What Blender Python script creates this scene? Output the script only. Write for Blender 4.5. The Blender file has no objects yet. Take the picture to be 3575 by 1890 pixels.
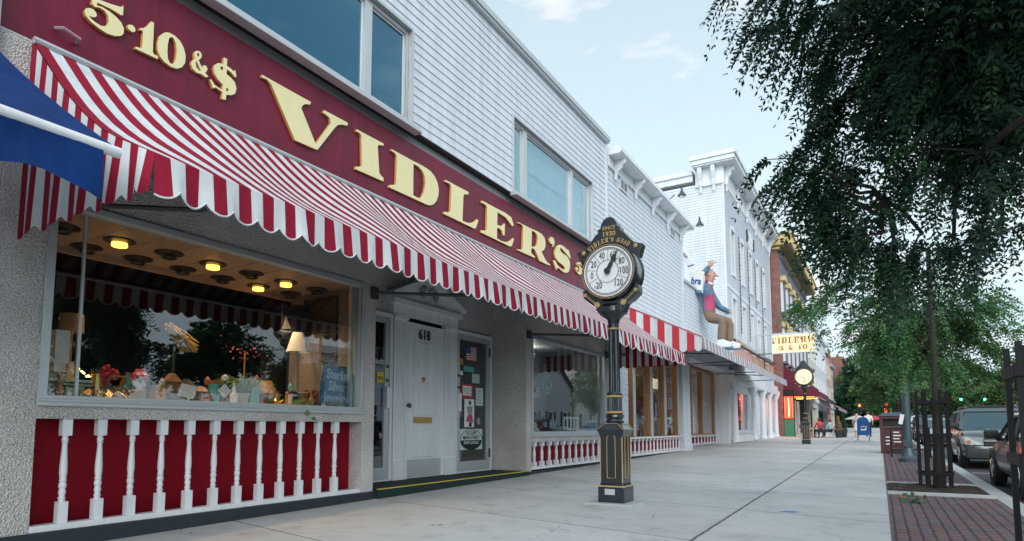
import bpy, bmesh, math, random
from mathutils import Vector, Matrix
from mathutils.geometry import tessellate_polygon
import numpy as np
R = math.radians
S = bpy.context.scene
COL = S.collection
rnd = random.Random(7)

# ------------------------------------------------------------------ camera
H0 = 1.15                       # lens height above the pavement at the camera
cam_d = bpy.data.cameras.new("camera"); cam = bpy.data.objects.new("camera", cam_d); COL.objects.link(cam)
cam_d.sensor_width = 36.0; cam_d.lens = 2150.0 / 3575.0 * 36.0
cam_d.shift_y = 370.0 / 3575.0
cam_d.clip_start = 0.05; cam_d.clip_end = 2000
cam.location = (0, 0, H0)
cam.rotation_euler = (R(90 + 4.786), 0, R(30.768))
S.camera = cam
S.render.resolution_x = 1024; S.render.resolution_y = 541

# ------------------------------------------------------------------ light
SUN_EL, SUN_AZ, SUN_POW = 30.0, 150.0, 0.9      # azimuth clockwise from the street direction (+y)
VEIL = (6.8, 8.3, 8.9)
S.view_settings.view_transform = 'Standard'; S.view_settings.look = 'None'
S.view_settings.exposure = 0.97; S.view_settings.gamma = 1.0
S.view_settings.use_curve_mapping = False
W = bpy.data.worlds.new("World"); S.world = W; W.use_nodes = True
nt = W.node_tree; nt.nodes.clear()
def wn(t, **k):
    n = nt.nodes.new(t)
    for a, b in k.items(): setattr(n, a, b)
    return n
sky = wn('ShaderNodeTexSky', sky_type='NISHITA', sun_disc=False, sun_elevation=R(SUN_EL), sun_rotation=R(SUN_AZ),
         air_density=1.0, dust_density=1.6, ozone_density=1.2)
tc = wn('ShaderNodeTexCoord'); sep = wn('ShaderNodeSeparateXYZ'); nt.links.new(tc.outputs['Generated'], sep.inputs[0])
rmp = wn('ShaderNodeValToRGB'); nt.links.new(sep.outputs['Z'], rmp.inputs[0])
e = rmp.color_ramp.elements; e[0].position = 0.0; e[0].color = (0.96,)*3 + (1,); e[1].position = 0.85; e[1].color = (0.50,)*3 + (1,)
e2 = rmp.color_ramp.elements.new(0.3); e2.color = (0.86,)*3 + (1,)
mp = wn('ShaderNodeMapping'); mp.inputs['Scale'].default_value = (1.0, 1.0, 3.2); nt.links.new(tc.outputs['Generated'], mp.inputs[0])
nz = wn('ShaderNodeTexNoise'); nz.inputs['Scale'].default_value = 6.5; nz.inputs['Detail'].default_value = 6; nz.inputs['Roughness'].default_value = 0.55
nt.links.new(mp.outputs[0], nz.inputs['Vector'])
cr = wn('ShaderNodeValToRGB'); nt.links.new(nz.outputs['Fac'], cr.inputs[0])
cr.color_ramp.elements[0].position = 0.54; cr.color_ramp.elements[0].color = (0, 0, 0, 1)
cr.color_ramp.elements[1].position = 0.74; cr.color_ramp.elements[1].color = (1, 1, 1, 1)
mx1 = wn('ShaderNodeMix', data_type='RGBA'); nt.links.new(rmp.outputs[0], mx1.inputs['Factor'])
nt.links.new(sky.outputs[0], mx1.inputs['A']); mx1.inputs['B'].default_value = VEIL + (1,)
ml = wn('ShaderNodeMath', operation='MULTIPLY'); ml.inputs[1].default_value = 0.70; nt.links.new(cr.outputs[0], ml.inputs[0])
mx2 = wn('ShaderNodeMix', data_type='RGBA'); nt.links.new(ml.outputs[0], mx2.inputs['Factor'])
nt.links.new(mx1.outputs['Result'], mx2.inputs['A']); mx2.inputs['B'].default_value = (9.8, 9.2, 9.2, 1)
# sky made brighter behind the camera to light the fronts, dimmer along the street
mr = wn('ShaderNodeMapRange'); mr.interpolation_type = 'SMOOTHSTEP'; nt.links.new(sep.outputs['Y'], mr.inputs['Value'])
for k_, v_ in (('From Min', -0.35), ('From Max', 0.62), ('To Min', 1.02), ('To Max', 0.67)): mr.inputs[k_].default_value = v_
sc_ = wn('ShaderNodeVectorMath', operation='SCALE'); nt.links.new(mx2.outputs['Result'], sc_.inputs[0]); nt.links.new(mr.outputs[0], sc_.inputs['Scale'])
bg = wn('ShaderNodeBackground'); bg.inputs['Strength'].default_value = 0.1; nt.links.new(sc_.outputs[0], bg.inputs['Color'])
wo = wn('ShaderNodeOutputWorld'); nt.links.new(bg.outputs[0], wo.inputs['Surface'])
sl = bpy.data.lights.new("sun", 'SUN'); sl.energy = SUN_POW; sl.angle = R(45); sl.color = (1.0, 0.94, 0.90)
so = bpy.data.objects.new("sun", sl); COL.objects.link(so); so.location = (10, -20, 30)
_d = Vector((math.sin(R(SUN_AZ)) * math.cos(R(SUN_EL)), math.cos(R(SUN_AZ)) * math.cos(R(SUN_EL)), math.sin(R(SUN_EL))))
so.rotation_euler = (-_d).to_track_quat('-Z', 'Y').to_euler()
try:
    S.cycles.use_denoising = True; S.cycles.max_bounces = 8; S.cycles.transparent_max_bounces = 24
    S.cycles.caustics_reflective = False; S.cycles.caustics_refractive = False; S.cycles.sample_clamp_indirect = 4.0
except Exception: pass

# ------------------------------------------------------------------ materials
MATS = {}
def _tree(name):
    m = bpy.data.materials.new(name); m.use_nodes = True
    t = m.node_tree; b = t.nodes['Principled BSDF']; MATS[name] = m
    return m, t, b
def _n(t, ty, **k):
    n = t.nodes.new(ty)
    for a, v in k.items(): setattr(n, a, v)
    return n
def pm(name, col, rough=0.6, var=0.12, scale=6.0, bump=0.0, bscale=None, metal=0.0, coat=0.0, spec=0.5, stretch=(1, 1, 1), streak=0.0, detail=4):
    """plain painted / mineral surface: base colour broken up by noise, optional bump"""
    m, t, b = _tree(name)
    co = _n(t, 'ShaderNodeTexCoord'); mp = _n(t, 'ShaderNodeMapping'); mp.inputs['Scale'].default_value = stretch
    t.links.new(co.outputs['Object'], mp.inputs[0])
    nz = _n(t, 'ShaderNodeTexNoise'); nz.inputs['Scale'].default_value = scale; nz.inputs['Detail'].default_value = detail
    t.links.new(mp.outputs[0], nz.inputs['Vector'])
    mx = _n(t, 'ShaderNodeMix', data_type='RGBA'); t.links.new(nz.outputs['Fac'], mx.inputs['Factor'])
    mx.inputs['A'].default_value = tuple(min(1, c * (1 - var)) for c in col) + (1,)
    mx.inputs['B'].default_value = tuple(min(1, c * (1 + var)) for c in col) + (1,)
    res = mx.outputs['Result']
    if streak:
        m3 = _n(t, 'ShaderNodeMapping'); m3.inputs['Scale'].default_value = (3.0, 3.0, 0.22); t.links.new(co.outputs['Object'], m3.inputs[0])
        n3 = _n(t, 'ShaderNodeTexNoise'); n3.inputs['Scale'].default_value = 1.6; n3.inputs['Detail'].default_value = 8; n3.inputs['Roughness'].default_value = .7; t.links.new(m3.outputs[0], n3.inputs['Vector'])
        r3 = _n(t, 'ShaderNodeValToRGB'); r3.color_ramp.elements[0].position = .34; r3.color_ramp.elements[0].color = (1 - streak, 1 - streak, 1 - streak * .9, 1); r3.color_ramp.elements[1].position = .56; t.links.new(n3.outputs['Fac'], r3.inputs[0])
        x3 = _n(t, 'ShaderNodeMix', data_type='RGBA', blend_type='MULTIPLY'); x3.inputs['Factor'].default_value = 1; t.links.new(res, x3.inputs['A']); t.links.new(r3.outputs[0], x3.inputs['B']); res = x3.outputs['Result']
    t.links.new(res, b.inputs['Base Color'])
    b.inputs['Roughness'].default_value = rough; b.inputs['Metallic'].default_value = metal
    b.inputs['Coat Weight'].default_value = coat; b.inputs['Specular IOR Level'].default_value = spec
    if bump:
        n2 = _n(t, 'ShaderNodeTexNoise'); n2.inputs['Scale'].default_value = bscale or scale * 6; n2.inputs['Detail'].default_value = 5
        t.links.new(mp.outputs[0], n2.inputs['Vector'])
        bu = _n(t, 'ShaderNodeBump'); bu.inputs['Strength'].default_value = bump; bu.inputs['Distance'].default_value = 0.02
        t.links.new(n2.outputs['Fac'], bu.inputs['Height']); t.links.new(bu.outputs[0], b.inputs['Normal'])
    return m
def emis(name, col, power, base=None):
    m, t, b = _tree(name)
    b.inputs['Base Color'].default_value = (base or col) + (1,)
    b.inputs['Emission Color'].default_value = col + (1,); b.inputs['Emission Strength'].default_value = power
    return m
def glass(name, tint=(0.9, 0.95, 0.96), refl=1.0, ior=1.5, coat_tint=None):
    m, t, b = _tree(name); t.nodes.remove(b); out = t.nodes['Material Output']
    tr = _n(t, 'ShaderNodeBsdfTransparent'); tr.inputs[0].default_value = tint + (1,)
    gl = _n(t, 'ShaderNodeBsdfGlossy'); gl.inputs['Roughness'].default_value = 0.0; gl.inputs[0].default_value = (refl, refl, refl, 1)
    lw = _n(t, 'ShaderNodeLayerWeight'); lw.inputs['Blend'].default_value = 0.5
    pw = _n(t, 'ShaderNodeMath', operation='POWER'); t.links.new(lw.outputs['Facing'], pw.inputs[0]); pw.inputs[1].default_value = 4.0 if not coat_tint else 2.6
    f0 = ((ior - 1) / (ior + 1)) ** 2
    fr = _n(t, 'ShaderNodeMath', operation='MULTIPLY_ADD'); t.links.new(pw.outputs[0], fr.inputs[0]); fr.inputs[1].default_value = 1 - f0; fr.inputs[2].default_value = f0
    if coat_tint:
        cm = _n(t, 'ShaderNodeMix', data_type='RGBA'); p2 = _n(t, 'ShaderNodeMath', operation='POWER'); t.links.new(lw.outputs['Facing'], p2.inputs[0]); p2.inputs[1].default_value = 1.9
        t.links.new(p2.outputs[0], cm.inputs['Factor']); cm.inputs['A'].default_value = coat_tint + (1,); cm.inputs['B'].default_value = (1, 1, 1, 1); t.links.new(cm.outputs['Result'], gl.inputs[0])
    mx = _n(t, 'ShaderNodeMixShader'); t.links.new(fr.outputs[0], mx.inputs[0])
    t.links.new(tr.outputs[0], mx.inputs[1]); t.links.new(gl.outputs[0], mx.inputs[2]); t.links.new(mx.outputs[0], out.inputs['Surface'])
    return m
def brickmat(name, c1, c2, mortar, sx=0.21, sz=0.07, horiz=False, rough=0.85, msz=0.012, axis='yz', bump=0.4, wob=0.0):
    m, t, b = _tree(name)
    co = _n(t, 'ShaderNodeTexCoord'); sp = _n(t, 'ShaderNodeSeparateXYZ'); t.links.new(co.outputs['Object'], sp.inputs[0])
    cb = _n(t, 'ShaderNodeCombineXYZ')
    if axis == 'auto':
        ad = _n(t, 'ShaderNodeMath', operation='ADD'); t.links.new(sp.outputs['X'], ad.inputs[0]); t.links.new(sp.outputs['Y'], ad.inputs[1])
        t.links.new(ad.outputs[0], cb.inputs[0]); t.links.new(sp.outputs['Z'], cb.inputs[1])
    else:
        t.links.new(sp.outputs[axis[0].upper()], cb.inputs[0]); t.links.new(sp.outputs[axis[1].upper()], cb.inputs[1])
    br = _n(t, 'ShaderNodeTexBrick'); t.links.new(cb.outputs[0], br.inputs['Vector'])
    if wob:
        wn_ = _n(t, 'ShaderNodeTexNoise'); wn_.inputs['Scale'].default_value = 4.0; wn_.inputs['Detail'].default_value = 3; t.links.new(co.outputs['Object'], wn_.inputs['Vector'])
        ws_ = _n(t, 'ShaderNodeVectorMath', operation='SCALE'); ws_.inputs['Scale'].default_value = wob; t.links.new(wn_.outputs['Color'], ws_.inputs[0])
        wa_ = _n(t, 'ShaderNodeVectorMath', operation='ADD'); t.links.new(cb.outputs[0], wa_.inputs[0]); t.links.new(ws_.outputs[0], wa_.inputs[1]); t.links.new(wa_.outputs[0], br.inputs['Vector'])
    br.inputs['Color1'].default_value = c1 + (1,); br.inputs['Color2'].default_value = c2 + (1,); br.inputs['Mortar'].default_value = mortar + (1,)
    br.inputs['Scale'].default_value = 1.0; br.inputs['Brick Width'].default_value = sx; br.inputs['Row Height'].default_value = sz
    br.inputs['Mortar Size'].default_value = msz; br.inputs['Mortar Smooth'].default_value = 0.2; br.inputs['Bias'].default_value = 0.0
    nz = _n(t, 'ShaderNodeTexNoise'); nz.inputs['Scale'].default_value = 2.5; nz.inputs['Detail'].default_value = 5; t.links.new(co.outputs['Object'], nz.inputs['Vector'])
    mx = _n(t, 'ShaderNodeMix', data_type='RGBA', blend_type='MULTIPLY'); mx.inputs['Factor'].default_value = 0.75
    rp = _n(t, 'ShaderNodeValToRGB'); rp.color_ramp.elements[0].position = 0.3; rp.color_ramp.elements[0].color = (.55, .55, .58, 1)
    rp.color_ramp.elements[1].position = 0.7; rp.color_ramp.elements[1].color = (1.1, 1.08, 1.05, 1)
    t.links.new(nz.outputs['Fac'], rp.inputs[0]); t.links.new(br.outputs['Color'], mx.inputs['A']); t.links.new(rp.outputs[0], mx.inputs['B'])
    t.links.new(mx.outputs['Result'], b.inputs['Base Color']); b.inputs['Roughness'].default_value = rough
    bu = _n(t, 'ShaderNodeBump'); bu.inputs['Strength'].default_value = bump; bu.inputs['Distance'].default_value = 0.01; bu.invert = True
    t.links.new(br.outputs['Fac'], bu.inputs['Height']); t.links.new(bu.outputs[0], b.inputs['Normal'])
    return m

M = MATS
pm('white_siding', (0.66, 0.71, 0.77), 0.55, 0.06, 0.9, 0.05, 30, stretch=(1, 1, 3), streak=0.16)
pm('white_paint', (0.76, 0.79, 0.82), 0.45, 0.06, 2.0, 0.08, 20, streak=0.14)
pm('alu', (0.52, 0.55, 0.57), 0.38, 0.08, 4, metal=0.35)
pm('dark_metal', (0.05, 0.055, 0.06), 0.45, 0.2, 5)
pm('black_paint', (0.012, 0.018, 0.024), 0.22, 0.2, 3, coat=0.5)
pm('gold_paint', (0.46, 0.31, 0.13), 0.4, 0.12, 20)
pm('letter_cream', (0.86, 0.78, 0.44), 0.5, 0.05, 8)
pm('letter_edge', (0.62, 0.36, 0.10), 0.5, 0.1, 8)
pm('maroon', (0.17, 0.005, 0.030), 0.42, 0.25, 1.6, 0.12, 3, detail=8, spec=0.35, streak=0.3)
pm('red_panel', (0.21, 0.002, 0.012), 0.6, 0.2, 1.0, 0.05, 8, spec=0.15)
pm('red_canvas', (0.28, 0.010, 0.034), 0.85, 0.12, 9, 0.5, 7, spec=0.2, streak=0.2)
pm('white_canvas', (0.62, 0.66, 0.68), 0.8, 0.07, 7, 0.5, 7, streak=0.2)
pm('pink_canvas', (0.36, 0.25, 0.30), 0.8, 0.10, 9, 0.1, 60)
pm('blue_canvas', (0.002, 0.032, 0.15), 0.8, 0.3, 3, 0.6, 5, spec=0.2, streak=0.3)
pm('burgundy_canvas', (0.13, 0.008, 0.03), 0.75, 0.2, 3)
pm('black_canvas', (0.03, 0.03, 0.035), 0.8, 0.2, 3)
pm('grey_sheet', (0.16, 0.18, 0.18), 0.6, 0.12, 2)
pm('base_black', (0.016, 0.024, 0.034), 0.6, 0.3, 4, 0.2)
pm('green_mat', (0.008, 0.03, 0.028), 0.95, 0.3, 60, 0.5, 300)
pm('yellow_line', (0.65, 0.50, 0.05), 0.6, 0.25, 20)
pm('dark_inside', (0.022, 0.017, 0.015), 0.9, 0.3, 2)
pm('warm_inside', (0.20, 0.12, 0.07), 0.8, 0.2, 2)
pm('wood', (0.33, 0.17, 0.075), 0.5, 0.25, 3, 0.1, 30, stretch=(6, 6, 0.6))
pm('wood_board', (0.40, 0.28, 0.21), 0.55, 0.25, 2.2, stretch=(0.4, 5, 1))
pm('brass', (0.55, 0.34, 0.10), 0.35, 0.15, 20, metal=0.9)
pm('tyre', (0.015, 0.015, 0.016), 0.85, 0.2, 20)
pm('chrome', (0.6, 0.62, 0.64), 0.18, 0.05, 3, metal=1.0)
pm('terracotta', (0.34, 0.12, 0.06), 0.8, 0.2, 8)
pm('soil', (0.030, 0.017, 0.013), 0.95, 0.6, 30, 1.0, 60)
pm('curb_stone', (0.40, 0.43, 0.43), 0.8, 0.18, 4, 0.25, 60)
pm('road_paint', (0.62, 0.63, 0.62), 0.7, 0.2, 12)
pm('bark', (0.040, 0.032, 0.027), 0.9, 0.45, 10, 0.8, 30, stretch=(3, 3, 0.6))
pm('lamp_steel', (0.055, 0.085, 0.105), 0.35, 0.12, 3, metal=0.2)
pm('bin_brown', (0.085, 0.026, 0.028), 0.65, 0.3, 6, 0.1)
pm('mail_blue', (0.005, 0.10, 0.30), 0.35, 0.1, 3)
pm('paper', (0.78, 0.78, 0.76), 0.7, 0.05, 5)
pm('neutral_grey', (0.30, 0.31, 0.33), 0.7, 0.1, 3)
pm('cream_wall', (0.60, 0.58, 0.50), 0.75, 0.08, 1.5)
pm('violet_wall', (0.16, 0.15, 0.185), 0.75, 0.12, 1.5)
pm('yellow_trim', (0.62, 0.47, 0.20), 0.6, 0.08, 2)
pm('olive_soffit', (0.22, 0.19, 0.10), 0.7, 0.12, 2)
pm('black_text', (0.012, 0.012, 0.015), 0.5, 0.1, 5)
pm('dial_white', (0.80, 0.83, 0.85), 0.4, 0.02, 3)
pm('roof_dark', (0.10, 0.10, 0.11), 0.85, 0.2, 4)
pm('grey_siding', (0.30, 0.33, 0.36), 0.6, 0.08, 2)
pm('skin', (0.56, 0.31, 0.24), 0.55, 0.08, 8)
pm('hair_grey', (0.35, 0.34, 0.34), 0.8, 0.2, 20)
pm('hair_brown', (0.09, 0.05, 0.03), 0.7, 0.3, 20)
pm('rubber_grey', (0.20, 0.22, 0.24), 0.7, 0.1, 5)
glass('shop_glass', (0.90, 0.95, 0.97), 1.0, 1.8)
glass('curtained_glass', (0.80, 0.90, 0.94), 1.0, 2.4, (0.50, 0.78, 0.88))
glass('upper_glass', (0.30, 0.42, 0.52), 1.0, 3.2, (0.07, 0.38, 0.60))
glass('car_glass', (0.20, 0.30, 0.33), 1.0, 2.3, (0.55, 0.85, 0.95))
brickmat('red_brick', (0.30, 0.085, 0.065), (0.22, 0.06, 0.05), (0.36, 0.30, 0.27), 0.24, 0.085, axis='auto')

# stucco: coarse pebbly render
def stucco(name, col, sc=55.0):
    m, t, b = _tree(name)
    co = _n(t, 'ShaderNodeTexCoord')
    vo = _n(t, 'ShaderNodeTexVoronoi'); vo.inputs['Scale'].default_value = sc; t.links.new(co.outputs['Object'], vo.inputs['Vector'])
    nz = _n(t, 'ShaderNodeTexNoise'); nz.inputs['Scale'].default_value = 75; nz.inputs['Detail'].default_value = 3; t.links.new(co.outputs['Object'], nz.inputs['Vector'])
    n2 = _n(t, 'ShaderNodeTexNoise'); n2.inputs['Scale'].default_value = 1.3; n2.inputs['Detail'].default_value = 5; t.links.new(co.outputs['Object'], n2.inputs['Vector'])
    rp = _n(t, 'ShaderNodeValToRGB'); rp.color_ramp.elements[0].position = 0.35; rp.color_ramp.elements[0].color = tuple(c * 0.60 for c in col) + (1,)
    rp.color_ramp.elements[1].position = 0.6; rp.color_ramp.elements[1].color = tuple(c * 1.15 for c in col) + (1,)
    t.links.new(nz.outputs['Fac'], rp.inputs[0])
    mx = _n(t, 'ShaderNodeMix', data_type='RGBA', blend_type='MULTIPLY'); mx.inputs['Factor'].default_value = 0.5
    t.links.new(rp.outputs[0], mx.inputs['A']); t.links.new(n2.outputs['Fac'], mx.inputs['B'])
    gm = _n(t, 'ShaderNodeMix', data_type='RGBA', blend_type='MULTIPLY'); gm.inputs['Factor'].default_value = 1; gm.inputs['B'].default_value = (1.3, 1.3, 1.3, 1)
    t.links.new(mx.outputs['Result'], gm.inputs['A']); t.links.new(gm.outputs['Result'], b.inputs['Base Color'])
    b.inputs['Roughness'].default_value = 0.9
    ad = _n(t, 'ShaderNodeMath', operation='ADD'); t.links.new(vo.outputs['Distance'], ad.inputs[0]); t.links.new(nz.outputs['Fac'], ad.inputs[1])
    bu = _n(t, 'ShaderNodeBump'); bu.inputs['Strength'].default_value = 0.9; bu.inputs['Distance'].default_value = 0.02
    t.links.new(ad.outputs[0], bu.inputs['Height']); t.links.new(bu.outputs[0], b.inputs['Normal'])
stucco('stucco', (0.66, 0.63, 0.62))
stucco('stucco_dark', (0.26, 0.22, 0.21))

# pavement: concrete with saw-cut joints, stains and gum spots
def pavement():
    m, t, b = _tree('pavement')
    co = _n(t, 'ShaderNodeTexCoord'); sp = _n(t, 'ShaderNodeSeparateXYZ'); t.links.new(co.outputs['Object'], sp.inputs[0])
    def noise(sc, de=6, ro=0.55):
        n = _n(t, 'ShaderNodeTexNoise'); n.inputs['Scale'].default_value = sc; n.inputs['Detail'].default_value = de; n.inputs['Roughness'].default_value = ro
        t.links.new(co.outputs['Object'], n.inputs['Vector']); return n.outputs['Fac']
    def math_(op, a, b_):
        n = _n(t, 'ShaderNodeMath', operation=op)
        for i, v in enumerate((a, b_)):
            if isinstance(v, (int, float)): n.inputs[i].default_value = v
            elif v is not None: t.links.new(v, n.inputs[i])
        return n.outputs[0]
    def ramp(x, p0, c0, p1, c1):
        r = _n(t, 'ShaderNodeValToRGB'); r.color_ramp.elements[0].position = p0; r.color_ramp.elements[0].color = c0 + (1,)
        r.color_ramp.elements[1].position = p1; r.color_ramp.elements[1].color = c1 + (1,); t.links.new(x, r.inputs[0]); return r.outputs[0]
    def mult(a, b_, f=1.0):
        n = _n(t, 'ShaderNodeMix', data_type='RGBA', blend_type='MULTIPLY'); n.inputs['Factor'].default_value = f
        t.links.new(a, n.inputs['A']); t.links.new(b_, n.inputs['B']); return n.outputs['Result']
    wob = math_('MULTIPLY', math_('SUBTRACT', noise(7), 0.5), 0.03)
    base = ramp(noise(0.7, 8), 0.3, (0.47, 0.485, 0.49), 0.7, (0.59, 0.60, 0.60))
    base = mult(base, ramp(noise(90, 3), 0.3, (0.82, 0.82, 0.82), 0.7, (1.1, 1.1, 1.1)))
    base = mult(base, ramp(noise(2.2, 8, 0.7), 0.30, (0.74, 0.74, 0.76), 0.48, (1, 1, 1)))
    # joints along the street and across it
    yy = math_('ADD', math_('ADD', sp.outputs['Y'], math_('MULTIPLY', sp.outputs['X'], 0.20)), wob)
    ay = math_('ABSOLUTE', math_('SUBTRACT', math_('MODULO', math_('ADD', yy, 99.22 - 4.71 + 1.33), 2.42), 1.21), None)
    jc = math_('GREATER_THAN', ay, 1.21 - 0.010)
    xx = math_('ADD', sp.outputs['X'], wob)
    jl = math_('LESS_THAN', math_('ABSOLUTE', math_('ADD', xx, 1.62), None), 0.016)
    j = math_('MAXIMUM', jc, jl)
    sl_ = _n(t, 'ShaderNodeCombineXYZ'); t.links.new(math_('FLOOR', math_('DIVIDE', math_('ADD', yy, 99.22 - 4.71 + 1.33), 2.42), None), sl_.inputs[0]); t.links.new(math_('GREATER_THAN', xx, -1.62), sl_.inputs[1])
    wh = _n(t, 'ShaderNodeTexWhiteNoise'); t.links.new(sl_.outputs[0], wh.inputs['Vector'])
    base = mult(base, ramp(wh.outputs['Value'], 0, (0.90, 0.90, 0.90), 1, (1.04, 1.04, 1.03)))
    cv = _n(t, 'ShaderNodeTexVoronoi', feature='DISTANCE_TO_EDGE'); cv.inputs['Scale'].default_value = 0.33; cw = _n(t, 'ShaderNodeVectorMath', operation='ADD'); cn = _n(t, 'ShaderNodeTexNoise'); cn.inputs['Scale'].default_value = 1.8; cn.inputs['Detail'].default_value = 5
    t.links.new(co.outputs['Object'], cn.inputs['Vector']); t.links.new(co.outputs['Object'], cw.inputs[0]); t.links.new(cn.outputs['Color'], cw.inputs[1]); t.links.new(cw.outputs[0], cv.inputs['Vector'])
    crack = math_('MULTIPLY', math_('LESS_THAN', cv.outputs['Distance'], 0.0016), math_('GREATER_THAN', noise(0.35, 2), 0.50))
    vo = _n(t, 'ShaderNodeTexVoronoi'); vo.inputs['Scale'].default_value = 0.8; t.links.new(co.outputs['Object'], vo.inputs['Vector'])
    spot = math_('LESS_THAN', vo.outputs['Distance'], 0.035)
    dark = math_('MAXIMUM', math_('MAXIMUM', j, math_('MULTIPLY', crack, 0.7)), math_('MULTIPLY', spot, 0.75))
    mx = _n(t, 'ShaderNodeMix', data_type='RGBA'); t.links.new(math_('MULTIPLY', dark, 0.9), mx.inputs['Factor'])
    t.links.new(base, mx.inputs['A']); mx.inputs['B'].default_value = (0.045, 0.045, 0.05, 1)
    t.links.new(mx.outputs['Result'], b.inputs['Base Color']); b.inputs['Roughness'].default_value = 0.8
    bu = _n(t, 'ShaderNodeBump'); bu.inputs['Strength'].default_value = 0.25; bu.inputs['Distance'].default_value = 0.01
    t.links.new(math_('SUBTRACT', noise(70, 4), math_('MULTIPLY', j, 2.0)), bu.inputs['Height']); t.links.new(bu.outputs[0], b.inputs['Normal'])
pavement()
brickmat('paver_brick', (0.21, 0.10, 0.10), (0.125, 0.115, 0.13), (0.045, 0.040, 0.042), 0.20, 0.112, axis='yx', msz=0.013, bump=0.8, wob=0.035)
# asphalt
pm('asphalt', (0.05, 0.052, 0.056), 0.85, 0.35, 1.2, 0.4, 160, detail=10)
def leafmat(name, col, tr=0.35, var=0.35):
    m, t, b = _tree(name); out = t.nodes['Material Output']
    co = _n(t, 'ShaderNodeTexCoord'); nz = _n(t, 'ShaderNodeTexNoise'); nz.inputs['Scale'].default_value = 1.7; nz.inputs['Detail'].default_value = 3
    t.links.new(co.outputs['Object'], nz.inputs['Vector'])
    mx = _n(t, 'ShaderNodeMix', data_type='RGBA'); t.links.new(nz.outputs['Fac'], mx.inputs['Factor'])
    mx.inputs['A'].default_value = tuple(c * (1 - var) for c in col) + (1,); mx.inputs['B'].default_value = tuple(c * (1 + var) for c in col) + (1,)
    t.links.new(mx.outputs['Result'], b.inputs['Base Color']); b.inputs['Roughness'].default_value = 0.55
    tl = _n(t, 'ShaderNodeBsdfTranslucent'); t.links.new(mx.outputs['Result'], tl.inputs[0])
    ms = _n(t, 'ShaderNodeMixShader'); ms.inputs[0].default_value = tr
    t.links.new(b.outputs[0], ms.inputs[1]); t.links.new(tl.outputs[0], ms.inputs[2]); t.links.new(ms.outputs[0], out.inputs['Surface'])
leafmat('leaf_deep', (0.012, 0.050, 0.026), 0.22); leafmat('leaf_mid', (0.040, 0.115, 0.042)); leafmat('leaf_light', (0.13, 0.23, 0.07)); leafmat('leaf_fresh', (0.085, 0.23, 0.085))
leafmat('leaf_far', (0.065, 0.16, 0.055)); leafmat('leaf_far_light', (0.15, 0.21, 0.065))

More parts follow.
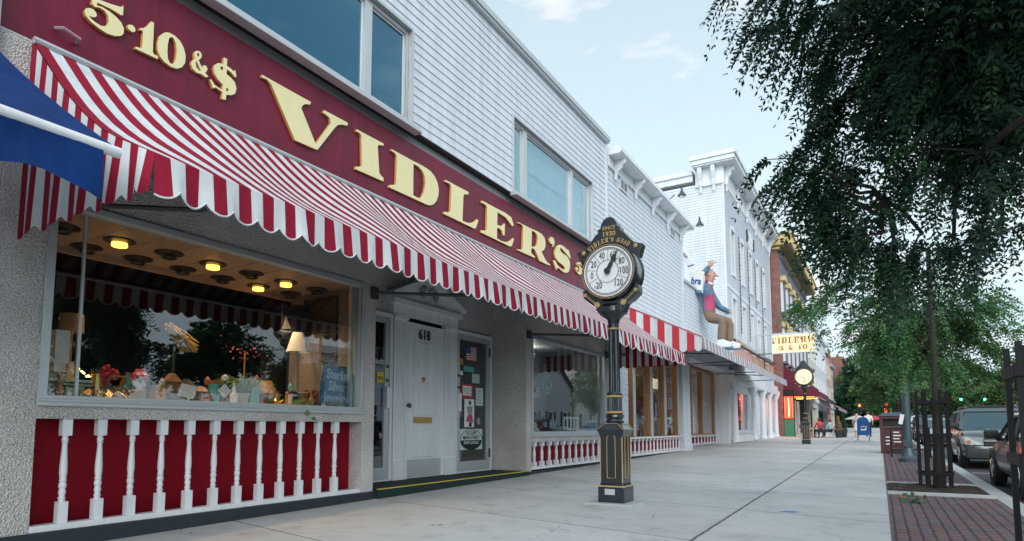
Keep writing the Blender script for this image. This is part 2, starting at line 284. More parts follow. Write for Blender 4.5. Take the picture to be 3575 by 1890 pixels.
# ------------------------------------------------------------------ mesh helpers
OFF = {}
def gz(y, x=0.0): return 0.0105 * y
class MB:
    def __init__(s): s.v = []; s.f = []; s.m = []
    def vert(s, p): s.v.append(tuple(p)); return len(s.v) - 1
    def face(s, pts, mi=0):
        i = len(s.v); s.v += [tuple(p) for p in pts]; s.f.append(tuple(range(i, i + len(pts)))); s.m.append(mi)
    def box(s, x0, x1, y0, y1, z0, z1, mi=0):
        if x0 > x1: x0, x1 = x1, x0
        if y0 > y1: y0, y1 = y1, y0
        if z0 > z1: z0, z1 = z1, z0
        i = len(s.v)
        s.v += [(x0, y0, z0), (x1, y0, z0), (x1, y1, z0), (x0, y1, z0), (x0, y0, z1), (x1, y0, z1), (x1, y1, z1), (x0, y1, z1)]
        for q in ((0, 3, 2, 1), (4, 5, 6, 7), (0, 1, 5, 4), (1, 2, 6, 5), (2, 3, 7, 6), (3, 0, 4, 7)):
            s.f.append(tuple(i + k for k in q)); s.m.append(mi)
        return s
    def obox(s, c, size, rot, mi=0):
        """box of size at centre c turned by euler rot"""
        mt = Matrix.Translation(Vector(c)) @ (rot if isinstance(rot, Matrix) else __import__('mathutils').Euler(rot).to_matrix().to_4x4())
        t = MB(); a, b, d = size; t.box(-a / 2, a / 2, -b / 2, b / 2, -d / 2, d / 2)
        s.add(t, mt, mi); return s
    def add(s, o, mt=None, mi=None):
        i = len(s.v)
        s.v += [tuple(mt @ Vector(p)) if mt else p for p in o.v]
        for f, m in zip(o.f, o.m): s.f.append(tuple(i + k for k in f)); s.m.append(m if mi is None else mi)
        return s
    def tube(s, path, r, seg=8, mi=0, cap=True):
        path = [Vector(p) for p in path]; n = len(path); rs = r if isinstance(r, (list, tuple)) else [r] * n
        i0 = len(s.v); up = Vector((0, 0, 1)); prev = None
        for k, p in enumerate(path):
            d = (path[min(k + 1, n - 1)] - path[max(k - 1, 0)]).normalized()
            if prev is None:
                a = d.cross(up); a = a.normalized() if a.length > 1e-3 else Vector((1, 0, 0))
            else:
                a = prev - d * prev.dot(d); a = a.normalized() if a.length > 1e-4 else Vector((1, 0, 0))
            prev = a; b = d.cross(a)
            for j in range(seg):
                t = 2 * math.pi * j / seg; s.v.append(tuple(p + (a * math.cos(t) + b * math.sin(t)) * rs[k]))
        for k in range(n - 1):
            for j in range(seg):
                a = i0 + k * seg + j; b = i0 + k * seg + (j + 1) % seg
                s.f.append((a, b, b + seg, a + seg)); s.m.append(mi)
        if cap:
            s.f.append(tuple(i0 + j for j in range(seg))[::-1]); s.m.append(mi)
            s.f.append(tuple(i0 + (n - 1) * seg + j for j in range(seg))); s.m.append(mi)
        return s
    def lathe(s, prof, c=(0, 0, 0), seg=20, mi=0, axis='z', cap=True, flute=0.0, nf=0):
        """prof: list of (radius, height)"""
        i0 = len(s.v); c = Vector(c)
        for r, h in prof:
            for j in range(seg):
                t = 2 * math.pi * (j + 0.5) / seg
                rr = r * (1 - (flute if (nf and j % 2) else 0))
                p = Vector((rr * math.cos(t), rr * math.sin(t), h))
                if axis == 'y': p = Vector((p.x, p.z, p.y))
                if axis == 'x': p = Vector((p.z, p.x, p.y))
                s.v.append(tuple(c + p))
        n = len(prof)
        for k in range(n - 1):
            for j in range(seg):
                a = i0 + k * seg + j; b = i0 + k * seg + (j + 1) % seg
                s.f.append((a, b, b + seg, a + seg)); s.m.append(mi)
        if cap:
            s.f.append(tuple(i0 + j for j in range(seg))[::-1]); s.m.append(mi)
            s.f.append(tuple(i0 + (n - 1) * seg + j for j in range(seg))); s.m.append(mi)
        return s
    def plate(s, loops, o, u, v, t, mi=0, side=None):
        """extrude 2D loops (first outer, then holes) along the normal u x v by t"""
        o, u, v = Vector(o), Vector(u), Vector(v); n = u.cross(v).normalized()
        side = mi if side is None else side
        flat = [p for l in loops for p in l]
        tris = tessellate_polygon([[Vector((a, b, 0)) for a, b in l] for l in loops])
        i0 = len(s.v)
        for k in (0, 1):
            for a, b in flat: s.v.append(tuple(o + u * a + v * b + n * (t * k)))
        N = len(flat)
        for tri in tris:
            a, b, c = tri
            pa, pb, pc = flat[a], flat[b], flat[c]
            if (pb[0] - pa[0]) * (pc[1] - pa[1]) - (pb[1] - pa[1]) * (pc[0] - pa[0]) < 0: a, c = c, a
            s.f.append((i0 + N + a, i0 + N + b, i0 + N + c)); s.m.append(mi)
            s.f.append((i0 + c, i0 + b, i0 + a)); s.m.append(side)
        q = 0
        for l in loops:
            for k in range(len(l)):
                a = i0 + q + k; b = i0 + q + (k + 1) % len(l)
                s.f.append((a, b, b + N, a + N)); s.m.append(side)
            q += len(l)
        return s
    def prism(s, poly, axis, a, b, mi=0):
        """polygon in the two other axes, extruded from a to b along axis ('x': (y,z), 'y': (x,z), 'z': (x,y))"""
        def P(p, h):
            return {'x': (h, p[0], p[1]), 'y': (p[0], h, p[1]), 'z': (p[0], p[1], h)}[axis]
        n = len(poly); i = len(s.v)
        s.v += [P(p, a) for p in poly] + [P(p, b) for p in poly]
        s.f.append(tuple(range(i, i + n))[::-1]); s.m.append(mi); s.f.append(tuple(range(i + n, i + 2 * n))); s.m.append(mi)
        for k in range(n):
            s.f.append((i + k, i + (k + 1) % n, i + n + (k + 1) % n, i + n + k)); s.m.append(mi)
        return s
    def build(s, name, mats, parent=None, smooth=False, bevel=0.0, fix=True):
        off = OFF.get(parent.name, Vector()) if parent else Vector()
        me = bpy.data.meshes.new(name)
        me.from_pydata([(p[0] - off.x, p[1] - off.y, p[2] - off.z) for p in s.v], [], s.f)
        ml = mats if isinstance(mats, (list, tuple)) else [mats]
        for k in ml: me.materials.append(M[k] if isinstance(k, str) else k)
        me.polygons.foreach_set('material_index', s.m)
        if fix or bevel:
            bm = bmesh.new(); bm.from_mesh(me)
            bmesh.ops.remove_doubles(bm, verts=bm.verts, dist=1e-5) if fix else None
            bmesh.ops.recalc_face_normals(bm, faces=bm.faces)
            if bevel:
                es = [e_ for e_ in bm.edges if len(e_.link_faces) == 2 and e_.calc_face_angle(0) > 0.6]
                bmesh.ops.bevel(bm, geom=es, offset=bevel, segments=2, affect='EDGES', profile=0.6, clamp_overlap=True)
            bm.to_mesh(me); bm.free()
        if smooth:
            me.polygons.foreach_set('use_smooth', [True] * len(me.polygons))
            try: me.set_sharp_from_angle(angle=R(38))
            except Exception: pass
        o = bpy.data.objects.new(name, me); COL.objects.link(o)
        if parent: o.parent = parent; OFF[o.name] = off
        else: OFF[o.name] = Vector()
        return o
def tag(o, label=None, cat=None, group=None, kind=None):
    if label: o['label'] = label
    if cat: o['category'] = cat
    if group: o['group'] = group
    if kind: o['kind'] = kind
    return o
def thing(name, label, cat, loc=(0, 0, 0), group=None):
    o = bpy.data.objects.new(name, None); COL.objects.link(o); o.location = loc; o.empty_display_size = 0.2
    OFF[o.name] = Vector(loc); return tag(o, label, cat, group)
def copy_tree(o, parent=None):
    c = o.copy(); COL.objects.link(c); OFF[c.name] = OFF.get(o.name, Vector())
    if parent: c.parent = parent
    for ch in list(o.children): copy_tree(ch, c)
    return c
def struct(name, mb, mats, **k): return tag(mb.build(name, mats, **k), kind='structure')
def stripes(mb, y0, y1, fn, per=0.23, rows=8, sub=2, mis=(0, 1), start=0):
    """striped cloth: fn(y, t) -> point, t running 0..1 across the cloth"""
    n = max(1, round((y1 - y0) / (per / 2))); w = (y1 - y0) / n
    for k in range(n):
        for q in range(sub):
            a = y0 + w * (k + q / sub); b = y0 + w * (k + (q + 1) / sub)
            for r_ in range(rows):
                t0, t1 = r_ / rows, (r_ + 1) / rows
                mb.face([fn(a, t0), fn(b, t0), fn(b, t1), fn(a, t1)], mis[(k + start) % 2])
_font = {}
def text_mesh(txt, size, depth=0.0, xs=1.0, align='CENTER', bold=0.0, mat='black_text', name='lettering', parent=None, o=(0, 0, 0), u=(0, 1, 0), v=(0, 0, 1), mb=None):
    """lettering from the built-in font as a mesh lying in plane (u, v) at o"""
    c = bpy.data.curves.new('txt', 'FONT'); c.body = txt; c.size = size; c.align_x = align; c.align_y = 'CENTER'; c.extrude = depth / 2
    c.offset = bold; c.resolution_u = 2; c.space_line = 0.95
    ob = bpy.data.objects.new('txt', c); COL.objects.link(ob)
    dg = bpy.context.evaluated_depsgraph_get(); me = bpy.data.meshes.new_from_object(ob.evaluated_get(dg))
    bpy.data.objects.remove(ob); bpy.data.curves.remove(c)
    O, U, V = Vector(o), Vector(u).normalized(), Vector(v).normalized(); N = U.cross(V)
    t = MB(); t.v = [tuple(O + U * p.co.x * xs + V * p.co.y + N * p.co.z) for p in me.vertices]
    t.f = [tuple(p.vertices) for p in me.polygons]; t.m = [0] * len(t.f); bpy.data.meshes.remove(me)
    if mb is not None: mb.add(t); return mb
    return t.build(name, mat, parent, fix=False)
# outlines of the sign letters as (along the wall, height)
GLYPHS = {'V': [[(4.93,5.746),(5.737,5.756),(5.728,5.714),(5.637,5.679),(5.592,5.634),(5.575,5.588),(5.841,5.187),(5.845,5.188),(6.112,5.613),(6.09,5.676),(6.029,5.696),(5.964,5.701),(5.982,5.75),(6.448,5.762),(6.437,5.712),(6.338,5.688),(6.245,5.639),(6.185,5.565),(5.882,5.114),(5.844,5.106),(5.486,5.089),(5.079,5.684),(5.012,5.722),(4.932,5.71)]],'I': [[(6.629,5.741),(7.228,5.757),(7.234,5.723),(7.119,5.69),(7.096,5.653),(7.144,5.236),(7.18,5.207),(7.242,5.185),(7.244,5.129),(6.625,5.104),(6.628,5.147),(6.723,5.174),(6.757,5.212),(6.732,5.675),(6.697,5.707),(6.626,5.705)]],'D': [[(7.416,5.741),(7.965,5.749),(8.139,5.758),(8.307,5.759),(8.454,5.743),(8.568,5.696),(8.658,5.607),(8.698,5.492),(8.688,5.375),(8.638,5.262),(8.564,5.174),(8.465,5.118),(8.355,5.099),(7.38,5.077),(7.389,5.119),(7.504,5.159),(7.545,5.2),(7.552,5.668),(7.512,5.705),(7.417,5.714)],[(7.981,5.706),(8.116,5.703),(8.224,5.665),(8.291,5.587),(8.312,5.469),(8.279,5.316),(8.221,5.204),(8.151,5.142),(7.984,5.144)]],'L': [[(8.89,5.742),(9.647,5.761),(9.638,5.709),(9.515,5.677),(9.472,5.628),(9.449,5.131),(9.58,5.13),(9.712,5.16),(9.846,5.226),(9.953,5.31),(9.993,5.296),(9.909,5.109),(9.848,5.087),(8.86,5.082),(8.877,5.131),(9.005,5.154),(9.058,5.2),(9.08,5.663),(9.038,5.716),(8.891,5.705)]],'E': [[(10.121,5.745),(10.731,5.757),(11.011,5.768),(11.283,5.746),(11.383,5.6),(11.32,5.554),(11.209,5.609),(11.047,5.675),(10.714,5.686),(10.698,5.412),(10.818,5.419),(10.923,5.458),(10.983,5.523),(11.011,5.521),(11.004,5.264),(10.948,5.249),(10.889,5.335),(10.801,5.358),(10.699,5.347),(10.693,5.118),(10.871,5.106),(11.048,5.13),(11.209,5.196),(11.356,5.303),(11.394,5.284),(11.302,5.102),(11.192,5.078),(10.095,5.077),(10.11,5.13),(10.253,5.148),(10.301,5.197),(10.314,5.662),(10.249,5.705),(10.112,5.697)]],'R': [[(11.582,5.726),(12.184,5.747),(12.49,5.77),(12.71,5.76),(12.846,5.703),(12.894,5.621),(12.881,5.498),(12.817,5.411),(12.681,5.329),(12.877,5.183),(12.991,5.139),(13.131,5.129),(13.118,5.097),(12.978,5.082),(12.582,5.083),(12.45,5.202),(12.38,5.277),(12.298,5.302),(12.193,5.298),(12.169,5.189),(12.226,5.158),(12.367,5.124),(12.354,5.098),(11.548,5.078),(11.559,5.105),(11.687,5.119),(11.776,5.169),(11.81,5.668),(11.744,5.716),(11.581,5.702)],[(12.207,5.707),(12.324,5.717),(12.43,5.689),(12.489,5.63),(12.488,5.536),(12.452,5.445),(12.369,5.366),(12.298,5.342),(12.193,5.332)]],"'": [[(13.191,5.827),(13.283,5.839),(13.349,5.809),(13.375,5.735),(13.347,5.655),(13.293,5.598),(13.254,5.607),(13.281,5.662),(13.189,5.65),(13.112,5.672),(13.086,5.719),(13.113,5.781)]],'S': [[(13.672,5.758),(13.811,5.775),(13.98,5.762),(14.079,5.73),(14.166,5.759),(14.309,5.576),(14.264,5.541),(14.106,5.597),(13.892,5.652),(13.74,5.695),(13.676,5.665),(13.697,5.609),(13.807,5.574),(14.062,5.561),(14.191,5.51),(14.262,5.418),(14.245,5.286),(14.169,5.168),(14.04,5.113),(13.856,5.092),(13.663,5.129),(13.527,5.142),(13.499,5.081),(13.459,5.072),(13.288,5.251),(13.369,5.288),(13.435,5.274),(13.528,5.197),(13.705,5.164),(13.857,5.155),(13.941,5.18),(13.956,5.233),(13.83,5.267),(13.583,5.296),(13.422,5.356),(13.371,5.453),(13.399,5.558),(13.508,5.685)]],'5': [[(2.92,5.509),(2.936,5.545),(3.098,5.578),(3.19,5.604),(3.219,5.637),(3.218,5.527),(3.198,5.518),(3.104,5.526),(2.985,5.516),(2.965,5.512),(2.968,5.482),(3.012,5.495),(3.087,5.49),(3.149,5.473),(3.206,5.437),(3.235,5.385),(3.234,5.331),(3.209,5.291),(3.152,5.258),(3.077,5.241),(2.995,5.252),(2.921,5.276),(2.872,5.312),(2.858,5.346),(2.868,5.389),(2.899,5.413),(2.939,5.42),(2.965,5.398),(2.97,5.368),(2.953,5.344),(2.918,5.331),(2.899,5.335),(2.911,5.315),(2.956,5.296),(3.015,5.289),(3.052,5.306),(3.076,5.343),(3.084,5.381),(3.074,5.435),(3.043,5.467),(2.991,5.474),(2.948,5.455),(2.919,5.47)]],'.': [[(3.276,5.456),(3.314,5.476),(3.344,5.461),(3.352,5.431),(3.338,5.408),(3.31,5.398),(3.282,5.408),(3.268,5.43)]],'1': [[(3.509,5.632),(3.54,5.634),(3.543,5.294),(3.561,5.277),(3.602,5.279),(3.601,5.244),(3.363,5.234),(3.362,5.257),(3.407,5.267),(3.428,5.284),(3.43,5.463),(3.417,5.475),(3.397,5.468),(3.396,5.488),(3.428,5.506),(3.468,5.552)]],'0': [[(3.663,5.594),(3.715,5.62),(3.778,5.619),(3.843,5.59),(3.888,5.53),(3.913,5.45),(3.909,5.363),(3.876,5.294),(3.818,5.245),(3.751,5.233),(3.679,5.249),(3.625,5.285),(3.592,5.348),(3.586,5.426),(3.606,5.519)],[(3.735,5.584),(3.766,5.579),(3.792,5.537),(3.806,5.466),(3.803,5.381),(3.789,5.308),(3.763,5.272),(3.732,5.273),(3.71,5.312),(3.701,5.39),(3.702,5.474),(3.714,5.55)]],'&': [[(4.042,5.585),(4.08,5.598),(4.106,5.574),(4.101,5.528),(4.071,5.483),(4.118,5.407),(4.131,5.452),(4.165,5.465),(4.186,5.433),(4.168,5.384),(4.154,5.372),(4.2,5.348),(4.171,5.323),(4.102,5.33),(4.053,5.32),(4.005,5.338),(3.982,5.383),(3.986,5.428),(4.023,5.477),(4.011,5.522),(4.019,5.561)],[(4.052,5.569),(4.072,5.566),(4.078,5.54),(4.06,5.52),(4.046,5.536)],[(4.042,5.463),(4.105,5.366),(4.076,5.361),(4.046,5.388),(4.037,5.431)]],'$': [[(4.387,5.689),(4.434,5.693),(4.433,5.604),(4.479,5.601),(4.522,5.583),(4.548,5.608),(4.567,5.53),(4.552,5.517),(4.491,5.552),(4.432,5.562),(4.435,5.498),(4.494,5.483),(4.549,5.45),(4.574,5.381),(4.56,5.309),(4.513,5.266),(4.44,5.236),(4.435,5.166),(4.386,5.158),(4.387,5.245),(4.299,5.26),(4.266,5.234),(4.219,5.323),(4.241,5.329),(4.278,5.285),(4.386,5.269),(4.39,5.34),(4.32,5.375),(4.278,5.422),(4.26,5.481),(4.278,5.54),(4.321,5.583),(4.385,5.602)],[(4.359,5.558),(4.384,5.567),(4.384,5.512),(4.355,5.521),(4.346,5.542)],[(4.439,5.33),(4.464,5.322),(4.465,5.293),(4.439,5.28)]]}
# ------------------------------------------------------------------ ground
XF = -6.70                     # street wall of the shops
def sheet(name, x0, x1, y0, y1, dz, mat, nx=1, ny=1):
    m = MB()
    for j in range(ny):
        a = y0 + (y1 - y0) * j / ny; b = y0 + (y1 - y0) * (j + 1) / ny
        m.face([(x0, a, gz(a) + dz), (x1, a, gz(a) + dz), (x1, b, gz(b) + dz), (x0, b, gz(b) + dz)])
    return struct(name, m, mat)
m = MB(); m.face([(-420, -120, gz(-120) - .25), (420, -120, gz(-120) - .25), (420, 600, gz(600) - .25), (-420, 600, gz(600) - .25)])
pm('lawn', (0.05, 0.085, 0.03), 0.95, 0.3, 0.3); struct('ground', m, 'lawn')
sheet('sidewalk', -9.0, 0.05, -14, 112, 0.0, 'pavement')
sheet('paving_strip', 0.05, 1.42, -14, 100, 0.002, 'paver_brick')
m = MB(); m.prism([(1.42, -0.2), (1.66, -0.2), (1.66, -0.02), (1.64, 0.0), (1.42, 0.0)], 'y', -14, 112)
m.v = [(x, y, z + gz(y) + .004) for x, y, z in m.v]; struct('curb', m, 'curb_stone')
sheet('road', 1.5, 13.0, -14, 128, -0.15, 'asphalt')
sheet('cross_street', -60, 60, 112, 128, -0.146, 'asphalt')
m = MB(); m.prism([(12.86, -0.2), (13.1, -0.2), (13.1, 0.0), (12.88, 0.0), (12.86, -0.02)], 'y', -14, 112)
m.v = [(x, y, z + gz(y) + .004) for x, y, z in m.v]; struct('opposite_curb', m, 'curb_stone')
sheet('opposite_sidewalk', 13.1, 17.4, -14, 112, 0.0, 'pavement')
m = MB()
def rmark(x0, x1, y0, y1): m.face([(x0, y0, gz(y0) - .144), (x1, y0, gz(y0) - .144), (x1, y1, gz(y1) - .144), (x0, y1, gz(y1) - .144)])
for y in range(-6, 100, 6): rmark(1.9, 4.0, y + 0.85, y + 0.95)
for a in (7.1, 7.35): rmark(a, a + .1, -14, 108)
for y in range(-6, 100, 6): rmark(10.6, 12.7, y + .85, y + .95)
struct('road_marking', m, 'road_paint')
# tree pit in the paving, with kerb slabs either side
def tree_pit(y0, y1, label):
    t = thing('tree_pit', label, 'tree pit', (0.75, (y0 + y1) / 2, gz((y0 + y1) / 2)), 'planted openings in the brick paving')
    a = MB(); n = 16
    for i in range(n):
        for j in range(n):
            def P(u, v):
                x, y = 0.08 + (1.38 - 0.08) * u, y0 + (y1 - y0) * v
                return (x, y, gz(y) + .02 + .03 * math.sin(9 * x + 5 * y) * math.sin(7 * y - 3 * x) * (1 if 0 < u < 1 and 0 < v < 1 else .2))
            a.face([P(i / n, j / n), P((i + 1) / n, j / n), P((i + 1) / n, (j + 1) / n), P(i / n, (j + 1) / n)])
    a.build('soil', 'soil', t, smooth=True)
    for yy in (y0, y1):
        b = MB(); b.box(0.06, 1.41, yy - .06, yy + .06, gz(yy) - .05, gz(yy) + .045); b.build('edging', 'curb_stone', t, bevel=.01)
    return t
tree_pit(11.45, 13.25, 'dark soil tree bed in brick paving around the caged young tree')
tree_pit(3.9, 5.9, 'soil tree bed nearest the camera, under the cut-off black guard')

# ------------------------------------------------------------------ lap siding and windows
def lap(mb, y0, y1, z0, z1, x=XF, step=0.16, lip=0.026, holes=(), mi=0):
    """horizontal lap boards on the street wall between holes (y0, y1, z0, z1)"""
    z = z0
    while z < z1 - 1e-4:
        zt = min(z + step, z1)
        ys = sorted({y0, y1} | {h[k] for h in holes for k in (0, 1) if y0 < h[k] < y1})
        for a, b in zip(ys[:-1], ys[1:]):
            segs = [(z, zt)]
            for h in holes:
                if a >= h[0] - 1e-6 and b <= h[1] + 1e-6:
                    ns = []
                    for s0, s1 in segs:
                        if h[2] > s0: ns.append((s0, min(s1, h[2])))
                        if h[3] < s1: ns.append((max(s0, h[3]), s1))
                    segs = [q for q in ns if q[1] - q[0] > 1e-4]
            for s0, s1 in segs:
                def xo(zz): return x + lip * (1 - (zz - z) / step)
                mb.face([(xo(s0), a, s0), (xo(s0), b, s0), (xo(s1), b, s1), (xo(s1), a, s1)], mi)
                mb.face([(x, a, s0), (x, b, s0), (xo(s0), b, s0), (xo(s0), a, s0)], mi)
        z += step
def lap_side(mb, x0, x1, z0, z1, y, step=0.16, lip=0.024, mi=0):
    z = z0
    while z < z1 - 1e-4:
        zt = min(z + step, z1)
        mb.face([(x0, y - lip, z), (x1, y - lip, z), (x1, y, zt), (x0, y, zt)], mi)
        mb.face([(x0, y, z), (x1, y, z), (x1, y - lip, z), (x0, y - lip, z)], mi); z += step
def wall_with_holes(mb, y0, y1, z0, z1, xa, xb, holes, mi=0):
    """solid wall slab xa..xb in (y,z) with rectangular openings, built of butted boxes"""
    ys = sorted({y0, y1} | {h[k] for h in holes for k in (0, 1)}); zs = sorted({z0, z1} | {h[k] for h in holes for k in (2, 3)})
    for a, b in zip(ys[:-1], ys[1:]):
        run = None
        for c, d in zip(zs[:-1], zs[1:]):
            solid = y0 <= a and b <= y1 and z0 <= c and d <= z1 and not any(a >= h[0] - 1e-6 and b <= h[1] + 1e-6 and c >= h[2] - 1e-6 and d <= h[3] + 1e-6 for h in holes)
            if solid: run = (run[0], d) if run else (c, d)
            if not solid and run: mb.box(xa, xb, a, b, run[0], run[1], mi); run = None
        if run: mb.box(xa, xb, a, b, run[0], run[1], mi)
def frame_rect(mb, y0, y1, z0, z1, x0, x1, w, mi=0, wb=None):
    wb = wb or w
    mb.box(x0, x1, y0, y0 + w, z0, z1, mi); mb.box(x0, x1, y1 - w, y1, z0, z1, mi)
    mb.box(x0, x1, y0 + w, y1 - w, z1 - w, z1, mi); mb.box(x0, x1, y0 + w, y1 - w, z0, z0 + wb, mi)
def baluster_profile(mb, y, z0, z1, w, x, k=1.0):
    """turned baluster with square ends"""
    h = z1 - z0; a = w / 2
    mb.box(x - a, x + a, y - a, y + a, z0, z0 + .20 * h); mb.box(x - a, x + a, y - a, y + a, z1 - .165 * h, z1)
    pr = [(.80, .2), (.62, .215), (.80, .235), (.60, .25), (.62, .265), (.78, .285), (.72, .30), (.60, .325), (.82, .34), (.80, .37), (.62, .385), (.80, .40), (.66, .42),
          (.82, .48), (.80, .54), (.62, .66), (.52, .74), (.52, .76), (.72, .77), (.58, .78), (.74, .80), (.55, .815), (.58, .825), (.72, .835)]
    mb.lathe([(a * r, z0 + t * h) for r, t in pr], (x, y, 0), 12, cap=False)

# ------------------------------------------------------------------ 1. the variety store
store = thing('store_building', 'long white sided shop with stucco front, balustraded display windows and wide upstairs windows', 'shop', (XF, 9.5, gz(9.5)))
# stucco ground floor
ws = MB()
wall_with_holes(ws, 2.15, 7.09, 0.19, 4.79, -7.02, XF, [(2.65, 6.83, 0.19, 1.24), (2.65, 6.83, 1.36, 3.36)])
wall_with_holes(ws, 11.87, 16.6, 0.19, 4.79, -7.02, XF, [(12.1, 16.45, 0.19, 0.83), (12.1, 16.45, 0.95, 3.25)])
ws.box(-7.62, -7.02, 6.95, 7.09, 0.19, 4.79); ws.box(-7.62, -7.02, 11.87, 12.0, 0.19, 4.79)
wall_with_holes(ws, 7.09, 11.87, 0.19, 4.79, -7.75, -7.6, [(7.3, 8.44, 0.19, 3.22), (8.44, 10.36, 0.19, 3.3), (10.36, 11.78, 0.19, 3.26)])
ws.box(-7.6, XF + .0, 7.09, 11.87, 4.74, 4.79)
ws.build('stucco_wall', 'stucco', store)
for y0_, y1_ in ((2.15, 7.12), (11.84, 16.6)): b = MB(); b.box(-7.1, -6.655, y0_, y1_, -.3, 0.19); b.build('base_plinth', 'base_black', store, bevel=.008)
b = MB(); b.box(-7.6, -6.60, 7.12, 11.84, -.3, 0.215); b.build('entry_step', 'green_mat', store, bevel=.01)
b = MB(); b.box(-6.66, -6.594, 7.13, 11.83, 0.212, 0.222); b.build('step_edge_line', 'yellow_line', store)
# upper storey
W1 = (3.3, 7.83, 6.33, 8.02); W2 = (11.3, 15.63, 6.30, 8.03)
u = MB(); lap(u, 2.2, 16.75, 6.27, 9.64, XF, 0.16, 0.017, [W1, W2])
u.box(XF - .02, XF + .05, 2.2, 2.34, 6.27, 9.64); u.box(XF - .02, XF + .045, 16.66, 16.78, 4.79, 9.64)
u.build('siding', 'white_siding', store)
u = MB(); wall_with_holes(u, 2.2, 16.7, 4.8, 9.64, -7.05, XF - .14, [W1, W2]); u.box(-16, -7.05, 16.55, 16.7, -.2, 9.6); u.box(-16, -7.05, 2.2, 2.35, -.2, 9.6)
u.box(-16, -15.9, 2.35, 16.55, -.2, 9.6); u.build('rear_wall', 'neutral_grey', store)
u = MB(); u.box(-16, XF + .10, 2.1, 16.80, 9.64, 9.70); u.box(-7.1, XF + .13, 2.1, 16.82, 9.70, 9.83); u.build('roof_coping', 'alu', store, bevel=.006)
u = MB(); u.box(-7.0, -6.86, 2.2, 16.62, 6.06, 6.26); u.box(-6.86, XF - .01, 2.2, 16.62, 6.245, 6.262); u.build('black_flashing', 'black_text', store)  # black recessed strip, coloured to stand for the shade under the siding overhang
for y0_, y1_ in ((3.16, 7.97), (11.17, 15.78)):
    u = MB(); u.box(XF, XF + .17, y0_, y1_, 6.19, 6.235); u.box(XF, XF + .13, y0_, y1_, 6.235, 6.30); u.build('window_ledge', 'alu', store, bevel=.008)
def upper_window(parent, y0, y1, z0, z1, mulls, name='upstairs_window', gm='upper_glass'):
    f = MB(); frame_rect(f, y0, y1, z0, z1, XF - .13, XF - .05, .07)
    f.box(XF - .05, XF + .035, y0 - .05, y0, z0 - .02, z1 + .05); f.box(XF - .05, XF + .035, y1, y1 + .05, z0 - .02, z1 + .05)
    f.box(XF - .05, XF + .035, y0, y1, z1, z1 + .05); f.box(XF - .05, XF + .10, y0, y1, z0 - .06, z0)
    for a, b_ in mulls: f.box(XF - .14, XF - .04, a, b_, z0 + .07, z1 - .07)
    w = f.build(name, 'alu', parent, bevel=.006)
    edges = [y0 + .07] + [q for ab in mulls for q in ab] + [y1 - .07]
    for a, b_ in zip(edges[::2], edges[1::2]):
        g = MB(); g.box(XF - .115, XF - .105, a, b_, z0 + .07, z1 - .07); g.build('pane', gm, w)
        s = MB(); frame_rect(s, a, b_, z0 + .07, z1 - .07, XF - .12, XF - .095, .03); s.build('sash', 'white_paint', w)
    bl = MB(); bl.box(XF - .30, XF - .29, y0, y1, z1 - .75, z1); bl.build('blind', 'white_canvas', w)
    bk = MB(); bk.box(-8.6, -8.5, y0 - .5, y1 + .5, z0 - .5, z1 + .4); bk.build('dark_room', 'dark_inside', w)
    return w
upper_window(store, *W1, [(4.21, 4.37), (6.77, 6.93)]); w2_ = upper_window(store, *W2, [(11.83, 12.0), (14.35, 14.5)], gm='curtained_glass')
bl = MB(); bl.box(XF - .36, XF - .35, 11.3, 15.6, 6.33, 8.0); bl.build('curtain', 'white_canvas', w2_)  # pale sheet added behind these panes to stand in for reflected sky
# shop window 1
def shop_window(parent, y0, y1, z0, z1, sill=.10, fw=.07, joints=()):
    f = MB(); frame_rect(f, y0, y1, z0, z1, XF - .10, XF + .02, fw, wb=sill)
    f.box(XF + .02, XF + .05, y0, y1, z0, z0 + .035); f.box(XF + .02, XF + .035, y0 + .02, y1 - .02, z0 + .035, z0 + .065)
    f.box(XF - .16, XF - .10, y1 - .16, y1 - .1, z0, z1)
    w = f.build('shop_window', 'alu', parent, bevel=.005)
    g = MB(); g.box(XF - .055, XF - .045, y0 + fw, y1 - fw, z0 + sill, z1 - fw); g.build('pane', 'shop_glass', w)
    for j in joints:
        q = MB(); q.box(XF - .065, XF - .035, j - .012, j + .012, z0 + sill, z1 - fw); q.build('glazing_bar', 'alu', w)
    return w
shop_window(store, 2.65, 6.83, 1.36, 3.36, joints=(2.99,))
shop_window(store, 12.1, 16.45, 0.95, 3.25, sill=.12)
# balustrades below the shop windows
def balustrade(parent, y0, y1, z0, z1, ys, w, x, backx, rail=.06, label=None, mat='red_panel'):
    r = MB(); r.box(x - .06, x + .07, y0, y1, z0, z0 + rail)
    if label: r.box(x - .06, x + .07, y0, y1, z1 - rail, z1)
    o = r.build('balustrade', 'white_paint', parent, bevel=.006)
    p = MB(); p.box(backx - .05, backx, y0, y1, z0 - .1, z1 + .02); p.build('red_panel', mat, o)
    zt = z1 - (rail if label else 0)
    for y in ys:
        q = MB(); baluster_profile(q, y, z0 + rail, zt, w, x); q.build('baluster', 'white_paint', o, smooth=True)
    return o
balustrade(store, 2.65, 6.83, 0.19, 1.24, [2.93 + .3127 * k for k in range(12)], .083, XF - .07, -6.95)
balustrade(store, 12.1, 16.45, 0.22, 0.83, [12.33 + .372 * k for k in range(12)], .10, XF - .06, -6.9)
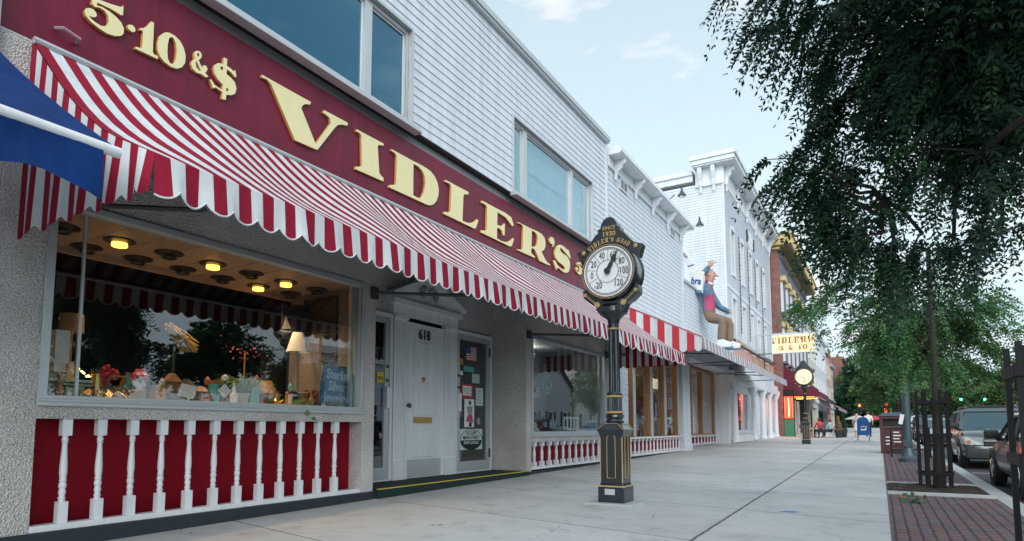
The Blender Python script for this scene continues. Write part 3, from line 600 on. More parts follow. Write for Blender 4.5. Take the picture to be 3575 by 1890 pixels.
# recessed entrance: aluminium door, panelled door 618 with pediment, glass door
def alu_door(parent, y0, y1, hinge, name):
    f = MB(); frame_rect(f, y0, y1, .215, 3.22, -7.62, -7.54, .07, wb=.03); fr = f.build(name, 'white_paint', parent, bevel=.004)
    d = MB(); frame_rect(d, y0 + .075, y1 - .075, .25, 3.145, -7.60, -7.555, .11, wb=.2); dl = d.build('door_leaf', 'alu', fr, bevel=.004)
    g = MB(); g.box(-7.585, -7.575, y0 + .185, y1 - .185, .45, 3.035); g.build('pane', 'shop_glass', fr)
    s = 1 if hinge == 'L' else -1; yh = (y1 - .13) if hinge == 'L' else (y0 + .13)
    h = MB(); h.box(-7.56, -7.50, yh - .05, yh + .05, 1.5, 1.88); h.build('push_plate', 'white_paint', fr, bevel=.006)
    for zk in (2.25, 2.0): k = MB(); k.lathe([(.03, 0), (.03, .02), (.012, .025)], (-7.555, yh, zk), 10, axis='x'); k.build('lock', 'dark_metal', fr)
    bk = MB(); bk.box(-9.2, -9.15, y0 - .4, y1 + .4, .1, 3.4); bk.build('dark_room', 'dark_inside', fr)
    return fr
alu_door(store, 7.3, 8.44, 'L', 'aluminium_door')
gd = alu_door(store, 10.36, 11.78, 'R', 'glass_door')
for z in (.6, 2.85): q = MB(); q.box(-7.56, -7.53, 11.66, 11.70, z - .1, z + .1); q.build('hinge', 'dark_metal', gd)
pd = MB(); pd.box(-7.66, -7.58, 8.80, 10.0, .215, 3.16); od = pd.build('panelled_door', 'white_paint', store)
q = MB()
for a, b_ in ((2.16, 2.80), (1.40, 2.00), (.60, 1.22)):
    for k, (ins, dx) in enumerate(((0, .028), (.06, .016), (.12, .03), (.2, .02))):
        q.box(-7.585 + .004 * k, -7.58 + dx + .004 * k, 9.06 + ins, 9.70 - ins, a + ins, b_ - ins)
q.build('raised_panel', 'white_paint', od, bevel=.008)
q = MB(); q.box(-7.58, -7.574, 8.86, 9.94, .225, .56); q.build('kick_plate', 'alu', od)
q = MB(); q.box(-7.58, -7.555, 9.08, 9.62, 1.245, 1.36); q.box(-7.555, -7.548, 9.14, 9.56, 1.27, 1.335); q.build('mail_slot', 'brass', od, bevel=.004)
q = MB(); q.lathe([(.02, 0), (.02, .03), (.045, .045), (.045, .07), (.02, .085)], (-7.58, 8.90, 1.57), 14, axis='x'); q.build('door_knob', 'dark_metal', od, smooth=True)
q = MB(); q.lathe([(.05, 0), (.05, .02), (.03, .03)], (-7.58, 9.36, 2.08), 14, axis='x'); q.build('door_bell', 'brass', od, smooth=True)
q = MB(); q.box(-7.58, -7.56, 10.02, 10.05, 1.72, 1.95); q.build('door_handle', 'dark_metal', od)
text_mesh('618', 0.27, .012, 0.9, bold=.004, name='house_number', parent=od, o=(-7.572, 9.38, 2.95))
q = MB()
for a, b_ in ((8.46, 8.80), (10.0, 10.34)):
    q.box(-7.62, -7.52, a, b_, .56, 3.16); q.box(-7.62, -7.49, a - .015, b_ + .015, .215, .56); q.box(-7.62, -7.48, a - .02, b_ + .02, 3.16, 3.24)
    for k in range(4): q.box(-7.52, -7.505, a + .05 + .07 * k, a + .08 + .07 * k, .6, 3.1)
q.build('fluted_pilaster', 'white_paint', store, bevel=.006)
q = MB(); q.box(-7.62, -7.50, 8.40, 10.40, 3.24, 3.42); q.box(-7.62, -7.42, 8.34, 10.46, 3.42, 3.52)
q.prism([(8.3, 3.52), (10.5, 3.52), (10.5, 3.57), (9.40, 4.06), (8.3, 3.57)], 'x', -7.62, -7.53)
for s in (1, -1):
    yc = 9.40
    q.prism([(yc + s * 1.12, 3.54), (yc + s * 1.12, 3.62), (yc, 4.12), (yc, 4.02)], 'x', -7.53, -7.38)
pe = q.build('pediment', 'white_paint', store, bevel=.006)
q = MB()
for s in (1, -1):
    q.tube([(-7.50, 9.40 + s * .03, 3.82), (-7.49, 9.40 + s * .10, 3.88), (-7.48, 9.40 + s * .19, 3.82), (-7.47, 9.40 + s * .21, 3.72), (-7.47, 9.40 + s * .20, 3.64)], [.02, .04, .05, .05, .03], 8)
q.build('swag_ornament', 'neutral_grey', pe, smooth=True)
q = MB(); q.box(-7.3, -7.0, 11.80, 11.872, 1.90, 2.0); q.build('wall_conduit_box', 'stucco', store)
# notices on the glass door: each a sheet of its own
def notice(y0, y1, z0, z1, mat, label, name='notice', x=-7.570, extra=None, group='notices on the glass door'):
    b_ = MB(); b_.box(x, x + .004, y0, y1, z0, z1); o = b_.build(name, mat); tag(o, label, name.replace('_', ' '), group)
    if extra: extra(o, x + .004, y0, y1, z0, z1)
    return o
pm('aqua', (0.10, 0.42, 0.42), 0.6, 0.05); pm('sign_red', (0.50, 0.02, 0.03), 0.5, 0.1); pm('flag_blue', (0.03, 0.08, 0.30), 0.6, 0.1)
pm('flag_red', (0.45, 0.03, 0.05), 0.6, 0.1); pm('orange', (0.60, 0.24, 0.05), 0.6, 0.1); pm('skirt_pink', (0.42, 0.08, 0.16), 0.7, 0.2, 25); pm('mint_paper', (0.55, 0.68, 0.64), 0.6, 0.04)
def lines(o, x, y0, y1, z0, z1, n=5):
    q_ = MB()
    for k in range(n):
        z = z1 - (z1 - z0) * (k + 1) / (n + 1); q_.box(x, x + .002, y0 + .03, y1 - .03 - .05 * (k % 3 == 2), z - .006, z + .006)
    q_.build('printed_line', 'neutral_grey', o)
def flagx(o, x, y0, y1, z0, z1):
    s = MB()
    for k in range(6): s.box(x, x + .002, y0 + (.4 if k < 3 else 0) * (y1 - y0), y1, z1 - (z1 - z0) * (2 * k + 1) / 12, z1 - (z1 - z0) * (2 * k + 2) / 12)
    s.build('stripe', 'flag_red', o); c = MB(); c.box(x, x + .003, y0, y0 + .42 * (y1 - y0), (z0 + z1) / 2, z1); c.build('canton', 'flag_blue', o)
notice(10.80, 11.17, 2.60, 2.90, 'paper', 'striped flag sticker near the top of the glass door', 'flag_sticker', extra=flagx)
notice(10.70, 11.08, 2.36, 2.47, 'aqua', 'small aqua strip notice below the flag sticker')
notice(11.02, 11.30, 2.13, 2.33, 'mint_paper', 'pale square notice above the notepad sheet', extra=lines)
def redx(o, x, y0, y1, z0, z1):
    w = MB(); w.box(x, x + .002, y0 + .06, y1 - .06, z0 + .05, z1 - .04); f = w.build('white_field', 'paper', o); lines(o, x + .002, y0 + .05, y1 - .05, z0 + .05, z1 - .06, 4)
notice(10.61, 11.05, 1.79, 2.09, 'sign_red', 'red bordered notice in the middle of the glass door', extra=redx)
notice(11.16, 11.45, 1.64, 2.03, 'mint_paper', 'tall notepad sheet with torn top beside the red notice', extra=lines)
def picx(o, x, y0, y1, z0, z1):
    yc = (y0 + y1) / 2 + .02
    a = MB(); a.lathe([(.001, -.002), (.05, 0), (.001, .002)], (x + .002, yc, z1 - .08), 12, axis='x'); a.build('head', 'hair_brown', o)
    a = MB(); a.prism([(yc - .12, z1 - .16), (yc + .10, z1 - .15), (yc + .09, z1 - .34), (yc - .07, z1 - .34)], 'x', x, x + .002); a.build('blouse', 'neutral_grey', o)
    a = MB(); a.prism([(yc - .07, z1 - .34), (yc + .09, z1 - .34), (yc + .13, z0 + .10), (yc - .15, z0 + .12)], 'x', x, x + .003); a.build('skirt', 'skirt_pink', o)
    a = MB(); a.box(x, x + .002, yc - .03, yc + .07, z0 + .01, z0 + .10); a.build('legs', 'black_text', o)
notice(10.73, 11.10, 1.17, 1.77, 'paper', 'poster of a figure in a pink skirt on the glass door', 'poster', extra=picx)
def occx(o, x, y0, y1, z0, z1):
    yc, zc = (y0 + y1) / 2, (z0 + z1) / 2; ry, rz = (y1 - y0) * .48, (z1 - z0) * .47
    low = [(yc + ry * math.cos(t), zc + rz * math.sin(t)) for t in [math.pi + math.pi * k / 20 for k in range(21)]]
    a = MB(); a.prism([(p, q_ - .02) for p, q_ in low], 'x', x, x + .002); a.build('dark_half', 'green_mat', o)
    r_ = MB(); r_.tube([(x + .003, yc + ry * math.cos(t), zc + rz * math.sin(t)) for t in [math.pi * k / 20 for k in range(21)]], .006, 5); r_.build('ring', 'green_mat', o)
    text_mesh('OCCUPY', .105, 0.002, .95, bold=.002, name='lettering', parent=o, o=(x + .003, yc, zc + .13))
    text_mesh('MAIN STREET', .105, 0.002, .98, bold=.002, name='lettering', parent=o, o=(x + .003, yc, zc + .035))
    text_mesh('SHOP LOCALLY', .085, 0.002, .95, bold=.001, mat='paper', name='lettering', parent=o, o=(x + .004, yc, zc - .075))
notice(10.57, 11.42, .69, 1.13, 'mint_paper', 'square OCCUPY MAIN STREET sign at the foot of the glass door', 'window_sign', extra=occx)
notice(10.55, 10.67, 2.49, 2.62, 'orange', 'small orange sticker at the left edge of the glass door', 'sticker')
notice(10.55, 10.67, 2.27, 2.36, 'paper', 'small white sticker below the orange one on the glass door', 'sticker')
b_ = MB(); b_.lathe([(.075, 0), (.075, .004)], (-7.570, 11.27, 1.30), 18, axis='x'); tag(b_.build('round_sticker', 'neutral_grey'), 'grey round sticker right of the pink skirt poster', 'sticker', 'notices on the glass door')
b_ = MB(); b_.box(-7.570, -7.566, 8.06, 8.24, 1.95, 2.14); o = b_.build('pull_sign', 'yellow_line'); tag(o, 'little yellow PULL sign on the narrow left door', 'sign')
text_mesh('PULL', .07, 0.002, .9, bold=.002, name='lettering', parent=o, o=(-7.563, 8.15, 2.03))

# ------------------------------------------------------------------ the fascia sign
sg = thing('store_sign', 'long maroon fascia sign with raised cream 5·10&$ VIDLER’S lettering', 'sign', (-6.80, 9.5, 4.8))
for k, (a, b_) in enumerate(((2.2, 6.71), (6.715, 10.21), (10.215, 13.77), (13.775, 16.62))):
    p = MB(); p.box(-6.82, -6.775 + .001 * (k % 2), a, b_, 4.80, 6.07); p.build('panel', 'maroon', sg)
GL5 = GLYPHS['5'][0]
def letter(loops, dy=0.0, edge=True):
    p = MB(); p.plate([[(a + dy, b_) for a, b_ in l] for l in loops], (-6.775, 0, 0), (0, 1, 0), (0, 0, 1), .042, 0, 1)
    p.build('letter', ['letter_cream', 'letter_edge'], sg, fix=False)
for ch, loops in GLYPHS.items(): letter(loops)
DY = 14.62 - min(a for a, b_ in GL5)
for ch in '5.10&$':
    letter([[(a, b_) for a, b_ in l] for l in GLYPHS[ch]], DY)
b_ = MB(); b_.tube([(-6.77, 2.63, 5.05), (-6.66, 2.66, 5.03), (-6.66, 2.80, 5.0), (-6.77, 2.82, 5.0)], .018, 6); tag(b_.build('conduit_hook', 'pink_canvas', sg), None)

# ------------------------------------------------------------------ striped roll-out awning over the store
aw = thing('striped_awning', 'red and white striped sloping awning with scalloped valance below the maroon sign', 'awning', (XF, 9.6, 4.79))
XA, ZA, YA0, YA1 = -4.5, 3.17, 2.42, 16.85
def aw_fn(y, t):
    sag = .16 * math.sin(math.pi * t) * (.75 + .25 * math.cos((y - 2.4) * 1.25)) + .055 * math.sin((y - 2.4) * 2.9 + 2.5 * t) * math.sin(math.pi * t)
    return (XF + .02 + (XA - XF - .02) * t, y, 4.785 + (ZA - 4.785) * t - sag)
c = MB(); stripes(c, YA0, YA1, aw_fn, .23, 10, 2); c.build('canopy', ['red_canvas', 'white_canvas'], aw, smooth=True, fix=False)
pm('lining_red', (0.05, 0.003, 0.008), .9, .2, 4, spec=.1); pm('lining_grey', (0.10, 0.10, 0.10), .9, .2, 4, spec=.1)  # stripe colours darkened, putting the shade below the awning into the cloth
c = MB(); stripes(c, YA0, YA1, lambda y, t: (aw_fn(y, t)[0], y, aw_fn(y, t)[2] - .012), .23, 6, 1); c.build('lining', ['lining_red', 'lining_grey'], aw, fix=False)  # added sheet under the canopy that carries the painted shade
def valance(mb, y0, y1, per, ztop, h, x, sub=6, amp=.018, scal=.075, start=0, mis=(0, 1), edge=None, seed=1):
    n = round((y1 - y0) / (per / 2)); w = (y1 - y0) / n; rr = random.Random(seed); ph = [rr.uniform(-1, 1) for _ in range(n + 2)]
    def bot(y):
        q_ = ((y - y0) / per + .25) % 1.0
        return ztop - h + scal * (2 * abs(q_ - .5)) ** 2.2 
    def xx(y, t):
        k = (y - y0) / w; i = int(min(max(k, 0), n)); f = k - i
        return x + t * amp * ((ph[i] * (1 - f) + ph[i + 1] * f) * 1.3 + math.sin(k * 1.7)) + .03 * t
    pts = []
    for k in range(n):
        for q in range(sub):
            a = y0 + w * (k + q / sub); b2 = y0 + w * (k + (q + 1) / sub)
            for r_ in range(3):
                t0, t1 = r_ / 3, (r_ + 1) / 3
                def P(y, t): return (xx(y, t), y, ztop + (bot(y) - ztop) * t)
                mb.face([P(a, t0), P(b2, t0), P(b2, t1), P(a, t1)], mis[(k + start) % 2])
            pts.append(P(a, 1))
    pts.append(P(y1, 1)); return pts
c = MB(); pts = valance(c, YA0, YA1, .23, ZA, .33, XA); c.build('valance', ['red_canvas', 'white_canvas'], aw, smooth=True)
c = MB(); c.tube(pts, .008, 5); c.build('piping', 'white_canvas', aw, smooth=True)
c = MB(); n = 19
for k in range(n):
    x0, x1 = XF + .02 + (XA - XF - .02) * k / n, XF + .02 + (XA - XF - .02) * (k + 1) / n
    for q in range(4):
        a, b2 = x0 + (x1 - x0) * q / 4, x0 + (x1 - x0) * (q + 1) / 4
        ta, tb = (a - XF) / (XA - XF), (b2 - XF) / (XA - XF)
        def zb(xv):
            f = ((xv - XF) / .2316 + .25) % 1.0; return 2.86 + .07 * (2 * abs(f - .5)) ** 2.2
        def top(t): p = aw_fn(YA0, t); return p[2]
        for r_ in range(4):
            def P(xv, t, s_): zt = top(t); return (xv, YA0 - .03 * s_ + .025 * math.sin(xv * 14) * s_, zt + (zb(xv) - zt) * s_)
            c.face([P(a, ta, r_ / 4), P(b2, tb, r_ / 4), P(b2, tb, (r_ + 1) / 4), P(a, ta, (r_ + 1) / 4)], k % 2)
c.build('end_flap', ['red_canvas', 'white_canvas'], aw, smooth=True)
c = MB(); c.tube([(XA - .03, YA0 + .05, ZA - .03), (XA - .03, YA1 - .05, ZA - .03)], .03, 10); c.build('front_bar', 'alu', aw, smooth=True)
for y in (2.55, 7.02, 11.95, 16.5):
    c = MB(); c.tube([(XF + .03, y, 3.25), (-5.5, y + .9, 3.24), (XA - .05, y + .1, ZA - .05)], .026, 8); c.box(XF, XF + .07, y - .06, y + .06, 3.15, 3.33); c.build('folding_arm', 'dark_metal', aw)
c = MB(); c.tube([(XF + .05, YA0, 4.77), (XF + .05, YA1, 4.77)], .04, 8); c.build('roller_tube', 'alu', aw)

# ------------------------------------------------------------------ neighbour on the left with a blue awning
nb = thing('neighbour_building', 'dim stucco corner of the neighbouring shop at the far left edge', 'building', (XF, 0.2, 0))
b_ = MB(); b_.box(-16, XF - .03, -4.0, 2.14, -.3, 4.2); b_.build('stucco_wall', 'stucco', nb)
b_ = MB(); lap(b_, -4, 2.1, 4.2, 9.0, XF - .02, .2); b_.box(-16, XF - .05, -4, 2.14, 4.2, 9.0); b_.build('siding', 'grey_siding', nb)
b_ = MB(); b_.box(XF - .02, XF + .06, 2.02, 2.16, 4.2, 9.0); b_.build('corner_board', 'neutral_grey', nb)
ba = thing('blue_awning', 'blue canvas awning on a white front bar at the left edge', 'awning', (XF, 0.5, 4.4))
c = MB()
YB0, YB1, XB, ZB = -3.2, 2.09, -4.36, 3.04
for k in range(24):
    a, b2 = YB0 + (YB1 - YB0) * k / 24, YB0 + (YB1 - YB0) * (k + 1) / 24
    for r_ in range(6):
        def P(y, t): return (XF + (XB - XF) * t, y, 4.62 + (ZB - 4.62) * t - .05 * math.sin(math.pi * t))
        c.face([P(a, r_ / 6), P(b2, r_ / 6), P(b2, (r_ + 1) / 6), P(a, (r_ + 1) / 6)])
c.build('canopy', 'blue_canvas', ba, smooth=True)
c = MB()
for k in range(60):
    a, b2 = YB0 + (2.0 - YB0) * k / 60, YB0 + (2.0 - YB0) * (k + 1) / 60
    for r_ in range(4):
        def P(y, t): return (XB + .02 + .05 * t * math.sin(y * 7.3 + 1.2 * t) + .02 * math.sin(y * 17) * t, y, ZB - .03 - t * (.33 + .045 * math.sin(y * 6.3 + 1.0)))
        c.face([P(a, r_ / 4), P(b2, r_ / 4), P(b2, (r_ + 1) / 4), P(a, (r_ + 1) / 4)])
c.build('valance', 'blue_canvas', ba, smooth=True)
c = MB(); c.tube([(XB, YB0, ZB - .03), (XB, YB1 + .02, ZB - .03)], .037, 14); c.build('front_bar', 'white_paint', ba, smooth=True)
# right end flap of the striped awning (seen from inside)
c = MB(); n = 19
for k in range(n):
    x0, x1 = XF + .02 + (XA - XF - .02) * k / n, XF + .02 + (XA - XF - .02) * (k + 1) / n
    for q in range(4):
        a, b2 = x0 + (x1 - x0) * q / 4, x0 + (x1 - x0) * (q + 1) / 4
        for r_ in range(3):
            def P(xv, s_):
                zt = aw_fn(YA1, (xv - XF) / (XA - XF))[2]; f = ((xv - XF) / .2316 + .25) % 1.0
                return (xv, YA1 + .02 * math.sin(xv * 14) * s_, zt + (2.86 + .07 * (2 * abs(f - .5)) ** 2.2 - zt) * s_)
            c.face([P(a, r_ / 3), P(b2, r_ / 3), P(b2, (r_ + 1) / 3), P(a, (r_ + 1) / 3)], k % 2)
c.build('end_flap', ['red_canvas', 'white_canvas'], aw, smooth=True)

# ------------------------------------------------------------------ 2. bracketed annex and its low wing
an = thing('annex_building', 'white sided shop with bracketed eave and a tall wood framed display window', 'shop', (XF, 21, gz(21)))
s = MB(); lap(s, 16.80, 24.86, 4.3, 9.0, XF, .16, .015); lap(s, 16.62, 18.3, .1, 4.3, XF, .16, .015); lap(s, 18.3, 24.3, 3.98, 4.3, XF, .16, .015)
s.box(XF - .03, XF + .05, 24.82, 24.94, 4.3, 9.3); s.build('siding', 'white_siding', an)
s = MB(); s.box(-16, XF - .03, 16.82, 24.9, 4.3, 9.3); s.box(-16, XF - .03, 16.82, 18.3, -.2, 4.3); s.build('wall', 'white_paint', an)
s = MB(); s.box(XF - .02, XF + .045, 16.84, 24.98, 9.0, 9.32); s.box(XF + .045, XF + .07, 16.84, 24.98, 8.98, 9.03)
s.box(-16, XF + .42, 16.84, 25.25, 9.321, 9.36); s.box(XF + .36, XF + .46, 16.84, 25.3, 9.36, 9.50); s.box(-16, XF + .36, 16.84, 25.2, 9.36, 9.55); s.build('eave', 'white_paint', an, bevel=.008)
for y in (17.35, 19.15, 20.95, 22.75, 24.55):
    q = MB(); q.prism([(XF + .05, 8.72), (XF + .10, 8.70), (XF + .12, 8.86), (XF + .18, 8.98), (XF + .27, 9.05), (XF + .31, 9.14), (XF + .39, 9.2), (XF + .40, 9.318), (XF + .05, 9.318)], 'y', y - .05, y + .05)
    q.build('bracket', 'white_paint', an, bevel=.006)
for y in (18.15, 23.5):
    q = MB(); frame_rect(q, y - .33, y + .33, 8.62, 8.98, XF, XF + .05, .045)
    v_ = q.build('vent', 'white_paint', an); q = MB(); q.box(XF + .005, XF + .032, y - .29, y + .29, 8.66, 8.94); q.build('dark_opening', 'black_text', v_)
    q = MB()
    for k in range(5): q.box(XF + .032, XF + .042, y - .29, y + .29, 8.69 + .052 * k, 8.70 + .052 * k)
    q.box(XF + .032, XF + .044, y - .015, y + .015, 8.66, 8.94); q.build('slat', 'white_paint', v_)
# glazing
f = MB(); f.box(XF - .2, XF - .02, 18.3, 24.3, 3.86, 3.98); f.box(XF - .2, XF - .02, 18.3, 24.3, .80, .88); f.box(XF - .2, XF - .02, 18.3, 18.42, .88, 3.86)
wf = f.build('display_window', 'wood', an)
for a, b_ in ((18.82, 19.04), (20.56, 20.80), (22.14, 22.37), (23.86, 24.06)):
    q = MB(); q.box(XF - .30, XF - .03, a, b_, .88, 3.86, 0); q.box(XF - .03, XF - .005, a - .015, b_ + .015, .88, 3.86, 1); q.build('mullion', ['wood', 'alu'], wf, bevel=.006)
g = MB(); g.box(XF - .13, XF - .12, 18.4, 24.3, .88, 3.86); g.build('pane', 'shop_glass', wf)
q = MB(); q.box(-9.4, -9.3, 18.3, 24.3, .2, 4.3); q.box(-9.4, -7, 18.2, 18.3, .2, 4.3); q.box(-9.4, XF - .2, 24.3, 24.4, .2, 4.3); q.box(-9.4, XF - .2, 18.3, 24.3, 4.0, 4.1); q.box(-9.4, XF - .2, 18.3, 24.3, .5, .84); q.build('shop_interior', 'warm_inside', an)
balustrade(an, 18.3, 24.2, .27, .86, [18.5 + .385 * k for k in range(15)], .085, XF - .01, XF - .08, rail=.05, label=1, mat='red_panel')
q = MB(); q.box(XF - .3, XF + .03, 16.6, 24.3, -.2, .27); q.build('base_plinth', 'base_black', an)
q = MB(); q.box(XF - .3, XF + .06, 24.3, 25.4, .1, 4.2); lap(q, 24.3, 25.4, .5, 4.2, XF + .062, .16, .02); q.box(XF - .3, XF + .12, 24.26, 25.44, .05, .5); q.build('corner_post', 'white_siding', an)
# low wing
s = MB(); lap(s, 24.94, 33.48, 4.1, 7.16, XF, .16, .015); s.build('wing_siding', 'white_siding', an)
s = MB(); s.box(-16, XF - .03, 24.95, 33.46, 4.1, 7.16); s.build('wing_wall', 'white_paint', an)
s = MB(); s.box(-16, XF + .09, 24.95, 33.47, 7.16, 7.27); s.build('wing_coping', 'alu', an, bevel=.006)
s = MB(); lap_side(s, -7.6, XF - .02, .3, 4.1, 33.44, .16, .022); s.build('return_siding', 'white_siding', an)
f = MB(); frame_rect(f, 25.6, 33.4, .78, 4.0, -7.6, -7.45, .10); wf2 = f.build('alcove_window', 'wood', an)
for a in (28.6, 30.6): q = MB(); q.box(-7.62, -7.42, a, a + .22, .88, 3.9); q.build('mullion', 'wood', wf2)
g = MB(); g.box(-7.53, -7.52, 25.7, 33.3, .88, 3.9); g.build('pane', 'shop_glass', wf2)
q = MB(); q.box(-9.4, -9.3, 25.5, 33.4, .2, 4.2); q.box(-9.4, -7.6, 25.5, 33.4, .5, .8); q.box(-9.4, -7.6, 33.4, 33.44, .2, 4.1); q.box(-9.4, -7.6, 25.5, 33.4, 4.02, 4.1); q.build('alcove_interior', 'warm_inside', an)
balustrade(an, 27.5, 33.35, .36, .80, [27.75 + .62 * k for k in range(10)], .09, -7.40, -7.48, rail=.05, label=1)
q = MB(); q.box(-7.62, -7.44, 25.4, 33.4, -.1, .36); q.build('alcove_base', 'white_paint', an)
# flat canopy with striped valance
cp = thing('striped_canopy', 'flat grey-soffit canopy edged with a striped scalloped valance beyond the clock', 'canopy', (XF, 28, 4.4))
Y2, Y3, XC = 18.56, 37.9, -4.45
def cz(x): return 4.98 + (3.86 - 4.98) * (x - XF) / (XC - XF)
c = MB(); N = 60
for k in range(N):
    a, b2 = Y2 + (Y3 - Y2) * k / N, Y2 + (Y3 - Y2) * (k + 1) / N; dz = .03 * (k % 2)
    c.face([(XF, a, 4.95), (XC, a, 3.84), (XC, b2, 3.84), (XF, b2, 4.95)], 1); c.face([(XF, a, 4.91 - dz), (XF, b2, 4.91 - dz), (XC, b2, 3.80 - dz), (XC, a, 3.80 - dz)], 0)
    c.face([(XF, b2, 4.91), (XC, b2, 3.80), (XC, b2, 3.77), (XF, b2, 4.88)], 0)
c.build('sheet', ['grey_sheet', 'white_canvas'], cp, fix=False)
c = MB(); n = 10
for k in range(n):
    for q in range(4):
        a = XF + (XC - XF) * (k + q / 4) / n; b2 = XF + (XC - XF) * (k + (q + 1) / 4) / n
        def zb(xv):
            f_ = (xv - XF) / ((XC - XF) / n) % 1.0; return 3.50 + (.05 if min(f_, 1 - f_) < .05 else 0)
        c.face([(a, Y2, cz(a) - .02), (b2, Y2, cz(b2) - .02), (b2, Y2, 3.50), (a, Y2, 3.50)], k % 2)
    a, b2 = XF + (XC - XF) * k / n, XF + (XC - XF) * (k + 1) / n; m_ = (a + b2) / 2
    c.face([(a + .02, Y2 - .004, 3.50), (b2 - .02, Y2 - .004, 3.50), (b2 - .05, Y2 - .004, 3.455), (m_, Y2 - .004, 3.44), (a + .05, Y2 - .004, 3.455)], k % 2)
pm('bright_red', (0.48, 0.03, 0.05), 0.8, 0.06, 6)
c.build('end_panel', ['bright_red', 'white_canvas'], cp)
c = MB(); c.tube([(XF, Y2 - .01, 4.98), (XC, Y2 - .01, 3.87)], .02, 6); c.build('edge_binding', 'bright_red', cp)
c = MB(); valance(c, Y2, Y3, .45, 3.86, .36, XC, sub=6, amp=.006, scal=.05, seed=3); c.build('valance', ['pink_canvas', 'white_canvas'], cp, smooth=True)
for k, y in enumerate((20.6, 22.9, 25.4, 28.0, 30.8, 33.6, 36.4)):
    c = MB(); c.tube([(XF + .03, y - .2, 3.95 if k % 2 else 3.75), (XC - .05, y, 3.80)], .022, 6); c.build('support_rod', 'dark_metal', cp)

# ------------------------------------------------------------------ giant seated figure on the low wing
def skin_figure(name, joints, edges, sub=2, parent=None, regions=None, mats=('skin',), off=Vector()):
    """one continuous surface grown round a joint skeleton; joints: name -> (pos, radius)"""
    names = list(joints); idx = {k: i for i, k in enumerate(names)}
    me = bpy.data.meshes.new(name); me.from_pydata([tuple(Vector(joints[k][0]) - off) for k in names], [(idx[a], idx[b]) for a, b in edges], [])
    o = bpy.data.objects.new(name, me); COL.objects.link(o)
    md = o.modifiers.new('skin', 'SKIN'); sv = me.skin_vertices[0].data
    for k in names:
        r_ = joints[k][1]; sv[idx[k]].radius = r_ if isinstance(r_, tuple) else (r_, r_)
    sv[0].use_root = True
    sb = o.modifiers.new('sub', 'SUBSURF'); sb.levels = sub; sb.render_levels = sub
    dg = bpy.context.evaluated_depsgraph_get(); nm = bpy.data.meshes.new_from_object(o.evaluated_get(dg))
    o.modifiers.clear(); o.data = nm; bpy.data.meshes.remove(me)
    nm.materials.clear()
    for k in mats: nm.materials.append(M[k])
    segs = [(Vector(joints[a][0]) - off, Vector(joints[b][0]) - off, a, b) for a, b in edges]
    if regions:
        for p in nm.polygons:
            c_ = p.center; best = None
            for a, b, na, nb_ in segs:
                d = b - a; t = max(0, min(1, (c_ - a).dot(d) / max(d.length_squared, 1e-9))); q_ = (a + d * t - c_).length
                rr = joints[na][1] if not isinstance(joints[na][1], tuple) else joints[na][1][0]; q_ /= max(rr, 1e-4) ** .5
                if best is None or q_ < best[0]: best = (q_, na, nb_, t)
            p.material_index = regions(best[1], best[2], best[3], c_ + off)
    nm.polygons.foreach_set('use_smooth', [True] * len(nm.polygons))
    if parent: o.parent = parent
    OFF[o.name] = off; return o
pm('khaki', (0.21, 0.145, 0.105), 0.85, 0.3, 3, 0.9, 5); pm('pink_shirt', (0.46, 0.06, 0.15), 0.75, 0.2, 4, 0.8, 6); pm('denim_blue', (0.10, 0.20, 0.30), 0.8, 0.4, 5, 0.8, 7)
FY = 27.6; HX = .20
J = dict(pelvis=((-6.30, FY, 6.08), .29), belly=((-6.30, FY, 6.55), .29), chest=((-6.28, FY, 7.15), .29), neck=((-6.28, FY, 7.50), .15), head0=((-6.22, FY, 7.72), .22), head1=((-6.17, FY, 7.95), .25), crown=((-6.18, FY, 8.12), .17),
         hipL=((-6.20, FY - .22, 6.0), .23), kneeL=((-5.64, FY - .26, 5.84), .20), ankL=((-5.74, FY - .26, 4.84), .19), hipR=((-6.20, FY + .22, 6.0), .23), kneeR=((-5.46, FY + .28, 5.82), .20), ankR=((-5.52, FY + .28, 4.78), .19),
         shR=((-6.34, FY - .40, 7.28), .19), elR=((-6.62, FY - .42, 7.72), .15), wrR=((-6.22, FY - .36, 8.16), .09), palm=((-6.10, FY - .34, 8.27), .085),
         shL=((-6.30, FY + .40, 7.22), .19), elL=((-5.95, FY + .46, 6.55), .15), wrL=((-5.52, FY + .40, 6.28), .10), palmL=((-5.40, FY + .38, 6.20), .08))
Ed = [('pelvis', 'belly'), ('belly', 'chest'), ('chest', 'neck'), ('neck', 'head0'), ('head0', 'head1'), ('head1', 'crown'), ('pelvis', 'hipL'), ('hipL', 'kneeL'), ('kneeL', 'ankL'), ('pelvis', 'hipR'), ('hipR', 'kneeR'), ('kneeR', 'ankR'),
      ('chest', 'shR'), ('shR', 'elR'), ('elR', 'wrR'), ('wrR', 'palm'), ('chest', 'shL'), ('shL', 'elL'), ('elL', 'wrL'), ('wrL', 'palmL')]
for k, (dx, dz, l) in enumerate(((-.06, .16, .20), (.02, .19, .22), (.08, .17, .21), (.14, .11, .18))):
    a = Vector(J['palm'][0]) + Vector((dx * .35, (k - 1.5) * .045, .05)); b_ = a + Vector((dx * .7, (k - 1.5) * .03, dz * .7)); c_ = b_ + Vector((dx * .5 + .03, 0, dz * .3))
    J[f'f{k}a'] = (tuple(a), .035); J[f'f{k}b'] = (tuple(b_), .03); J[f'f{k}c'] = (tuple(c_), .022); Ed += [('palm', f'f{k}a'), (f'f{k}a', f'f{k}b'), (f'f{k}b', f'f{k}c')]
J['tha'] = ((-6.02, FY - .45, 8.24), .032); J['thb'] = ((-5.93, FY - .48, 8.27), .024); Ed += [('palm', 'tha'), ('tha', 'thb')]
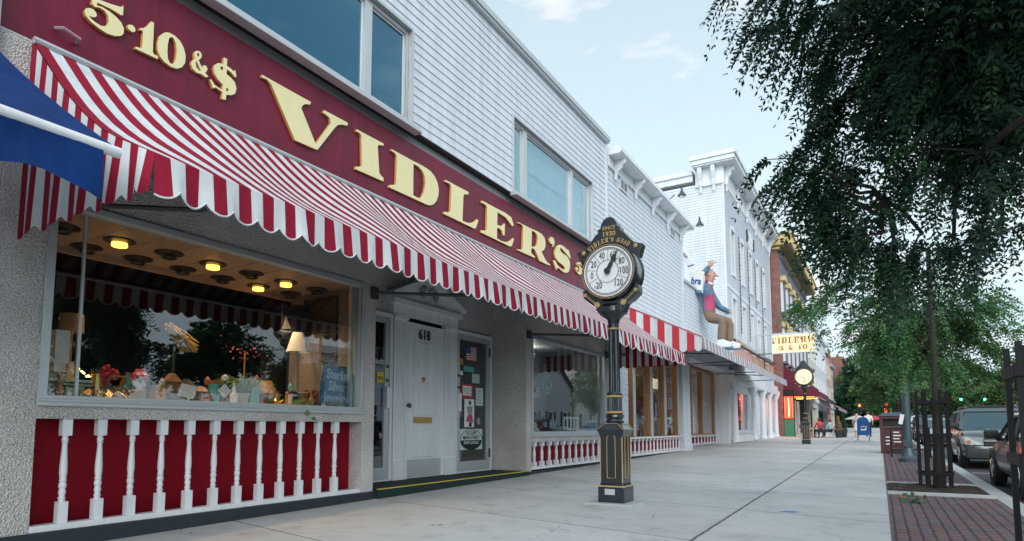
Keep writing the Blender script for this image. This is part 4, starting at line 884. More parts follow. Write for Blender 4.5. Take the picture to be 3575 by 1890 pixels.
def reg(a, b_, t, c_):
    if a in ('neck', 'head0', 'head1', 'palm') or b_ == 'palm' and t > .3 or b_.startswith('f') or a.startswith('f') or a == 'tha' or b_ == 'palmL' and t > .2: return 0
    if a in ('hipL', 'hipR', 'kneeL', 'kneeR') or b_ in ('hipL', 'hipR') or (a == 'pelvis' and c_.z < 6.2): return 1
    if a in ('shR', 'elR', 'shL', 'elL') or b_ in ('shR', 'shL'): return 3
    return 2 if c_.x > -6.38 else 3
st = thing('seated_man_statue', 'giant painted seated man waving, in pink shirt and khaki trousers, on the white wall', 'statue', (-6.5, FY, 5.8))
fo = OFF[st.name]
skin_figure('body', J, Ed, 2, st, reg, ('skin', 'khaki', 'pink_shirt', 'denim_blue'), fo)
q = MB(); hp = [(-6.02 + .03 * math.cos(t), 0, 0) for t in (0,)]
q.prism([(-5.99, 7.98), (-5.80, 7.83), (-5.97, 7.82)], 'y', FY - .05, FY + .05); q.build('nose', 'skin', st, bevel=.01)
q = MB(); q.lathe([(.001, -.16), (.17, -.12), (.235, 0), (.21, .12), (.10, .20), (.001, .22)], (-6.27, FY, 8.02), 14); q.build('hair', 'hair_grey', st, smooth=True)
for s_ in (1, -1):
    q = MB(); q.lathe([(.001, -.03), (.05, -.015), (.05, .015), (.001, .03)], (-6.18, FY + s_ * .26, 7.88), 10, axis='y'); q.build('ear', 'skin', st, smooth=True)
    q = MB(); q.lathe([(.001, -.02), (.03, 0), (.001, .02)], (-5.97, FY + s_ * .10, 7.98), 8, axis='x'); q.build('eye', 'black_text', st)
q = MB(); q.tube([(-5.975, FY - .09, 7.69), (-5.955, FY, 7.67), (-5.975, FY + .09, 7.69)], .014, 6); q.build('mouth', 'sign_red', st)
q = MB(); q.obox((-6.16, FY, 7.52), (.22, .34, .10), (0, .5, 0)); q.build('collar', 'white_paint', st, bevel=.02)
for s_ in (-1, 1):
    x_ = -5.72 if s_ < 0 else -5.50; dz_ = -.14
    q = MB(); q.prism([(x_ - .18, 4.60), (x_ + .42, 4.60), (x_ + .45, 4.80), (x_ + .30, 4.86), (x_ + .10, 4.96), (x_ - .16, 4.94)], 'y', FY + s_ * .31 - .13, FY + s_ * .31 + .13); sh = q.build('shoe', 'white_paint', st, bevel=.04, smooth=True)
    q = MB(); q.prism([(x_ - .2, 4.56), (x_ + .45, 4.56), (x_ + .47, 4.61), (x_ - .2, 4.61)], 'y', FY + s_ * .31 - .14, FY + s_ * .31 + .14); q.build('sole', 'denim_blue', sh)
bg_ = thing('shopping_bag', 'white paper bag with blue lettering held up by the seated giant figure', 'bag', (-6.75, FY - .62, 7.0))
q = MB(); q.prism([(-6.98, 7.15), (-6.40, 7.02), (-6.30, 7.95), (-6.85, 8.0)], 'y', FY - .72, FY - .50); q.build('bag_body', 'paper', bg_, bevel=.02)
q = MB(); q.prism([(-6.98, 7.13), (-6.40, 7.00), (-6.41, 7.12), (-6.97, 7.25)], 'y', FY - .725, FY - .495); q.build('blue_band', 'denim_blue', bg_)
text_mesh('bra', .42, .01, .8, bold=.012, mat='flag_blue', name='lettering', parent=bg_, o=(-6.63, FY - .73, 7.55), u=(1, 0, -.2), v=(.2, 0, 1))
rl = thing('paper_banner', 'long slanted white paper roll with blue marks behind the seated giant figure', 'banner', (-7.0, FY - .7, 8.3))
q = MB(); q.prism([(-7.42, 9.25), (-7.25, 9.30), (-6.55, 8.05), (-6.90, 7.95)], 'y', FY - .60, FY - .48); q.build('roll', 'paper', rl, bevel=.02)
q = MB(); q.prism([(-7.02, 8.30), (-6.75, 8.36), (-6.72, 8.31), (-6.99, 8.25)], 'y', FY - .605, FY - .475); q.build('blue_band', 'flag_blue', rl)
text_mesh('orn', .22, .01, .9, bold=.004, mat='flag_blue', name='lettering', parent=rl, o=(-7.12, FY - .605, 8.78), u=(-.5, 0, .87), v=(-.87, 0, -.5))
# two goose-neck lamps beyond the eave
for (y, z, s_, lab) in ((24.2, 10.55, 0, 'upper goose-neck wall lamp against the side wall of the tall white building'), (26.6, 10.0, 1, 'lower goose-neck wall lamp above the bracketed eave')):
    x_ = -6.45 if not s_ else -6.35
    l_ = thing('wall_lamp', lab, 'wall lamp', (-7.6, y, z), 'goose-neck lamps above the eave')
    q = MB(); q.tube([(-7.9, y + .2, z - .75), (-7.55, y + .12, z - .45), (x_ - .28, y, z + .02)], .018, 6); q.tube([(-7.9, y + .2, 7.2), (-7.9, y + .2, z - .72)], .02, 6); q.build('arm', 'dark_metal', l_)
    q = MB(); q.lathe([(.05, .16), (.06, .10), (.09, .04), (.17, -.06), (.18, -.08), (.16, -.08)], (x_, y, z), 14); q.lathe([(.03, .15), (.045, .24), (.02, .30)], (x_, y, z), 8); q.build('shade', 'lamp_steel', l_, smooth=True)
    q = MB(); q.lathe([(.001, -.17), (.06, -.15), (.075, -.08), (.05, -.02)], (x_, y, z), 10); q.build('bulb', 'paper', l_, smooth=True)

# ------------------------------------------------------------------ 3. tall Italianate building
it = thing('italianate_building', 'tall white clapboard building with heavy bracketed cornice and arched windows', 'building', (XF, 41, gz(41)))
RZ = ((5.75, 8.3), (9.7, 12.2)); WY = [(35.1, 35.95), (37.9, 38.7), (40.6, 41.4), (43.2, 44.0), (45.9, 46.7)]
holes = [(a, b_, z0, z1) for a, b_ in WY for z0, z1 in RZ]
s = MB(); lap(s, 33.5, 49.4, 4.2, 14.5, XF, .13, .022, holes); s.build('siding', 'white_siding', it)
s = MB(); lap_side(s, -20, XF, 4.0, 14.5, 33.5, .15, .022); s.build('side_siding', 'white_siding', it)
s = MB(); wall_with_holes(s, 33.56, 49.4, 4.2, 14.5, -7.0, XF - .03, holes); s.box(-20, -7.0, 33.56, 33.8, .2, 14.5); s.box(-20, -7.0, 49.2, 49.4, .2, 14.5); s.box(-20, -19.8, 33.8, 49.2, .2, 14.5); s.build('wall', 'white_paint', it)
s = MB(); s.box(XF - .05, XF + .035, 33.45, 33.62, 3, 14.5); s.box(XF - .05, XF + .035, 49.3, 49.45, 3, 14.5); s.box(XF - .03, XF + .05, 33.5, 49.4, 8.7, 8.85); s.build('corner_board', 'white_paint', it)
s = MB(); s.box(XF - .05, XF + .06, 33.42, 49.45, 14.3, 15.3); s.box(-8.15, XF, 33.38, 33.5, 14.3, 15.3); s.box(-20, XF + .72, 32.9, 50.0, 15.3, 15.36) if 0 else None
s.box(-8.2, XF + .66, 32.95, 49.95, 15.3, 15.38); s.box(-8.24, XF + .72, 32.88, 50.0, 15.38, 15.62); s.box(-8.3, XF + .80, 32.80, 50.05, 15.62, 15.85)
s.build('cornice', 'white_paint', it, bevel=.015); s = MB(); s.box(-20, -8.3, 33.40, 49.4, 14.70, 15.05); s.box(-20, -8.3, 33.30, 49.4, 15.05, 15.32); s.build('cornice', 'white_paint', it, bevel=.015)
for y in (33.9, 36.9, 39.9, 42.9, 45.9, 48.9):
    q = MB()
    for d in (0,):
        q.prism([(XF + .06, 14.30), (XF + .16, 14.28), (XF + .20, 14.5), (XF + .22, 14.7), (XF + .34, 14.85), (XF + .36, 15.0), (XF + .5, 15.1), (XF + .54, 15.298), (XF + .06, 15.298)], 'y', y - .13, y + .13)
        q.box(XF + .06, XF + .14, y - .09, y + .09, 13.95, 14.28)
    q.build('bracket', 'white_paint', it, bevel=.02)
for x_ in (-7.85, -7.15):
    q = MB(); q.prism([(33.38, 14.28), (33.30, 14.28), (33.24, 14.6), (33.14, 14.8), (33.06, 15.0), (33.02, 15.298), (33.38, 15.298)], 'x', x_ - .11, x_ + .11); q.box(x_ - .07, x_ + .07, 33.32, 33.38, 13.95, 14.28); q.build('bracket', 'white_paint', it, bevel=.02)
for a, b_ in WY:
    for z0, z1 in RZ:
        f = MB(); frame_rect(f, a, b_, z0, z1, XF - .14, XF - .04, .06); f.box(XF - .04, XF + .04, a - .12, a, z0 - .05, z1); f.box(XF - .04, XF + .04, b_, b_ + .12, z0 - .05, z1)
        f.box(XF - .04, XF + .09, a - .15, b_ + .15, z0 - .12, z0 - .02); f.box(XF - .13, XF - .05, a, b_, (z0 + z1) / 2 - .03, (z0 + z1) / 2 + .03)
        m_ = (a + b_) / 2; f.prism([(a - .14, z1), (b_ + .14, z1), (b_ + .14, z1 + .12), (m_ + .25, z1 + .24), (m_, z1 + .28), (m_ - .25, z1 + .24), (a - .14, z1 + .12)], 'x', XF - .04, XF + .07)
        w = f.build('window', 'white_paint', it); g = MB(); g.box(XF - .11, XF - .10, a + .06, b_ - .06, z0 + .06, z1 - .06); g.build('pane', 'upper_glass', w); g = MB(); g.box(XF - .30, XF - .29, a, b_, z0, z1); g.build('curtain', 'white_canvas', w)
for k, y in enumerate((36.95, 39.75, 42.3, 44.95)):
    q = MB(); z0, z1 = (6.6, 12.3) if k % 3 == 0 else (6.5, 12.4) if k == 1 else (9.0, 12.2)
    if k == 3: z0 = 5.2
    q.tube([(XF + .1, y, z0), (XF + .09, y, z1)], .022, 5)
    for j in range(int((z1 - z0) / .22)): q.obox((XF + .10, y, z0 + .22 * j), (.05, .07, .07), (.4, .3, j))
    tag(q.build('light_string', 'dark_metal'), ('first', 'second', 'short third', 'last')[k] + ' dark light string hanging down the tall white front, counting from the camera', 'light string', 'light strings on the tall white building')
ov = thing('oval_plaque', 'pale oval plaque with dark ends high on the tall white building', 'plaque', (XF, 41.2, 13.1))
q = MB(); q.lathe([(.001, .04), (.9, .05), (.95, .02), (.95, 0)], (XF, 0, 0), 28, axis='x'); q.v = [(x, 41.2 + y * 1.15, 13.12 + z * .62) for x, y, z in q.v]; q.build('disc', 'skin' if 0 else 'white_paint', ov)
for s_ in (1, -1):
    q = MB(); q.plate([[(0, 0), (.35 * s_, .45), (.52 * s_, .38), (.45 * s_, 0), (.52 * s_, -.30), (.3 * s_, -.36)]], (XF + .03, 41.2 + s_ * .8, 13.12 - s_ * .04), (0, 1, 0), (0, 0, 1), .05); q.build('dark_ribbon', 'black_text', ov)
# ground floor: fascia board, arcaded white front, lit windows
pm('pink_board', (0.62, 0.34, 0.30), 0.6, 0.08, 2)
q = MB(); q.box(XF - .02, XF + .06, 34.6, 49.2, 4.85, 5.80); fb = tag(q.build('fascia_board', 'pink_board'), 'pinkish shop board under a black moulding on the tall white building', 'sign')
q = MB(); q.box(XF - .02, XF + .22, 34.5, 49.3, 5.80, 5.98); q.build('moulding', 'black_paint', fb, bevel=.02)
for k, ch in enumerate("VIDLER'S"):
    l0 = GLYPHS[ch]; a0 = min(p[0] for p in l0[0]); b0 = min(p[1] for p in l0[0]); sc_ = .75
    q = MB(); q.plate([[((a - a0) * sc_, (b_ - b0) * sc_) for a, b_ in l] for l in l0], (XF + .06, 40.2 + k * 1.02, 5.08), (0, 1, 0), (0, 0, 1), .02); q.build('letter', 'gold_paint', fb, fix=False)
s = MB(); gh = [(34.3, 38.9, .95, 3.2), (43.9, 45.4, .5, 3.3), (46.0, 48.0, .6, 3.3)]
wall_with_holes(s, 33.46, 49.4, .2, 4.2, -7.0, XF, gh); s.build('shopfront_wall', 'white_paint', it)
for y in (33.75, 39.3, 42.9, 45.7, 48.6):
    s = MB(); s.lathe([(.22, .3), (.22, .45), (.16, .5), (.14, 1.6), (.13, 3.0), (.18, 3.1), (.24, 3.25), (.24, 3.4)], (XF + .22, y, .15), 12); s.build('column', 'white_paint', it, smooth=True)
s = MB(); s.box(XF, XF + .42, 33.4, 49.45, 3.55, 3.85); s.box(XF, XF + .3, 33.4, 49.45, 3.85, 4.2); s.build('shop_cornice', 'white_paint', it, bevel=.02)
s = MB()
for a, b_ in ((39.7, 41.1), (41.3, 42.7)):
    s.prism([(a + .1, .6), (b_ - .1, .6), (b_ - .1, 2.7)] + [((a + b_) / 2 + (b_ - a - .2) / 2 * math.cos(t), 2.7 + .45 * math.sin(t)) for t in [math.pi * k / 8 for k in range(1, 8)]] + [(a + .1, 2.7)], 'x', XF, XF + .04)
s.build('arched_panel', 'white_paint', it, bevel=.01)
pm('lit_red_goods', (0.55, 0.05, 0.05), 0.7, 0.4, 3); pm('lit_tan_goods', (0.50, 0.33, 0.18), 0.8, 0.5, 3, detail=8)
for k, (a, b_, z0, z1) in enumerate(gh):
    f = MB(); frame_rect(f, a, b_, z0, z1, XF - .12, XF - .02, .08); w = f.build('shop_window', 'white_paint', it); g = MB(); g.box(XF - .08, XF - .07, a + .08, b_ - .08, z0 + .08, z1 - .08); g.build('pane', 'shop_glass', w)
    g = MB(); g.box(-8.2, -8.1, a - .3, b_ + .3, z0 - .2, z1 + .3); g.box(-8.1, XF - .12, a - .3, b_ + .3, z0 - .2, z0); g.build('window_back', ('neutral_grey', 'lit_red_goods', 'lit_tan_goods')[k], w)
    for yc in ((a + b_) / 2,):
        l_ = bpy.data.lights.new('window_glow', 'POINT'); l_.energy = (8, 60, 60)[k]; l_.color = ((1, .85, .7), (1, .35, .25), (1, .66, .36))[k]; l_.shadow_soft_size = .2
        lo = bpy.data.objects.new('window_glow', l_); COL.objects.link(lo); lo.location = (-7.4, yc, z1 - .3)
balustrade(it, 34.6, 38.8, .40, .95, [34.8 + .32 * k for k in range(13)], .09, XF + .18, XF + .05, rail=.05, label=1, mat='white_paint')
balustrade(it, 46.0, 48.2, .45, .95, [46.2 + .3 * k for k in range(7)], .09, XF + .18, XF + .05, rail=.05, label=1, mat='white_paint')
q = MB(); q.lathe([(.001, .42), (.12, .40), (.17, .30), (.14, .18), (.16, .12), (.30, .0), (.34, -.35), (.001, -.36)], (-7.25, 36.2, 1.45), 14); tag(q.build('white_bust', 'paper', smooth=True), 'white bust standing in the grey shop window of the tall white building', 'bust')
# projecting lit sign
hs = thing('hanging_sign', 'lit cream projecting sign reading VIDLER’S 5 & 10 on two steel arms', 'sign', (-5.6, 42, 6.4))
emis('sign_lit', (1.0, 0.80, 0.44), 0.50, (.30, .26, .18)); pm('sign_letter', (0.42, 0.17, 0.04), 0.6, 0.1)
q = MB(); q.box(-5.64, -3.24, 41.87, 42.13, 5.90, 6.98); q.build('lit_face', 'sign_lit', hs)
q = MB(); q.box(-5.70, -3.18, 41.85, 42.15, 6.98, 7.04); q.box(-5.70, -3.18, 41.85, 42.15, 5.84, 5.90); q.box(-5.70, -5.64, 41.85, 42.15, 5.9, 6.98); q.box(-3.24, -3.18, 41.85, 42.15, 5.9, 6.98); q.build('frame', 'white_paint', hs)
q = MB(); q.box(XF, -3.4, 41.95, 42.05, 7.05, 7.15); q.build('top_arm', 'alu', hs); q = MB(); q.tube([(XF, 42, 5.86), (-5.7, 42, 5.88)], .03, 6); q.build('lower_arm', 'dark_metal', hs)
def glyph_word(word, h, parent, o, u, v, mat, depth=.01, gap=.12, xs=1.0, name='letter', center=True, mb=None):
    """word set in the sign's own letter shapes, cap height h"""
    H_ = .66; k = h / H_; x_ = 0; placed = []
    for ch in word:
        if ch == ' ': x_ += .45 * k * xs; continue
        l0 = GLYPHS[ch]; a0 = min(p[0] for p in l0[0]); a1 = max(p[0] for p in l0[0]); b0 = min(p[1] for p in l0[0]); b1 = max(p[1] for p in l0[0])
        kk = k if ch in "VIDLERS'" else h / (b1 - b0) ; kx = kk * xs; base = 0
        if ch in "VIDLERS": kk = h / (b1 - b0)
        if ch == "'": base = 0; kk = h / (b1 - b0); kx = kk * xs * .5
        if ch == '.': kk = k; base = .2 * h; kx = kk * xs
        placed.append(([[((a - a0) * kx + x_, (b_ - b0) * kk + base) for a, b_ in l] for l in l0])); x_ += (a1 - a0) * kx + gap * h
    sh_ = -x_ / 2 if center else 0
    m_ = mb or MB()
    for loops in placed:
        m_.plate([[(a + sh_, b_) for a, b_ in l] for l in loops], o, u, v, depth)
    if mb is None: return m_.build(name, mat, parent, fix=False)
glyph_word("VIDLER'S", .40, hs, (-4.44, 41.868, 6.46), (1, 0, 0), (0, 0, 1), 'sign_letter', gap=.15, xs=.40, name='lettering')
glyph_word("5 & 10", .34, hs, (-4.44, 41.868, 6.02), (1, 0, 0), (0, 0, 1), 'sign_letter', gap=.2, xs=.95, name='lettering')

# ------------------------------------------------------------------ 4. brick-sided building with yellow eave, and the rest of the row
bb = thing('brick_side_building', 'brick sided building with violet front, hooded windows and deep yellow eave', 'building', (-6.1, 60, gz(60)))
q = MB(); q.box(-18, -6.12, 49.9, 50.3, .2, 14.75); q.build('brick_wall', 'red_brick', bb)
BW = [(50.6, 51.7), (53.6, 54.7), (56.5, 57.6), (59.6, 60.7), (63.0, 64.1), (66.4, 67.5)]
holes = [(a, b_, z0, z1) for a, b_ in BW for z0, z1 in ((10.0, 12.4), (6.2, 8.8))]
q = MB(); wall_with_holes(q, 50.3, 70, 4.6, 14.75, -6.5, -6.1, holes); q.box(-18, -6.5, 69.7, 70, .3, 14.7); q.build('front_wall', 'violet_wall', bb)
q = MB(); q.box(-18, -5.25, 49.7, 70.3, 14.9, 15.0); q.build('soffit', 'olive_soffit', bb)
q = MB(); q.box(-18, -5.12, 49.55, 70.4, 15.0, 15.75); q.box(-18, -5.02, 49.45, 70.5, 15.75, 15.95); q.box(-6.55, -5.98, 49.75, 70.2, 14.74, 14.9); q.build('eave_fascia', 'yellow_trim', bb, bevel=.02)
for k in range(26):
    q = MB(); y = 50.6 + .75 * k; q.box(-6.1, -5.95, y, y + .25, 14.2, 14.60); q.build('dentil', 'violet_wall', bb)
for a, b_ in BW:
    for z0, z1 in ((10.0, 12.4), (6.2, 8.8)):
        f = MB(); f.box(-6.1, -5.96, a - .05, a + .22, z0, z1); f.box(-6.12, -6.04, b_ - .1, b_, z0, z1); w = f.build('window', 'white_paint', bb); g = MB(); g.box(-6.4, -6.35, a, b_, z0, z1); g.build('pane', 'upper_glass', w)
        h_ = MB(); m_ = (a + b_) / 2; h_.prism([(a - .25, z1), (b_ + .25, z1), (b_ + .25, z1 + .25), (m_ + .3, z1 + .5), (m_ - .3, z1 + .5), (a - .25, z1 + .25)], 'x', -6.1, -5.75); h_.build('hood', 'yellow_trim', w, bevel=.03)
        h_ = MB(); h_.box(-6.1, -5.85, a - .2, b_ + .2, z0 - .18, z0); h_.build('sill', 'violet_wall', w)
q = MB(); wall_with_holes(q, 50.3, 70, .3, 4.6, -6.9, -6.5, [(51.2, 54.5, .3, 3.4), (55, 59.5, .9, 3.4), (60, 62, .4, 3.4), (62.6, 69, .9, 3.4)]); q.build('shopfront', 'dark_inside', bb)
q = MB()
for y in (54.7, 59.7, 62.3): q.box(-6.5, -6.3, y - .18, y + .18, .3, 3.6)
q.build('door_post', 'white_paint', bb)
pm('green_panel', (0.05, 0.22, 0.12), 0.5, 0.2); q = MB(); q.box(-6.1, -5.42, 49.86, 49.93, .45, 1.80); q.build('green_wainscot', 'green_panel', bb)
q = MB(); q.box(-6.12, -5.40, 49.93, 50.3, .4, 4.0); q.build('return_wall', 'dark_inside', bb)
ns = thing('neon_sign', 'glowing red neon window sign at the brick corner', 'sign', (-5.75, 49.8, 1.9))
emis('neon_red', (1.0, 0.045, 0.02), 5.0); emis('neon_core', (1.0, 0.36, 0.12), 7.0); pm('neon_back', (0.45, 0.02, 0.02), 0.4, 0.1)
q = MB(); q.box(-6.05, -5.45, 49.82, 49.86, 1.85, 3.50); q.build('back_panel', 'neon_back', ns)
for k, x_ in enumerate((-5.98, -5.86, -5.75, -5.63, -5.52)):
    q = MB(); q.tube([(x_, 49.79, 1.95), (x_, 49.79, 3.4)], .022, 6); q.build('neon_tube', 'neon_core' if k == 2 else 'neon_red', ns)
q = MB(); q.tube([(-6.02, 49.79, 1.9), (-5.48, 49.79, 1.9), (-5.48, 49.79, 3.46), (-6.02, 49.79, 3.46), (-6.02, 49.79, 1.9)], .02, 6); q.build('neon_border', 'neon_red', ns)
ga = thing('burgundy_awning', 'burgundy canvas awning over the cafe tables', 'awning', (-6.1, 55, 5))
q = MB(); q.prism([(-6.1, 5.9), (-3.75, 3.85), (-3.75, 3.45), (-6.1, 3.6)], 'y', 50.45, 50.5); q.build('end_panel', 'burgundy_canvas', ga)
q = MB(); q.prism([(-6.1, 5.9), (-6.1, 5.84), (-3.75, 3.8), (-3.75, 3.45), (-3.71, 3.45), (-3.71, 3.87)], 'y', 50.5, 60); q.build('canopy', 'burgundy_canvas', ga)
q = MB(); q.tube([(-3.7, 50.4, 3.86), (-3.7, 60, 3.86)], .05, 6); q.build('pale_edge', 'white_paint', ga)
emis('heater_glow', (1.0, 0.22, 0.03), 3.0)
for y in (52.5, 55.5):
    h_ = thing('patio_heater', ('near' if y < 54 else 'far') + ' glowing bar heater under the burgundy awning', 'heater', (-5.0, y, 3.5), 'bar heaters under the burgundy awning')
    q = MB(); q.box(-5.9, -4.1, y, y + .15, 3.5, 3.6); q.build('casing', 'dark_metal', h_); q = MB(); q.box(-5.8, -4.2, y - .01, y, 3.52, 3.57); q.build('element', 'heater_glow', h_)
da = thing('dark_awning', 'black slanted awning further down the row past the burgundy one', 'awning', (-6.1, 66, 5))
q = MB(); q.prism([(-6.1, 5.4), (-6.1, 5.3), (-4.0, 3.8), (-4.0, 3.5), (-3.96, 3.5), (-3.96, 3.88)], 'y', 61, 74); q.build('canopy', 'black_canvas', da); q = MB(); q.tube([(-3.95, 60.95, 3.9), (-3.95, 74, 3.9)], .05, 6); q.build('pale_edge', 'white_paint', da)
def row_building(label, y0, y1, h, mat, trim, x=-6.15, floors=2, nw=3, wmat='upper_glass', gable=False, front='cream_wall'):
    t = thing('row_building', label, 'building', (x, (y0 + y1) / 2, gz(y0)), 'buildings further down the row')
    zz = [(4.8 + k * (h - 5.0) / floors, 4.8 + k * (h - 5.0) / floors + (h - 5.0) / floors * .68) for k in range(floors)]
    ws_ = [(y0 + (y1 - y0) * (k + .28) / nw, y0 + (y1 - y0) * (k + .72) / nw) for k in range(nw)]
    hl = [(a, b_, z0, z1) for a, b_ in ws_ for z0, z1 in zz]
    q = MB(); wall_with_holes(q, y0, y1, gz(y0) - .3, h, x - .35, x, hl + [(y0 + .8, y1 - .8, .9, 3.4)]); q.box(-18, x - .35, y0, y0 + .3, 0, h); q.box(-18, x - .35, y1 - .3, y1, 0, h); q.box(-18, -17.7, y0 + .3, y1 - .3, 0, h); q.build('wall', mat, t)
    q = MB(); q.box(-18, x + .35, y0 - .05, y1 + .05, h, h + .5); q.box(x, x + .2, y0, y1, 4.0, 4.4); q.build('cornice', trim, t, bevel=.03)
    for a, b_ in ws_:
        for z0, z1 in zz:
            f = MB(); frame_rect(f, a, b_, z0, z1, x - .2, x + .05, .1); f.box(x - .15, x - .05, a, b_, (z0 + z1) / 2 - .05, (z0 + z1) / 2 + .05); w = f.build('window', trim, t); g = MB(); g.box(x - .2, x - .16, a + .1, b_ - .1, z0 + .1, z1 - .1); g.build('pane', wmat, w)
    q = MB(); q.box(x - .3, x - .26, y0 + .8, y1 - .8, .9, 3.4); q.build('shop_pane', 'shop_glass', t); q = MB(); q.box(x - 2, x - 1.9, y0 + .3, y1 - .3, .3, 3.9); q.build('shop_inside', 'warm_inside', t)
    return t
row_building('cream row building just past the violet front', 70.1, 80, 12.4, 'cream_wall', 'white_paint', nw=3)
row_building('plain white row building past the cream one', 80.1, 96, 12.3, 'white_siding', 'white_paint', nw=5)
row_building('narrow pinkish row building with dark window bays', 96.1, 104, 11.6, 'pink_board', 'cream_wall', nw=3)
row_building('low grey gabled row building at the end of the street', 104.1, 111, 10.4, 'cream_wall', 'grey_siding', nw=2)
row_building('red brick corner building beyond the side street', 130, 150, 14.0, 'red_brick', 'terracotta', nw=5, x=-5.6)
la = thing('striped_lean_awning', 'small pinkish lean-to awning near the end of the row', 'awning', (-6.1, 88, 4))
q = MB(); q.prism([(-6.1, 4.9), (-6.1, 4.8), (-4.0, 3.5), (-4.0, 3.2), (-3.95, 3.2), (-3.95, 3.6)], 'y', 80, 100); q.build('canopy', 'pink_canvas', la)
# ------------------------------------------------------------------ post clocks
def post_clock(name, label, cx, cy, kind):
    z0 = gz(cy) - .01
    t = thing(name, label, 'clock', (cx, cy, z0))
    def Z(v): return z0 + v
    q = MB(); q.box(cx - .36, cx + .36, cy - .34, cy + .34, z0 - .1, z0 + .03); q.build('footing', 'curb_stone', t, bevel=.01)
    q = MB(); q.box(cx - .195, cx + .195, cy - .195, cy + .195, Z(.03), Z(.245)); q.build('base_block', 'black_paint', t, bevel=.012)
    q = MB(); q.box(cx - .20, cx + .20, cy - .20, cy + .20, Z(.245), Z(.265)); q.build('gold_band', 'gold_paint', t, bevel=.006)
    # tapering square shaft with chamfered shoulders
    q = MB(); ring = []
    for z, a in ((.265, .172), (.30, .165), (.95, .165), (1.02, .190), (1.05, .205), (1.13, .150), (1.15, .12)): ring.append([(cx - a, cy - a, Z(z)), (cx + a, cy - a, Z(z)), (cx + a, cy + a, Z(z)), (cx - a, cy + a, Z(z))])
    for a, b_ in zip(ring[:-1], ring[1:]):
        for k in range(4): q.face([a[k], a[(k + 1) % 4], b_[(k + 1) % 4], b_[k]])
    q.face(ring[-1]); q.build('pedestal', 'black_paint', t, bevel=.008)
    q = MB()
    for (ux, uy, nx, ny) in ((1, 0, 0, -1), (0, 1, 1, 0), (1, 0, 0, 1), (0, 1, -1, 0)):
        o = Vector((cx + nx * .168, cy + ny * .168, 0)); u_ = Vector((ux, uy, 0))
        pts_ = [(-.062, .37), (-.062, .93), (-.035, .975), (.035, .975), (.062, .93), (.062, .37), (-.062, .37)]
        q.tube([o + u_ * a + Vector((0, 0, Z(b_))) for a, b_ in pts_], .0048, 5)
    for a, b_ in ((1, -1), (1, 1), (-1, -1), (-1, 1)): q.tube([(cx + a * .163, cy + b_ * .163, Z(.31)), (cx + a * .163, cy + b_ * .163, Z(.94))], .008, 5)
    for (p1, p2) in (((-1, -1), (1, -1)), ((1, -1), (1, 1))):
        A = Vector((cx + p1[0] * .205, cy + p1[1] * .205, Z(1.05))); B = Vector((cx + p2[0] * .205, cy + p2[1] * .205, Z(1.05))); d = (B - A); up_ = Vector((0, 0, .085)); ins = Vector((cx, cy, 0)) - (A + B) / 2; ins.z = 0; ins = ins.normalized() * .045
        q.tube([A, A + d * .27 + up_ + ins, A + d * .73 + up_ + ins, B], .004, 4)
    q.build('gold_trim', 'gold_paint', t)
    q = MB(); q.lathe([(.125, 1.14), (.135, 1.17), (.115, 1.20), (.135, 1.23), (.13, 1.26), (.10, 1.275)], (cx, cy, z0), 24); q.build('lower_collar', 'black_paint', t, smooth=True)
    for z1_ in (1.275, 1.506): q = MB(); q.lathe([(.105, z1_), (.128, z1_ + .01), (.13, z1_ + .026), (.105, z1_ + .038)], (cx, cy, z0), 24); q.build('gold_ring', 'gold_paint', t, smooth=True)
    q = MB(); q.lathe([(.108, 1.31), (.105, 1.51)], (cx, cy, z0), 40, flute=.1, nf=1); q.lathe([(.11, 1.54), (.115, 1.56), (.095, 1.59)], (cx, cy, z0), 24); q.lathe([(.086, 1.585), (.076, 2.49)], (cx, cy, z0), 32, flute=.10, nf=1); q.build('fluted_shaft', 'black_paint', t)
    q = MB(); q.lathe([(.082, 2.50), (.085, 2.51), (.082, 2.52)], (cx, cy, z0), 24); q.build('gold_neck_ring', 'gold_paint', t)
    q = MB(); q.lathe([(.076, 2.49), (.078, 2.58), (.09, 2.64), (.15, 2.70), (.20, 2.735), (.205, 2.75), (.15, 2.765), (.15, 2.83), (.19, 2.86)], (cx, cy, z0), 28); q.build('capital', 'black_paint', t, smooth=True)
    hc = Z(3.325); yf = cy - .21
    q = MB(); q.lathe([(.36, -.205), (.405, -.20), (.425, -.16), (.40, -.12), (.41, -.08), (.40, 0), (.41, .08), (.40, .12), (.425, .16), (.405, .20), (.36, .205)], (cx, cy, hc), 48, axis='y', cap=False); q.build('drum', 'black_paint', t, smooth=True)
    for s_ in (-1, 1):
        q = MB(); ring_ = [(cx + .392 * math.cos(2 * math.pi * k / 48), cy + s_ * .206, hc + .392 * math.sin(2 * math.pi * k / 48)) for k in range(49)]; q.tube(ring_, .0055, 5, cap=False); q.build('gold_bezel', 'gold_paint', t)
        q = MB(); q.lathe([(.001, s_ * .200), (.365, s_ * .200), (.37, s_ * .206), (.355, s_ * .208)], (cx, cy, hc), 48, axis='y', cap=False); q.build('dial', 'dial_white' if kind == 'thermo' else 'clock_lit', t)
    # pediment plate
    prof = [(-.50, .355), (-.44, .37), (-.37, .40), (-.29, .485), (-.215, .575), (-.175, .60), (-.175, .655), (-.135, .665), (-.125, .72), (-.085, .785), (-.03, .82)]
    full = [(-a, b_) for a, b_ in prof[::-1]]
    pl_ = [(-.44, .17), ] + prof + full + [(.44, .17), (.30, .27), (.15, .365), (0, .40), (-.15, .365), (-.30, .27)]
    pl_[1] = (-.52, .36)
    q = MB(); q.plate([pl_], (cx, cy + .02, hc), (1, 0, 0), (0, 0, 1), .16); q.build('crest', 'black_paint', t, bevel=.008)
    q = MB()
